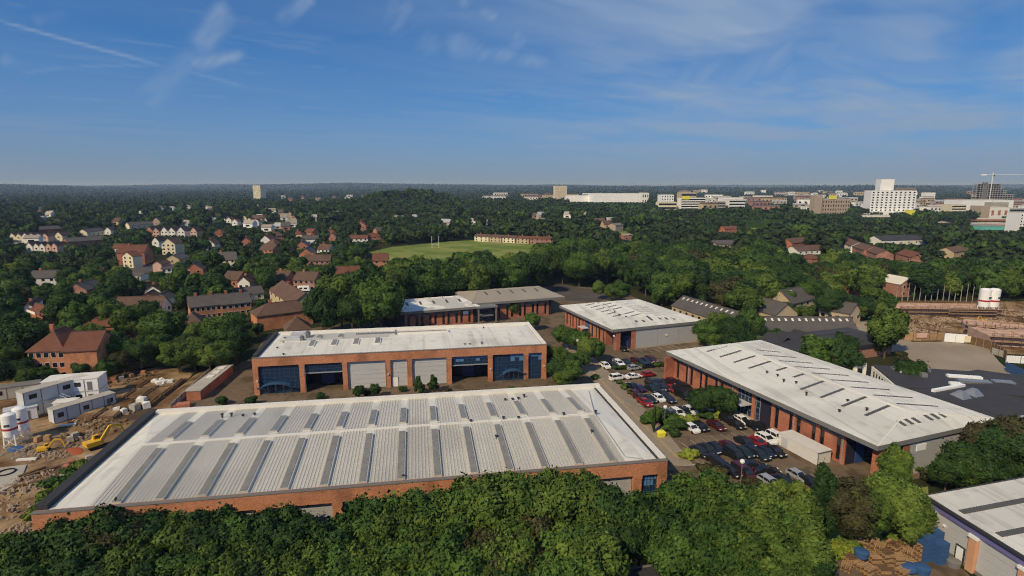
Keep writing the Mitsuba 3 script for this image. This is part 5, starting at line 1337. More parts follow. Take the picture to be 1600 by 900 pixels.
def excavator(label, o, yaw, s=1.0, paint='paint_yellow', arm=35):
    fr = Fr(o, yaw)
    t = thing('excavator', label, 'excavator')
    B = lambda *a: M().box(*[x * s for x in a])
    for y in (-1.2, .6):
        k = part(t, 'track', M().hexa([(-1.5 * s, y * s, .05), (1.5 * s, y * s, .05), (1.5 * s, (y + .6) * s, .05), (-1.5 * s, (y + .6) * s, .05)], [(-2 * s, y * s, .85 * s), (2 * s, y * s, .85 * s), (2 * s, (y + .6) * s, .85 * s), (-2 * s, (y + .6) * s, .85 * s)]), 'rubber', fr)
    part(t, 'house', M().hexa(np.array([(-2.1, -1.3, .95), (1.2, -1.3, .95), (1.2, 1.3, .95), (-2.1, 1.3, .95)]) * s, np.array([(-2.3, -1.25, 2.1), (.9, -1.25, 2.0), (.9, 1.25, 2.0), (-2.3, 1.25, 2.1)]) * s), paint, fr)
    cab = part(t, 'cab', M().hexa(np.array([(-.2, .3, 2.0), (1.5, .3, 1.0), (1.5, 1.3, 1.0), (-.2, 1.3, 2.0)]) * s, np.array([(-.1, .35, 2.95), (1.1, .35, 2.95), (1.1, 1.25, 2.95), (-.1, 1.25, 2.95)]) * s), paint, fr)
    part(cab, 'glass', B(.15, 1.2, .28, 1.32, 2.1, 2.8), 'car_glass', fr)
    p0, p1 = np.array([1.0, -.3, 1.5]), np.array([3.4, -.3, 4.6])
    p2, p3 = np.array([5.6, -.3, 4.1]), np.array([6.5, -.3, 1.0])
    part(t, 'boom', M().bar(p0 * s, p1 * s, .5 * s, .6 * s).bar(p1 * s, p2 * s, .45 * s, .5 * s), paint, fr)
    part(t, 'stick', M().bar(p2 * s, p3 * s, .38 * s, .42 * s), paint, fr)
    part(t, 'ram', M().tube((1.3 * s, -.3 * s, 1.1 * s), (3.0 * s, -.3 * s, 3.3 * s), .12 * s, 6).tube((3.6 * s, -.3 * s, 5.0 * s), (5.5 * s, -.3 * s, 4.6 * s), .1 * s, 6), 'steel_grey', fr)
    part(t, 'bucket', M().hexa(np.array([(5.9, -.8, .05), (6.7, -.8, .25), (6.7, .2, .25), (5.9, .2, .05)]) * s, np.array([(6.0, -.8, 1.0), (7.0, -.8, 1.1), (7.0, .2, 1.1), (6.0, .2, 1.0)]) * s), 'fascia_grey', fr)


excavator('big yellow excavator with raised bent arm on the left building site', (-80.36,102.52), 57, .80)
excavator('small ochre mini digger among dumped rubble on the left building site', (-88.96,100.91), 25, .5)
excavator('small dark and yellow digger near the silos on the right site', (174.77,205.23), 200, .5)


def heap(name, label, cat, spots, mat, n, size, seed, h=.6, group=None, kind='stuff'):
    """Loose pieces strewn over patches (x, y, radius)."""
    rg = np.random.default_rng(seed); m = M()
    for k in range(n):
        x, y, r = spots[rg.integers(len(spots))]
        a, q = rg.uniform(0, 6.28), r * math.sqrt(rg.uniform())
        s = size * rg.uniform(.35, 1.3); z = h * max(0, 1 - q / r) * rg.uniform(.3, 1)
        f = Fr((x + q * math.cos(a), y + q * math.sin(a)), rg.uniform(0, 360), z)
        b = np.array([(-1, -1), (1, -1), (1, 1), (-1, 1)]) * s * rg.uniform(.5, 1, (4, 2))
        m.hexa(f.w(np.c_[b, np.full(4, -.25)]), f.w(np.c_[b * rg.uniform(.6, .95), rg.uniform(.3, .7, 4) * s]))
    single(name, label, cat, m, mat, kind=kind, group=group)


heap('rubble', 'broken brick and stone scattered over the left site', 'rubble', [(*(-82.87,89.35), 3.5), (*(-82.40,86.28), 3.5), (*(-82.46,91.50), 3.0), (*(-78.56,80.68), 3), (*(-72.32,75.70), 2.5), (*(-69.88,74.47), 2), (*(-70.30,71.25), 3), (*(-92.89,101.97), 2.0), (*(-88.90,99.35), 2.5), (*(-85.29,99.35), 2), (*(-91.77,114.55), 3), (*(-85.57,109.74), 3), (*(-86.17,105.30), 3)], 'stone_rubble', 700, .27, 3, .8)
heap('rubble', 'lumps of dug earth among the foundation trenches on the left site', 'soil', [(*(-91.50,117.97), 5), (*(-89.04,121.59), 5), (*(-92.03,132.91), 5), (*(-102.96,140.80), 5), (*(-97.92,143.29), 5), (*(-88.20,109.74), 4), (*(-85.14,111.94), 4), (*(-75.78,91.50), 3)], 'earth_mat', 300, .6, 4, .5)
heap('rubble', 'stacks and offcuts strewn over the right site', 'rubble', [(*(139.40,193.85), 6), (*(140.79,189.46), 6), (*(150.82,200.34), 7), (*(166.39,193.85), 6), (*(181.15,203.25), 8), (*(199.72,219.09), 9), (*(156.74,219.09), 7), (*(163.76,208.28), 5)], 'stone_rubble', 700, .36, 6, .9)
# foundation strips: raised slabs with trenches between
gf2 = Fr((-90.55,115.89), 97)
sheet('trench_floor', gf2.poly([(-1.5, -9.5), (26, -9.5), (26, 4), (-1.5, 4)]), .012, 'trench_mat', 'dark wet earth in the foundation trenches')
for k in range(4):
    for j in range(3):
        if (k, j) in ((0, 2),):
            continue
        single('foundation_slab', f'brown foundation slab, {ORD[k]} from the front in the {("left", "middle", "right")[j]} row of the left site', 'foundation', M().hexa([(k * 6.2, -j * 4.2, -.02), (k * 6.2 + 5.2, -j * 4.2, -.02), (k * 6.2 + 5.2, -j * 4.2 + 3.2, -.02), (k * 6.2, -j * 4.2 + 3.2, -.02)],
               [(k * 6.2 + .2, -j * 4.2 + .2, .8), (k * 6.2 + 5.0, -j * 4.2 + .2, .95), (k * 6.2 + 5.0, -j * 4.2 + 3.0, .75), (k * 6.2 + .2, -j * 4.2 + 3.0, .9)]), 'earth_mat', gf2, group='foundation slabs')
        edge = part(f'foundation_slab' if USED['foundation_slab'] == 0 else f'foundation_slab_{USED["foundation_slab"]:03d}', 'block_course', M().box(k * 6.2 - .3, k * 6.2 + .0, -j * 4.2, -j * 4.2 + 3.2, 0, .75).box(k * 6.2, k * 6.2 + 5.2, -j * 4.2 - .35, -j * 4.2 - .05, 0, .7), 'timber_dark', gf2)
BAGS = [((-90.72,137.92), 1.0, 'leftmost white bulk bag in the pile by the far wall'), ((-88.72,136.52), 1.1, 'second white bulk bag in the pile by the far wall'), ((-87.87,136.98), 1.1, 'third white bulk bag in the pile by the far wall'), ((-86.69,137.45), 1.0, 'rightmost white bulk bag in the pile by the far wall'),
        ((-89.83,138.87), .9, 'white bulk bag at the back of the pile by the far wall'), ((-85.63,124.64), 1.25, 'upright white bulk bag beside the excavator'), ((-83.38,122.71), 1.0, 'white bulk bag leaning on the upright one'), ((-85.03,121.22), 1.1, 'tan bulk bag left of the upright white one'),
        ((-88.07,119.75), .9, 'low white bundle left of the tan bag'), ((-86.26,119.39), .8, 'low white bundle between the tan bag and the other bundle')]
for i, (o, s, lab) in enumerate(BAGS):
    single('bulk_bag', lab, 'bulk bag', M().hexa(np.array([(-.6, -.55, 0), (.6, -.55, 0), (.6, .55, 0), (-.6, .55, 0)]) * s * 1.3, np.array([(-.5, -.5, 1.0), (.55, -.5, 1.15), (.5, .5, 1.0), (-.55, .45, 1.1)]) * s * 1.3).ball((0, 0, 1.25 * s), .6 * s, 1, (1.1, 1, .5)), 'bag_white' if i != 7 else 'concrete', Fr(o, 37 * i), group='bulk bags')
single('skip_tarp', 'crumpled blue sheeting by the silos on the left site', 'tarpaulin', M().ball((0, 0, 0), 1.6, 2, (1.2, .8, .35)).ball((1.4, .3, 0), 1.1, 2, (1, .8, .4)), 'tarp_blue', Fr((-94.99,101.97)))
single('orange_sheeting', 'orange red sheeting lying on the earth', 'tarpaulin', M().ball((0, 0, 0), 1.7, 2, (1.3, .7, .12)).ball((1.6, -.4, 0), 1.0, 2, (1.1, .8, .15)), 'tarp_orange', Fr((-83.75,101.44), -25))
single('concrete_pad', 'pale concrete pad at the left edge with a ring on it', 'slab', M().prism([(-94.23,92.17), (-84.17,84.72), (-84.29,89.98), (-87.94,95.64), (-91.77,94.46)], .0, .18), 'concrete')
single('hose_ring', 'black coiled hose lying on the concrete pad', 'hose', (lambda t: (np.asarray(t.vertices) * [1, 1, .6], np.asarray(t.faces)))(trimesh.creation.torus(1.25, .16, 20, 6)), 'rubber', Fr((-89.01,92.62), 0, .3))
for k, (o, yaw, L) in enumerate([((-90.95,96.85), 10, 3.2), ((-94.93,111.94), 20, 3.0), ((-83.48,87.28), 35, 5), ((-84.36,90.85), 50, 6), ((-85.25,90.85), 62, 4)]):
    single('plank_stack', f'{("white boards near the silos", "white boards by the long cabin", "long dark beams on the timber pile", "dark beams along the edge of the concrete pad", "short dark beams at the back of the timber pile")[k]}', 'planks', M().box(0, L, 0, .5, .1, .45).box(.2, L - .2, .6, .9, .1, .3), 'bag_white' if k < 2 else 'timber_dark', Fr(o, yaw))
for k, (o, mat) in enumerate([((-79.19,93.76), 'brick_red'), ((-79.64,95.40), 'brick_red'), ((-77.81,97.34), 'concrete'), ((-93.77,105.30), 'timber'), ((-92.33,105.87), 'timber'), ((-87.44,105.30), 'concrete'), ((-87.74,107.03), 'concrete'), ((-103.75,138.39), 'brick_red'), ((-102.62,139.83), 'brick_red'), ((-101.63,141.29), 'concrete'), ((-100.45,143.29), 'timber'), ((-98.71,145.87), 'brick_red'), ((-103.87,135.15), 'timber'), ((-77.38,89.98), 'concrete'), ((-75.75,85.88), 'timber')]):
    n = {'brick_red': 'red brick', 'concrete': 'grey block', 'timber': 'timber'}[mat]; USED[n] = USED.get(n, -1) + 1
    f = Fr(o, 25 * k % 90)
    t = thing('material_stack', f'{n} stack, {ORD[USED[n]]} of its kind on the left building site', 'building materials', 'stacks of building materials')
    part(t, 'pallet', M().box(-.6, .6, -.5, .5, .02, .14), 'timber_dark', f)
    for j in range(3):
        part(t, 'layer', M().box(-.58 + .03 * j, .57 - .02 * j, -.48, .47 - .03 * j, .145 + .32 * j, .45 + .32 * j), mat, f)
for k, (a, b) in enumerate([((-95.86,99.35), (-87.78,96.85)), ((-75.97,82.11), (-78.52,92.17))]):
    a, b = np.array(a), np.array(b); d = b - a; L = float(np.hypot(*d)); f = Fr(a, math.degrees(math.atan2(d[1], d[0])))
    t = thing('mesh_fence', f'grey wire mesh site fence, {("by the silos", "along the earth track near the long warehouse")[k]}', 'fence')
    for j in range(int(L // 3.4)):
        x = j * 3.4
        m = M().tube((x, 0, .05), (x, 0, 2), .03, 5).tube((x + 3.3, 0, .05), (x + 3.3, 0, 2), .03, 5).tube((x, 0, 2), (x + 3.3, 0, 2), .03, 5).tube((x, 0, .2), (x + 3.3, 0, .2), .03, 5)
        for q in range(1, 11):
            m.tube((x + q * .3, 0, .2), (x + q * .3, 0, 2), .012, 4)
        part(t, 'mesh_panel', m, 'steel_grey', f)
        part(t, 'foot', M().box(x - .15, x + .15, -.35, .35, .0, .14), 'concrete', f)
# walls and hut between the site and the unit
t = thing('panel_wall', 'low concrete panel wall between the left site and the brick unit', 'wall')
w0, w1 = np.array((-77.02,121.59)), np.array((-81.30,146.39)); d = w1 - w0; L = float(np.hypot(*d)); wfm = Fr(w0, math.degrees(math.atan2(d[1], d[0])))
for k in range(9):
    part(t, 'panel', M().box(k * L / 9 + .08, (k + 1) * L / 9 - .08, -.08, .08, 0, 1.5), 'concrete', wfm)
    part(t, 'post', M().box(k * L / 9 - .12, k * L / 9 + .075, -.14, .14, 0, 1.65), 'concrete_dark', wfm)
single('earth_bank', 'sandy strip of earth running along the panel wall', 'bank', M().hexa([(0, .2, 0), (L, .2, 0), (L, 3.6, 0), (0, 4.4, 0)], [(.3, .3, .8), (L, .3, .75), (L, 2.6, .55), (.3, 3.2, .6)]), 'earth_mat', wfm, kind='stuff')
t = thing('brick_hut', 'long low brick hut with flat grey roof beside the unit', 'hut')
h0, h1 = np.array((-76.60,127.02)), np.array((-78.38,146.39)); d = h1 - h0; L = float(np.hypot(*d)); hfm = Fr(h0, math.degrees(math.atan2(d[1], d[0])))
part(t, 'wall', M().box(0, L, -3.2, 0, 0, 2.3), 'brick_red', hfm)
part(t, 'roof', M().box(-.2, L + .2, -3.4, .2, 2.3, 2.5), 'concrete', hfm)
for k in range(3):
    part(t, 'roof_light', M().box(L * (.45 + .18 * k), L * (.55 + .18 * k), -2.4, -.8, 2.5, 2.7), 'cap_white', hfm)
single('brick_plinth', 'small low brick plinth in front of the hut', 'plinth', M().box(0, 3.4, 0, 2, 0, .9), 'brick_red', Fr((-76.73,121.59), 20))
block(hfm.poly([(0, -4), (L, -4), (L, 1), (0, 1)]), .5)


def fence(label, pts, h, step, panel, post, name='fence', group=None, slats=0):
    t = thing(name, label, 'fence', group)
    for p, q in zip(pts[:-1], pts[1:]):
        p, q = np.array(p), np.array(q); d = q - p; L = float(np.hypot(*d)); fr = Fr(p, math.degrees(math.atan2(d[1], d[0]))); n = max(1, round(L / step))
        for k in range(n):
            part(t, 'panel', M().box(k * L / n + .09, (k + 1) * L / n - .09, -.04, .04, .08, h), panel, fr)
            part(t, 'post', M().box(k * L / n - .085, k * L / n + .085, -.09, .09, 0, h + .15), post, fr)


fence('grey timber fence with concrete posts at the back of the left site', [(-109.58,140.31), (-106.80,146.39), (-100.55,153.56)], 2.1, 3.0, 'timber_dark', 'concrete')
fence('brown site hoarding left of the white gate', [(129.31,186.08), (127.98,179.66), (133.29,178.88), (141.53,180.44)], 2.6, 2.4, 'timber', 'timber_dark', 'hoarding')
fence('dark brown site hoarding right of the white gate along the lane', [(145.60,178.12), (147.90,169.38), (143.70,158.92)], 2.6, 2.4, 'timber_dark', 'timber', 'hoarding')
fence('blue hoarding at the right edge of the lane', [(134.63,148.53), (133.24,140.31), (134.65,135.60)], 2.6, 2.4, 'tarp_blue', 'tarp_blue', 'hoarding')
fence('white hoarding panels at the right edge of the site', [(140.93,155.90), (151.90,154.14)], 2.2, 3.5, 'paint_white', 'frame_grey', 'hoarding')
fence('grey site panels beside the dark hoarding', [(144.17,164.64), (144.57,160.16)], 2.0, 2.4, 'concrete', 'concrete_dark', 'hoarding')
g0 = Fr((140.00,178.12), math.degrees(math.atan2(*(np.array((144.22,176.60)) - np.array((140.00,178.12)))[::-1])))
t = thing('site_gate', 'solid white site gate on the pale lane', 'gate')
part(t, 'leaf', M().box(0, 2.9, -.06, .06, .1, 2.9), 'paint_white', g0); part(t, 'leaf', M().box(3.0, 6.0, -.06, .06, .1, 2.9), 'paint_white', g0)
part(t, 'post', M().box(-.2, -.02, -.1, .1, 0, 3.1), 'frame_grey', g0); part(t, 'post', M().box(6.02, 6.2, -.1, .1, 0, 3.1), 'frame_grey', g0)
single('site_sign', 'pale sign board on the brown hoarding', 'sign', M().box(0, 3.2, -.3, -.12, 1.2, 2.8), 'render_pink', Fr((131.41,178.88), 0))
single('site_sign', 'small pale sign board on the dark hoarding', 'sign', M().box(0, 1.6, -.3, -.12, .6, 2.6), 'render_cream', Fr((144.66,175.85), -15))


# half-built blocks wrapped in scaffold on the right site
def shell(label, o, yaw, L, W, h, seed):
    h *= .72
    rg = np.random.default_rng(seed); fr = Fr(o, yaw)
    t = thing('half_built_block', label, 'building shell')
    w = M()
    for y in np.linspace(0, W, 4):
        w.box(.3, L - .3, y, y + .3, 0, h * rg.uniform(.8, 1.0))
    for x in np.linspace(0, L - .3, int(L // 5) + 1):
        w.box(x, x + .3, .3, W, 0, h * rg.uniform(.75, .98))
    part(t, 'block_wall', w, 'stone_pink', fr)
    part(t, 'floor_deck', M().box(.35, L - .35, .31, W - .02, h * .72, h * .76), 'stone_pink', fr)
    for k in range(int(L // 2.5) + 1):
        x = k * 2.5
        part(t, 'scaffold_pole', M().tube((x, -1.4, 0), (x, -1.4, h + 1.2), .07, 5).tube((x, -.5, 0), (x, -.5, h + 1.0), .06, 5), 'scaffold', fr)
        part(t, 'scaffold_pole', M().tube((x, W + 1.4, 0), (x, W + 1.4, h + 1.2), .07, 5), 'scaffold', fr)
    for z in (h * .5, h * .98):
        part(t, 'scaffold_board', M().box(-.6, L + .6, -1.5, -.4, z, z + .09).box(-.6, L + .6, W + .5, W + 1.5, z, z + .09), 'timber', fr)
        part(t, 'scaffold_rail', M().bar((-.6, -1.45, z + 1), (L + .6, -1.45, z + 1), .07, .07).bar((-.6, W + 1.45, z + 1), (L + .6, W + 1.45, z + 1), .07, .07).bar((-.6, -1.45, z + .5), (L + .6, -1.45, z + .5), .07, .07), 'scaffold', fr)
    part(t, 'block_stack', M().box(2, 3.4, 1.5, 2.7, h * .58, h * .58 + .9).box(6, 7.2, 2.2, 3.2, h * .58, h * .58 + .8).box(L - 4, L - 2.4, 1.5, 2.7, h * .58, h * .58 + .9), 'brick_red', fr)


shell('long half built block wrapped in scaffold at the back of the right site', (151.19,216.84), -4, 38, 9, 4.0, 1)
shell('second half built block at the back of the right site, nearer the silos', (169.05,214.64), -4, 16, 9, 3.2, 2)
shell('big half built block in scaffold behind the dark hoarding', (155.75,189.46), -33, 26, 11, 4.2, 3)
shell('half built block with pale boarded top at the right edge of the site', (151.23,173.64), -14, 30, 14, 4.6, 4)
fence('row of pale fence posts at the back of the right site', [(166.05,241.53), (186.04,241.53), (200.51,238.82)], .5, 3.2, 'timber_dark', 'timber')
for k in range(15):
    single('bare_pole', f'{ORD[k]} pale thin pole from the left along the back of the right site', 'pole', M().tube((0, 0, 0), (0, 0, 6.5 + (k * 37 % 5) * .4), .16, 6, .08), 'concrete', Fr((np.array((168.45,244.30)) * (1 - k / 14) + np.array((202.15,241.53)) * k / 14)), group='pale poles behind the site')

# ------------------------------------------------------------------ pallets, crates and other yard things
def pallet_stack(label, o, yaw, n, s=1.0, mat='timber'):
    fr = Fr(o, yaw)
    t = thing('pallet_stack', label, 'pallets', 'stacks of pallets in the yard')
    for k in range(n):
        z = k * .23
        m = M()
        for j in range(5):
            m.box(-.6 * s, .6 * s, (-.5 + .22 * j) * s, (-.5 + .22 * j + .14) * s, z + .14, z + .17)
        for j in (-.5, -.07, .36):
            m.box(-.6 * s, .6 * s, j * s, (j + .12) * s, z, z + .135)
        part(t, 'pallet', m, mat if (k + int(o[0] * 7)) % 3 else 'timber_dark', fr.sub(0, 0, (k * 53 % 7) - 3))


PS = [((48.40,71.53), 9), ((45.40,68.53), 7), ((46.15,67.49), 6), ((49.84,70.97), 12), ((50.38,70.14), 11), ((48.25,68.01), 9), ((49.96,68.27), 12), ((52.13,69.87), 12), ((53.18,69.87), 13), ((53.41,69.06), 11), ((51.24,67.75), 10), ((55.52,69.60), 13), ((46.31,66.24), 8), ((52.50,70.97), 9), ((44.14,67.24), 5), ((48.40,66.24), 7), ((53.11,67.75), 6), ((50.90,66.24), 6)]
for k, (o, n) in enumerate(PS):
    pallet_stack(f'brown pallet stack in the yard, {ORD[k] if k < 16 else ("seventeenth", "eighteenth")[k - 16]} counted from the back left', o, 12 * (k % 5), int(n * .8), 1.1)


def crate_stack(label, o, yaw, n, w=1.5, h=.62):
    fr = Fr(o, yaw); t = thing('crate_stack', label, 'crates', 'stacked blue crates')
    for k in range(n):
        m = M().box(-w / 2, w / 2, -w / 2, w / 2, k * h, k * h + h * .9)
        for j in range(4):
            m.box(-w / 2 - .05, -w / 2, -w / 2 + .1 + j * w / 4, -w / 2 + .22 + j * w / 4, k * h, k * h + h * .9); m.box(-w / 2 + .1 + j * w / 4, -w / 2 + .22 + j * w / 4, -w / 2 - .05, -w / 2, k * h, k * h + h * .9)
        part(t, 'crate', m, 'tarp_blue', fr)


crate_stack('tall left stack of blue plastic crates by the corner warehouse', (55.95,69.46), 12, 6)
crate_stack('tall right stack of blue plastic crates by the corner warehouse', (57.47,68.93), 12, 5)
crate_stack('tall rear stack of blue plastic crates by the corner warehouse', (57.77,70.41), 12, 6)


def barrel(label, o, s=1.0, mat='tarp_blue', z=0):
    t = thing('round_tub', label, 'tub'); fr = Fr(o, 0, z)
    part(t, 'body', M().tube((0, 0, 0), (0, 0, 1.0 * s), .95 * s, 16, 1.05 * s), mat, fr)
    part(t, 'lid', M().tube((0, 0, 1.0 * s), (0, 0, 1.18 * s), 1.1 * s, 16, .5 * s), mat, fr)


barrel('round blue tub among the pallets on the left of the yard', (46.77,68.53), .85, z=1.0)
barrel('round blue tub at the bottom edge of the yard', (53.67,66.61), .9)
barrel('dark grey round tub beside the white door', (58.84,68.01), .8, 'fascia_grey')
single('blue_sheeting', 'blue sheeting over pallets at the bottom of the yard', 'tarpaulin', M().ball((0, 0, .5), 1.2, 2, (1.2, .8, .5)), 'tarp_blue', Fr((52.16,66.86), 20))
t = thing('white_store_container', 'long cream container store standing against the brick wall', 'container')
nf = Fr((55.22,95.64), 110.5)
part(t, 'body', M().box(0, 9.0, -3.3, 0, 0, 2.4), 'membrane_mat', nf)
part(t, 'roof', M().box(-.1, 9.1, -3.4, .1, 2.4, 2.52), 'membrane_mat', nf)
part(t, 'gutter', M().box(-.16, -.02, -3.3, 0, 2.25, 2.39), 'fascia_grey', nf)
part(t, 'downpipe', M().tube((-.1, -.1, .1), (-.1, -.1, 2.3), .06, 6), 'fascia_grey', nf)
part(t, 'door', M().box(6.8, 8.2, .01, .08, .1, 2.1), 'clad_pale', nf)
t = thing('grit_bin', 'bright yellow grit bin on the verge by the access road', 'bin')
bf = Fr((30.13,107.63), 15)
part(t, 'body', M().hexa([(-.6, -.45, 0), (.6, -.45, 0), (.6, .45, 0), (-.6, .45, 0)], [(-.75, -.55, .9), (.75, -.55, .9), (.75, .55, .9), (-.75, .55, .9)]), 'sign_yellow', bf)
part(t, 'lid', M().hexa([(-.8, -.6, .91), (.8, -.6, .91), (.8, .6, .91), (-.8, .6, .91)], [(-.5, -.3, 1.3), (.5, -.3, 1.3), (.5, .3, 1.3), (-.5, .3, 1.3)]), 'sign_yellow', bf)


def lamp(label, o, h=4.2):
    fr = Fr(o); t = thing('globe_lamp', label, 'street lamp', 'white globe lamps')
    part(t, 'pole', M().tube((0, 0, 0), (0, 0, h), .09, 8, .06), 'fascia_grey', fr)
    part(t, 'globe', M().ball((0, 0, h + .32), .42, 2), 'lamp_lens', fr, True)


for o, lab in (((38.52,88.30), 'white globe lamp beside the nearest dark cars'), ((31.91,111.94), 'white globe lamp at the end of the hedge island'), ((31.32,168.68), 'white globe lamp by the blue door of the far unit'), ((19.49,163.34), 'white globe lamp among trees by the access road'), ((70.07,170.07), 'white globe lamp behind the roof of the car park unit')):
    lamp(lab, o)
t = thing('estate_sign', 'white estate sign board on two posts by the access road trees', 'sign')
sf = Fr((20.21,168.00), 10)
part(t, 'board', M().box(-1, 1, -.05, .05, 1.4, 2.6), 'paint_white', sf)
part(t, 'post', M().box(-.9, -.8, .06, .14, 0, 2.6).box(.8, .9, .06, .14, 0, 2.6), 'fascia_grey', sf)
t = thing('rugby_posts', 'white rugby goal posts on the far side of the playing field', 'goal posts')
gf3 = Fr((-61.65,456.51), 0)
part(t, 'upright', M().tube((-2.8, 0, 0), (-2.8, 0, 9.5), .14, 8), 'paint_white', gf3); part(t, 'upright', M().tube((2.8, 0, 0), (2.8, 0, 9.5), .14, 8), 'paint_white', gf3)
part(t, 'crossbar', M().bar((-2.8, 0, 3), (2.8, 0, 3), .2, .2), 'paint_white', gf3)
hedge = thing('long_hedge', 'long clipped dark hedge beyond the distant meadow', 'hedge')
hq = Fr((273.04,675.41), 2)
part(hedge, 'foliage', (lambda q: (q.vertices * np.array([1, 1, 1]), q.faces))(trimesh.creation.box(extents=[92, 8, 9]).apply_translation([46, 4, 4.5]).subdivide().subdivide()), 'leaf_dark', hq)
t = thing('caravan', 'white touring caravan parked before the brown roofed houses', 'caravan')
vf = Fr((-102.24,264.72), 8)
part(t, 'body', M().hexa([(0, 0, .5), (6.2, 0, .5), (6.2, 2.3, .5), (0, 2.3, .5)], [(.6, .1, 2.7), (5.8, .1, 2.7), (5.8, 2.2, 2.7), (.6, 2.2, 2.7)]), 'paint_white', vf)
for x in (1.4, 3.6):
    part(t, 'window', M().box(x, x + 1.3, -.04, .06, 1.4, 2.1), 'glass_dark', vf)
part(t, 'wheel', M().tube((3, -.05, .35), (3, .2, .35), .35, 10), 'rubber', vf)


# ------------------------------------------------------------------ cars
def car_shape(kind):
    """Body, glasshouse, roof, wheels, lamps of one kind of car; nose along +x, wheels on z = 0."""
    P = dict(hatch=(4.0, 1.75, 1.46, .85, [(-2.0, .95), (-1.75, 1.0), (.75, .96), (1.75, .80), (2.0, .62)], (-1.85, -1.25, .35, 1.0)),
             sedan=(4.6, 1.80, 1.43, .85, [(-2.3, .80), (-2.1, .96), (-1.3, .98), (.85, .94), (2.0, .78), (2.3, .60)], (-1.55, -.85, .3, 1.15)),
             estate=(4.6, 1.80, 1.46, .85, [(-2.3, .90), (-2.15, .98), (.85, .95), (2.0, .80), (2.3, .60)], (-2.15, -1.7, .35, 1.15)),
             suv=(4.6, 1.88, 1.74, 1.0, [(-2.3, 1.05), (-2.1, 1.12), (1.0, 1.1), (2.0, .98), (2.3, .75)], (-2.15, -1.8, .5, 1.2)),
             van=(4.7, 1.85, 1.95, 1.1, [(-2.35, 1.15), (-2.2, 1.2), (1.3, 1.1), (2.1, .95), (2.35, .7)], (-2.3, -2.15, 1.0, 1.7)))[kind]
    L, W, H, _, deck, (g0, r0, r1, g1) = P
    w = W / 2
    ring = lambda x, top: np.array([(x, -w * .86, .24), (x, -w, .42), (x, -w, .68), (x, -w * .93, top), (x, w * .93, top), (x, w, .68), (x, w, .42), (x, w * .86, .24)])
    st = [ring(x, t) for x, t in deck]
    for e in (0, -1):
        st[e][:, 1] *= .86; st[e][:, 0] *= .985
    m = M(); v = np.vstack(st); n = 8; f = []
    for i in range(len(st) - 1):
        for j in range(n):
            k = (j + 1) % n
            f.append([i * n + j, (i + 1) * n + j, (i + 1) * n + k, i * n + k])
    m.add(v, f)
    for e, flip in ((0, 1), (len(st) - 1, 0)):
        m.add(st[0 if flip else -1], [[0, i, i + 1] if not flip else [0, i + 1, i] for i in range(1, 7)])
    zg = .93 if kind not in ('suv', 'van') else 1.07
    wt = w * .76
    glass = M().hexa([(g0, -w * .92, zg), (g1, -w * .92, zg), (g1, w * .92, zg), (g0, w * .92, zg)], [(r0, -wt, H - .05), (r1, -wt, H - .05), (r1, wt, H - .05), (r0, wt, H - .05)])
    roof = M().hexa([(r0 - .05, -wt - .03, H - .07), (r1 + .05, -wt - .03, H - .07), (r1 + .05, wt + .03, H - .07), (r0 - .05, wt + .03, H - .07)], [(r0 + .12, -wt + .12, H), (r1 - .1, -wt + .12, H), (r1 - .1, wt - .12, H), (r0 + .12, wt - .12, H)])
    for s in (-1, 1):
        for a, b in (((g1, s * w * .92, zg), (r1, s * wt, H - .05)), ((g0, s * w * .92, zg), (r0, s * wt, H - .05)), (((g0 + g1) / 2 - .1, s * w * .925, zg), ((r0 + r1) / 2 - .1, s * (wt + .01), H - .05))):
            roof.bar(a, b, .09, .07)
        roof.box(g1 - .35, g1 - .15, s * (w + .1) - .09, s * (w + .1) + .09, zg, zg + .16)
    q = {'body': mikit.ply(m.done(), None, 35), 'windows': mikit.ply(glass.done(), 'car_glass'), 'roof': mikit.ply(roof.done(), None)}
    q['wheel'] = mikit.ply(M().tube((0, -.11, 0), (0, .11, 0), .32, 12).done(), 'rubber', 40)
    q['headlight'] = mikit.ply(M().box(-.12, .06, -.2, .2, -.08, .08).done(), 'lamp_lens')
    q['tail_light'] = mikit.ply(M().box(-.05, .1, -.17, .17, -.1, .1).done(), 'tail_lens')
    q['at'] = (L, w)
    return q


SHAPES = {k: car_shape(k) for k in ('hatch', 'sedan', 'estate', 'suv', 'van')}
NOSE = {'hatch': 'hatchback', 'sedan': 'saloon', 'estate': 'estate car', 'suv': 'off-roader', 'van': 'people carrier'}


def car(kind, paint, o, yaw, label, group=None):
    q = SHAPES[kind]; L, w = q['at']
    t = thing('parked_car', label, 'car', group)
    base = T().translate([float(o[0]), float(o[1]), .025]).rotate([0, 0, 1], yaw)
    ref = {'type': 'ref', 'id': 'car_' + paint}
    for n in ('body', 'roof'):
        scene[number(f'{t}__{n}')] = {**q[n], 'bsdf': ref, 'to_world': base}
    scene[number(f'{t}__windows')] = {**q['windows'], 'to_world': base}
    for x in (-L * .30, L * .31):
        for y in (-w + .1, w - .1):
            scene[number(f'{t}__wheel')] = {**q['wheel'], 'to_world': base @ T().translate([x, y, .32])}
    for y in (-w * .66, w * .66):
        scene[number(f'{t}__headlight')] = {**q['headlight'], 'to_world': base @ T().translate([L / 2 - .1, y, .66])}
        scene[number(f'{t}__tail_light')] = {**q['tail_light'], 'to_world': base @ T().translate([-L / 2 + .02, y, .76])}


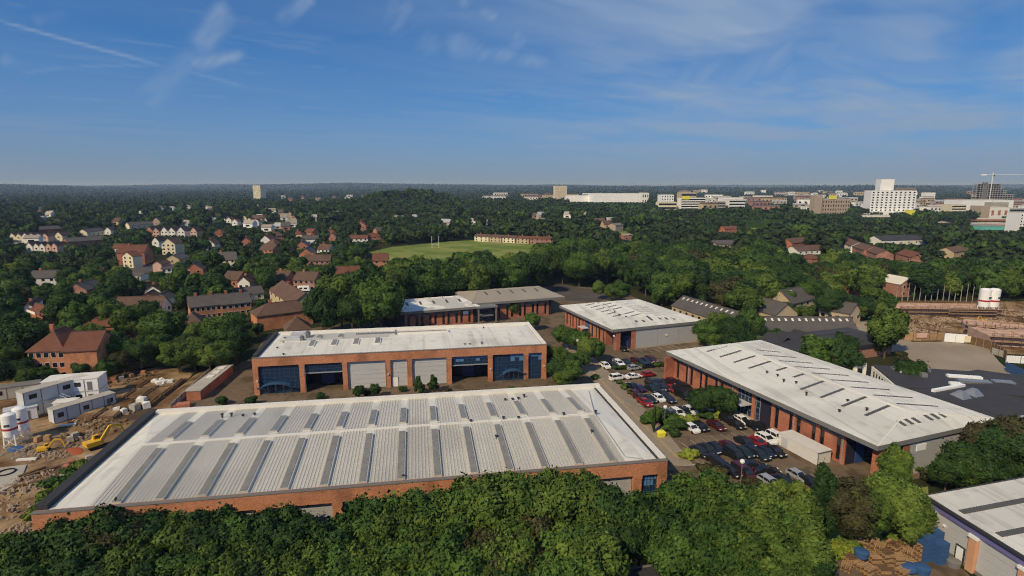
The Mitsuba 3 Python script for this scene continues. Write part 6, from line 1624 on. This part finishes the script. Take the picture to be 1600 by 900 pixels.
CARS = {
    'in the row by the far unit trees': [('hatch', 'white', (25.90,151.60), -69.5), ('sedan', 'black', (28.09,152.63), -69.5), ('estate', 'white', (30.12,153.91), -69.5), ('sedan', 'navy', (32.22,154.32), -69.5)],
    'in the short row right of the far hedge': [('hatch', 'maroon', (35.41,155.92), -69.5), ('sedan', 'black', (36.35,154.08), -69.5), ('sedan', 'blue', (38.26,155.92), -69.5), ('estate', 'maroon', (40.01,157.07), -69.5)],
    'by the end of the far hedge': [('hatch', 'silver', (33.59,149.58), 20.5), ('hatch', 'navy', (37.70,151.60), 20.5)],
    'in the row seen side-on below the far hedge': [('suv', 'white', (27.49,141.57), 20.5), ('sedan', 'white', (31.92,142.68), 20.5), ('hatch', 'red', (36.17,144.22), 20.5)],
    'beside the wall door of the far unit': [('sedan', 'black', (33.91,168.45), -69.5)],
    'in the back of the dense middle block': [('sedan', 'navy', (30.07,135.29), 110.5), ('sedan', 'blue', (31.26,133.88), 110.5), ('suv', 'black', (35.32,136.73), -69.5), ('hatch', 'navy', (37.05,137.63), -69.5), ('sedan', 'black', (38.40,137.77), -69.5), ('hatch', 'maroon', (40.96,138.53), -69.5), ('estate', 'black', (42.21,136.17), -69.5)],
    'in the middle of the dense middle block': [('hatch', 'maroon', (29.37,130.54), 110.5), ('sedan', 'green', (34.49,133.30), -69.5), ('hatch', 'navy', (35.87,134.16), -69.5), ('sedan', 'green', (37.43,134.43), -69.5), ('hatch', 'red', (39.31,133.30), -69.5), ('suv', 'black', (40.70,131.67), -69.5), ('suv', 'black', (42.86,133.30), -69.5)],
    'in the front of the dense middle block': [('sedan', 'maroon', (30.23,127.43), -69.5), ('sedan', 'red', (30.72,124.66), -69.5), ('hatch', 'green', (32.24,126.38), -69.5), ('hatch', 'white', (34.51,127.15), -69.5), ('sedan', 'black', (36.15,129.52), -69.5), ('sedan', 'navy', (36.64,126.66), -69.5), ('van', 'black', (40.68,128.97), -69.5), ('suv', 'black', (42.58,129.52), -69.5)],
    'in the row behind the hedge island': [('hatch', 'black', (33.56,117.89), -69.5), ('sedan', 'grey', (34.97,117.89), -69.5), ('estate', 'white', (36.52,118.39), -69.5), ('sedan', 'black', (38.04,119.11), -69.5), ('hatch', 'white', (39.76,119.76), -69.5)],
    'in the row in front of the hedge island': [('hatch', 'white', (37.09,110.28), -69.5), ('hatch', 'black', (39.11,111.07), -69.5), ('sedan', 'maroon', (42.64,111.67), -69.5)],
    'in the row along the entrance path': [('suv', 'black', (46.24,114.40), -69.5), ('sedan', 'black', (47.01,112.35), -69.5), ('hatch', 'white', (49.11,114.40), -69.5)],
    'in the row by the brick wall above the container': [('sedan', 'black', (50.19,111.80), -69.5), ('suv', 'black', (51.45,109.56), -69.5), ('suv', 'white', (52.53,105.87), -69.5)],
    'in the bright short row left of the container': [('sedan', 'black', (45.47,103.87), -69.5), ('sedan', 'red', (47.99,103.87), -69.5), ('estate', 'white', (50.31,105.37), -69.5)],
    'in the back of the big dark block': [('sedan', 'black', (35.38,99.83), -69.5), ('sedan', 'black', (37.17,100.75), -69.5), ('hatch', 'navy', (38.95,101.23), -69.5), ('sedan', 'maroon', (41.78,101.93), -69.5)],
    'in the middle of the big dark block': [('sedan', 'black', (37.09,96.27), -69.5), ('van', 'black', (41.23,98.23), -69.5), ('hatch', 'green', (43.54,99.36), -69.5), ('sedan', 'navy', (45.31,100.06), -69.5), ('sedan', 'green', (46.01,98.69), -69.5), ('hatch', 'navy', (47.66,99.59), -69.5), ('sedan', 'black', (49.55,100.06), -69.5)],
    'at the front of the big dark block': [('estate', 'black', (37.66,94.18), -69.5), ('sedan', 'black', (38.54,92.54), -69.5), ('van', 'maroon', (40.30,91.75), -69.5), ('sedan', 'black', (43.35,94.37), -9.5), ('sedan', 'black', (44.76,92.54), 0.5)],
    'in the nearest row by the tree belt': [('estate', 'silver', (43.55,88.52), -69.5), ('sedan', 'black', (46.19,88.90), -69.5), ('hatch', 'silver', (49.31,90.78), -69.5), ('sedan', 'black', (50.29,88.90), -69.5)],
}
FWD, BACK = -69.5, 110.5
for place, row in CARS.items():
    for k, (kind, paint, o, yaw) in enumerate(row):
        n = len(row)
        word = f'{ORD[k]} from the left' if n > 1 else 'alone'
        car(kind, paint, o, yaw + float(rng.normal(0, 1.0)), f'{paint} {NOSE[kind]}, {word} {place}')


# ------------------------------------------------------------------ planted trees, one by one
TONE = {0: 'green round tree', 1: 'bushy green tree', 2: 'dark green round tree', 3: 'dark pointed tree', 4: 'light yellow green tree', 5: 'brownish tree', 6: 'dark slim column tree'}
PLACED = []


def tree(kind, o, h, label, wide=1.0, group=None, scale='near'):
    grow(thing('tree', label, 'tree', group), f'{scale}_kind_{kind}', o[0], o[1], h, wide * float(rng.uniform(.93, 1.08)))
    PLACED.append((o[0], o[1], 3.6 * h / 10 * wide))


def row(where, items, group=None, scale='near'):
    """Trees told apart by their order from the left."""
    for k, it in enumerate(items):
        kind, o, h = it[:3]
        w = ORD[k] if k < 16 else f'number {k + 1}'
        tree(kind, o, h, f'{TONE[kind]}, {w} from left, {where}', it[3] if len(it) > 3 else 1.0, group, scale)


row('upper left belt before the long warehouse', [
    (2, (-62.39,61.06), 9), (1, (-59.27,61.31), 9), (2, (-56.57,61.83), 9.5), (0, (-53.95,62.61), 9.5), (2, (-50.90,62.64), 10.5), (5, (-48.64,63.19), 10.5), (2, (-45.90,63.44), 10), (3, (-43.32,63.65), 9), (1, (-39.68,63.32), 10.5),
    (2, (-36.61,63.74), 10.5), (0, (-33.51,64.16), 10.5), (2, (-30.87,64.54), 10)])
row('middle belt before the long warehouse', [
    (2, (-27.92,64.02), 10.5), (3, (-25.32,64.51), 9.5, 1.2), (2, (-21.61,62.90), 10), (0, (-18.51,64.33), 11), (1, (-15.57,65.34), 11), (0, (-12.21,65.53), 11.5), (1, (-8.91,66.13), 11.5), (0, (-5.93,67.49), 12.5), (1, (-2.99,68.21), 13, 1.1)])
row('right end of the long warehouse belt', [
    (0, (0.49,67.49), 12.5, .95), (1, (3.83,68.37), 13), (1, (7.35,68.67), 13.2, 1.05), (2, (10.50,68.44), 12.6, .9), (4, (11.92,65.35), 9.5, .8), (2, (14.24,66.38), 11, .9), (0, (16.80,67.61), 11, .85), (2, (18.55,66.07), 9.5, .9)])
row('lower row at bottom left', [
    (2, (-57.88,57.76), 8.5), (2, (-54.78,58.22), 8.5), (0, (-51.05,58.19), 9), (2, (-47.73,58.42), 9), (1, (-43.85,58.17), 9.5), (2, (-40.72,58.19), 9), (0, (-37.47,57.94), 9.5), (4, (-34.64,57.97), 9, .8), (1, (-31.94,58.17), 9.5), (2, (-28.66,58.64), 9.5), (1, (-24.97,58.17), 9.5)])
row('lower row at bottom middle', [
    (4, (-21.97,58.66), 9, .9), (0, (-19.27,58.61), 10), (1, (-16.14,59.57), 10), (0, (-12.64,59.09), 10), (1, (-9.46,59.56), 10.5), (0, (-6.20,59.54), 11), (5, (-3.55,59.56), 10.5, .9), (1, (-0.59,60.04), 11), (5, (2.58,61.32), 11, .9),
    (0, (5.69,60.55), 11), (1, (8.87,60.80), 11), (2, (12.27,63.71), 10, .85)])
row('last row at the very bottom edge', [
    (2, (-53.62,55.23), 8), (0, (-49.76,55.64), 8), (2, (-45.41,55.43), 8), (1, (-41.21,55.85), 8), (2, (-37.03,55.43), 8), (0, (-32.07,55.39), 8.5), (2, (-27.79,55.18), 8.5), (1, (-23.08,55.60), 8.5), (0, (-18.15,55.56), 9), (1, (-13.59,55.77), 9), (0, (-9.17,56.20), 9),
    (1, (-4.51,56.20), 9), (2, (0.00,57.07), 9), (0, (4.43,57.07), 9)])
row('upper wood before the car park', [
    (0, (22.43,70.19), 11), (1, (24.89,69.95), 11.5), (0, (27.50,69.71), 12), (0, (29.71,68.24), 11), (4, (32.41,67.92), 11), (0, (34.93,67.54), 10.5), (4, (37.41,67.77), 10, .8)])
row('lower wood before the car park', [
    (0, (20.99,62.90), 10), (4, (22.53,61.54), 8, .8), (0, (24.23,62.91), 10.5), (1, (27.15,62.36), 10), (4, (30.01,61.84), 10), (1, (32.84,61.57), 9.5), (4, (35.41,61.83), 9.5)])
row('wood beside the dark shed', [(4, (26.24,59.85), 7), (0, (29.09,59.62), 7.5), (1, (32.00,58.92), 8), (2, (34.41,58.46), 8), (4, (29.96,57.83), 7)])
row('wood left of the corner warehouse', [
    (6, (41.43,70.97), 10, 1.1), (6, (43.13,71.72), 11, 1.35), (5, (46.94,72.68), 10, .95), (1, (49.30,71.73), 9, .85), (4, (53.10,73.39), 9.8, .95), (4, (59.74,82.01), 10, .55), (4, (54.36,71.11), 8.6, .95)])
row('right of the car park unit', [(2, (71.15,85.99), 6.5, 1.1), (0, (73.78,86.78), 7, 1.1), (2, (76.02,86.46), 8.5, 1.2), (5, (82.69,91.56), 10.5), (2, (83.01,89.04), 10, 1.1), (5, (88.10,92.57), 11), (2, (86.35,87.55), 10, 1.2), (2, (80.34,87.43), 6, 1.2), (2, (83.78,86.53), 6, 1.2)])
row('among the estate yards', [
    (2, (-36.16,127.55), 3.6), (2, (-32.59,128.98), 3.4, 1.1), (3, (-22.63,131.61), 4.4, 1.3), (3, (-19.35,132.55), 4.4, 1.3), (0, (0.49,212.54), 6.5, .8), (0, (7.11,192.60), 6.5), (3, (-33.04,207.93), 5, 1.2)])
row('along the access road', [
    (0, (15.74,169.91), 8, .9), (2, (17.64,169.06), 7, 1.1), (1, (11.70,147.60), 7.5), (0, (14.51,144.56), 7.5), (2, (11.53,136.67), 7, 1.1), (0, (14.66,136.13), 7.5), (1, (12.52,133.16), 5.5, 1.2), (0, (20.30,166.71), 7, 1.1), (4, (21.33,155.39), 7.5), (0, (23.49,155.39), 7.5, .9), (0, (19.00,147.96), 6.5, .9)])
row('in the car park', [(2, (41.27,117.16), 6.8, 1.15), (2, (44.47,117.66), 7.2, 1.15), (2, (46.79,116.96), 6, 1.0), (0, (30.99,113.25), 4, .8), (6, (28.93,109.43), 5, .8)])
row('between the far unit and the stone range', [
    (0, (59.91,168.29), 10), (1, (65.99,174.50), 11, 1.0), (2, (67.67,167.42), 11), (0, (75.42,175.98), 11.5, .9), (2, (77.28,174.95), 8), (1, (60.48,164.83), 6.5), (2, (64.51,163.35), 6.5), (2, (69.24,162.94), 7), (0, (77.59,166.73), 4), (4, (83.13,168.19), 4, 1.2), (0, (87.58,167.47), 5), (4, (76.93,169.68), 4, 1.2), (0, (93.70,169.68), 4), (2, (96.74,166.36), 4.5)])
row('behind the roof of the car park unit', [(2, (88.85,147.22), 11.5, .7), (2, (91.58,149.33), 7, .8), (2, (96.56,131.90), 8.5, 1.0), (0, (100.10,133.62), 6), (5, (111.30,156.24), 3.5, 1.2), (4, (112.92,132.33), 3.5, 1.3), (2, (120.03,128.96), 5)])
row('along the back of the two roofed unit', [
    (2, (-63.66,186.80), 17), (1, (-58.95,191.77), 21), (2, (-52.94,194.00), 22, 1.0), (0, (-44.35,186.98), 20, .9), (2, (-53.92,186.57), 14, 1.1), (0, (-47.82,189.45), 13, 1.1), (2, (-60.81,185.67), 12), (1, (-46.40,214.79), 19), (2, (-40.65,223.68), 19), (0, (-33.07,227.74), 20), (2, (-25.23,231.77), 20)])
row('belt right of the two roofed unit', [(1, (-16.94,233.31), 19), (2, (-10.04,246.00), 19), (0, (-1.12,246.00), 19), (2, (7.04,259.13), 20), (1, (16.84,287.03), 21), (2, (25.98,287.50), 19), (0, (33.47,279.15), 18), (4, (38.16,247.50), 8), (4, (43.14,243.41), 7, 1.1), (0, (45.84,236.27), 11)])
row('by the left building site', [
    (1, (-90.02,147.32), 9, 1.2), (1, (-85.76,147.55), 10, 1.2), (4, (-80.78,145.86), 8, 1.1), (0, (-78.67,148.60), 9, 1.1), (2, (-77.42,153.72), 12), (0, (-82.82,157.75), 14, .9), (1, (-92.05,162.46), 11, .9), (2, (-101.15,148.60), 9), (0, (-101.01,155.36), 9), (5, (-104.13,146.26), 7), (0, (-104.78,140.94), 6), (2, (-111.85,141.38), 5, 1.1),
    (0, (-117.97,137.68), 5, 1.2), (1, (-120.18,134.64), 5.5, 1.2)])
row('at the left edge behind the flats', [(2, (-141.15,154.13), 13), (0, (-151.34,170.03), 12), (1, (-131.15,142.39), 9), (2, (-124.17,137.74), 7), (2, (-127.58,134.53), 8), (0, (-110.87,151.57), 10), (1, (-124.21,162.60), 10), (0, (-104.21,166.35), 14), (2, (-118.83,180.78), 13), (1, (-121.96,176.73), 13), (0, (-142.85,182.88), 13), (2, (-154.72,192.38), 14, 1.1), (1, (-134.42,185.67), 12)])
row('beside the stone houses', [(1, (139.23,215.11), 12, .9), (0, (143.02,213.76), 10), (2, (131.81,207.38), 9.5), (4, (136.54,205.39), 7), (1, (129.08,205.47), 6.5), (0, (108.05,220.77), 11), (5, (106.34,223.27), 9), (2, (118.25,206.73), 13), (0, (121.96,227.65), 14)])
for k, (o, kind, s) in enumerate([((21.80,142.29), 0, .8), ((27.88,134.69), 1, .9), ((28.84,131.61), 1, .8), ((29.48,129.48), 0, .8), ((27.45,138.39), 0, .7)]):
    bush(*o, kind, s, f'{ORD[k]} small shrub from the back of the grassy verge by the dark cars')
for k, (o, kind, s) in enumerate([((30.54,116.23), 0, 1.3), ((31.78,114.55), 4, 1.3), ((34.06,113.88), 0, 1.4), ((36.43,114.55), 3, .9), ((32.51,110.67), 0, 1.3), ((34.23,110.67), 4, 1.3), ((38.35,114.55), 3, 1.0), ((44.80,117.27), 3, 1.0), ((47.42,118.68), 3, 1.0), ((41.65,116.23), 0, 1.2), ((28.88,113.88), 5 - 5, 1.2), ((32.58,107.63), 4, 1.0)]):
    bush(*o, kind, s, f'{ORD[k]} clipped shrub listed from the road end of the hedge island')
for k, (o, kind, s) in enumerate([((32.73,98.33), 3, 1.0), ((34.24,99.35), 3, .9), ((32.04,98.84), 3, .8)]):
    bush(*o, kind, s, f'{("middle", "right", "left")[k]} bright lime shrub at the corner of the near car rows')
for k, (o, kind, s) in enumerate([((34.18,93.07), 2, 1.2), ((35.45,92.17), 2, 1.2), ((36.63,91.72), 2, 1.1), ((39.70,88.30), 2, 1.2), ((41.04,87.89), 2, 1.1), ((44.58,86.28), 1, 1.4), ((46.82,85.88), 1, 1.4), ((48.21,85.10), 3, .9), ((43.50,86.67), 3, .9)]):
    bush(*o, kind, s, f'{ORD[k]} {("", "", "brown", "", "")[kind] or "pale"} shrub from the left along the near edge of the car park')
for k, (o, s) in enumerate([((59.46,181.22), 1.6), ((61.23,178.88), 1.5), ((57.74,180.44), 1.2)]):
    bush(*o, 3, s, f'{("middle", "right", "left")[k]} of three bright lime bushes at the corner of the far unit')
for k, (o, kind, s) in enumerate([((-66.96,124.64), 4, 1.2), ((-60.30,124.64), 4, 1.2), ((-45.51,127.83), 4, .9), ((-35.22,130.33), 4, 1.0), ((0.00,133.80), 0, .7), ((-26.74,132.91), 4, .8), ((-15.73,132.91), 2, .7)]):
    bush(*o, kind, s, f'{ORD[k]} shrub from the left along the yard before the brick unit')
for k in range(9):
    t = k / 8; a, b = np.array((-72.68,78.62)), np.array((-76.62,92.62))
    o = a * (1 - t) + b * t
    bush(o[0] + rng.normal(0, .5), o[1] + rng.normal(0, .5), (1, 0)[k % 2], 1.0 + .3 * (k % 3), f'{ORD[k]} scrubby bush from the near end along the left wall of the long warehouse')
for k in range(14):
    t = k / 13; a, b = np.array((28.48,149.62)), np.array((42.38,152.98))
    o = a * (1 - t) + b * t
    bush(o[0], o[1], (4, 0)[k % 2], .75, f'{ORD[k]} bush from the left in the far clipped hedge of the car park', 'bushes of the far hedge')
for k, (o, kind, s) in enumerate([((74.08,95.40), 1, 1.3), ((76.51,96.36), 1, 1.2), ((71.55,93.76), 0, 1.0), ((75.49,92.62), 0, 1.3), ((71.43,90.41), 2, 1.2), ((79.87,95.40), 1, 1.3), ((46.11,70.97), 3, 1.0), ((47.51,71.53), 1, 1.1), ((43.88,70.14), 3, 1.0), ((54.18,72.97), 1, 1.2)]):
    bush(*o, kind, s, f'{ORD[k]} low shrub listed between the car park unit and the corner yard')

# ------------------------------------------------------------------ woodland: the trees that show largest one by one, the rest as one wood
block([(144.90,170.07),(163.19,177.36),(178.65,170.07),(144.77,121.59),(115.43,117.97),(124.18,138.39)], 0)
block([(86, 133), (112, 130), (116, 150), (104, 160), (86, 158)], 0)
block([(127.64,208.28),(145.86,203.25),(116.26,160.16),(107.30,173.64)], 0)
block([(117.72,168.00),(141.72,173.64),(123.48,133.80),(101.34,121.59),(104.57,138.39)], 0)
block([(-103.43,396.77),(20.24,396.77),(15.98,279.36),(-75.10,279.36)], 0)
area = shapely.union_all(BLOCK)
shapely.prepare(area)
placed = np.array(PLACED)
cand = []


def scatter(r0, r1, step, half, jit=.42):
    n = int(r1 / step) + 2
    gx, gy = np.meshgrid(np.arange(-n, n + 1), np.arange(0, n + 1), indexing='ij')
    off = (gy % 2) * .5
    x = (gx + off + rng.uniform(-jit, jit, gx.shape)) * step; y = (gy + rng.uniform(-jit, jit, gx.shape)) * step
    x, y = x.ravel(), y.ravel(); r = np.hypot(x, y)
    ok = (r >= r0) & (r < r1) & (np.abs(np.degrees(np.arctan2(x, y))) < half) & ~shapely.contains_xy(area, x, y)
    return x[ok], y[ok]


def below_sight(x, y, h):
    """Gardens and verges before the houses: trees there are kept low."""
    h = np.array(h, float); r = np.hypot(x, y)
    for poly, D, zv in OPEN:
        i = np.flatnonzero(shapely.contains_xy(poly, x, y))
        h[i] = np.minimum(h[i], (50 - r[i] * (50 - zv) / D) * rng.uniform(.8, 1.0, len(i)))
    return h


# how wooded a place is: gardens on the left and the town on the right stand opener
def wooded(x, y):
    r, a = np.hypot(x, y), np.degrees(np.arctan2(x, y))
    n = meshkit.fbm(np.stack([x * .0036, y * .0036, x * 0 + 9], -1), 3, 8)
    g = .97 - .8 * np.clip((n - .56) / .07, 0, 1) * (r > 640) - .30 * np.exp(-((a + 30) / 11) ** 2) * (r < 620)
    g = g - .55 * ((a > 15) & (r > 1050) & (r < 2500)) - .28 * ((a > 14) & (r >= 2500))
    return g


xs, ys = scatter(150, 380, 8.6, 46)
keep = rng.uniform(size=len(xs)) < wooded(xs, ys)
xs, ys = xs[keep], ys[keep]
dist = np.hypot(xs[:, None] - placed[:, 0], ys[:, None] - placed[:, 1])
ok = (dist > placed[:, 2] + 1.5).all(1)
xs, ys = xs[ok], ys[ok]
tall = 9.5 + 8.5 * meshkit.fbm(np.stack([xs * .016, ys * .016, xs * 0], -1), 3, 3) + rng.uniform(-2.0, 2.4, len(xs))
left = (xs < -60) & (ys < 420)
tall = np.where(left, tall * .78, tall)
tall = below_sight(xs, ys, tall)
ok = tall > 2.6
xs, ys, tall = xs[ok], ys[ok], tall[ok]
order = np.argsort(np.hypot(xs, ys) / tall)
room = 300 - len(PLACED)


def zone(x, y):
    a = math.degrees(math.atan2(x, y))
    if a < -26: return 'among the gardens on the left'
    if a < -12: return 'in the wood left of the playing field'
    if a < 3: return 'in the wood round the playing field'
    if a < 20: return 'in the wood behind the far unit'
    return 'in the right hand wood'


kinds = rng.choice(7, len(xs), p=[.25, .20, .24, .08, .11, .04, .08])
near = sorted(order[:room], key=lambda k: xs[k] / ys[k])
count = {}
for k in near:
    w = zone(xs[k], ys[k]); tone = TONE[kinds[k]] if kinds[k] != 6 else 'dark full crowned tree'
    count[tone, w] = count.get((tone, w), 0) + 1
    grow(thing('tree', f'{tone}, {nth(count[tone, w])} such from left {w}', 'tree', f'trees {w}'), f'middle_kind_{kinds[k]}', xs[k], ys[k], float(tall[k]), float(rng.uniform(.85, 1.12)))
for k in order[room:]:
    cand.append((f'middle_kind_{kinds[k]}', xs[k], ys[k], float(tall[k]), float(rng.uniform(.85, 1.12))))
for r0, r1, step, hh in ((380, 720, 9.6, 12.5), (720, 1450, 14.5, 15)):
    xs, ys = scatter(r0, r1, step, 45)
    keep = rng.uniform(size=len(xs)) < wooded(xs, ys)
    xs, ys = xs[keep], ys[keep]
    f = meshkit.fbm(np.stack([xs * .012, ys * .012, xs * 0], -1), 3, 3)
    hs = hh * (.62 + .75 * f) * rng.uniform(.75, 1.25, len(xs))
    az = np.degrees(np.arctan2(xs, ys))
    hs = below_sight(xs, ys, np.where((az < -16) & (r0 < 500), hs * .72, hs))
    for x, y, h in zip(xs, ys, hs):
        if h > 2.6:
            cand.append((f'far_kind_{int(rng.choice(4, p=[.42, .3, .16, .12]))}', x, y, h, float(rng.uniform(.85, 1.25))))
for r0, r1, step, name in ((1450, 3100, 62, 'patch'), (3100, 8200, 200, 'horizon')):
    xs, ys = scatter(r0, r1, step, 45, .3)
    keep = rng.uniform(size=len(xs)) < wooded(xs, ys)
    xs, ys = xs[keep], ys[keep]
    hs = below_sight(xs, ys, np.full(len(xs), 16.0))
    for x, y in zip(xs[hs > 11], ys[hs > 11]):
        cand.append((f'{name}_kind_{rng.integers(3)}', x, y, 10 * float(rng.uniform(.8, 1.2)), 1.0))
labels['woodland'] = {'label': 'dark woodland stretching from behind the estate to the skyline', 'category': 'woodland', 'kind': 'stuff'}
zs = lie([c[1] for c in cand], [c[2] for c in cand])
for k, (kind, x, y, h, wide) in enumerate(cand):
    grow(f'woodland__{k + 1:05d}', kind, x, y, h, wide, float(zs[k]))

# ------------------------------------------------------------------ the air
scene['haze'] = {'type': 'cube', 'to_world': T().translate([0, 4000, 41.5]).scale([16000, 16000, 43.0]), 'bsdf': {'type': 'null'}, 'interior': {'type': 'ref', 'id': 'haze_air'}}
labels['haze'] = {'label': 'thin summer haze in the air', 'kind': 'stuff', 'category': 'haze'}
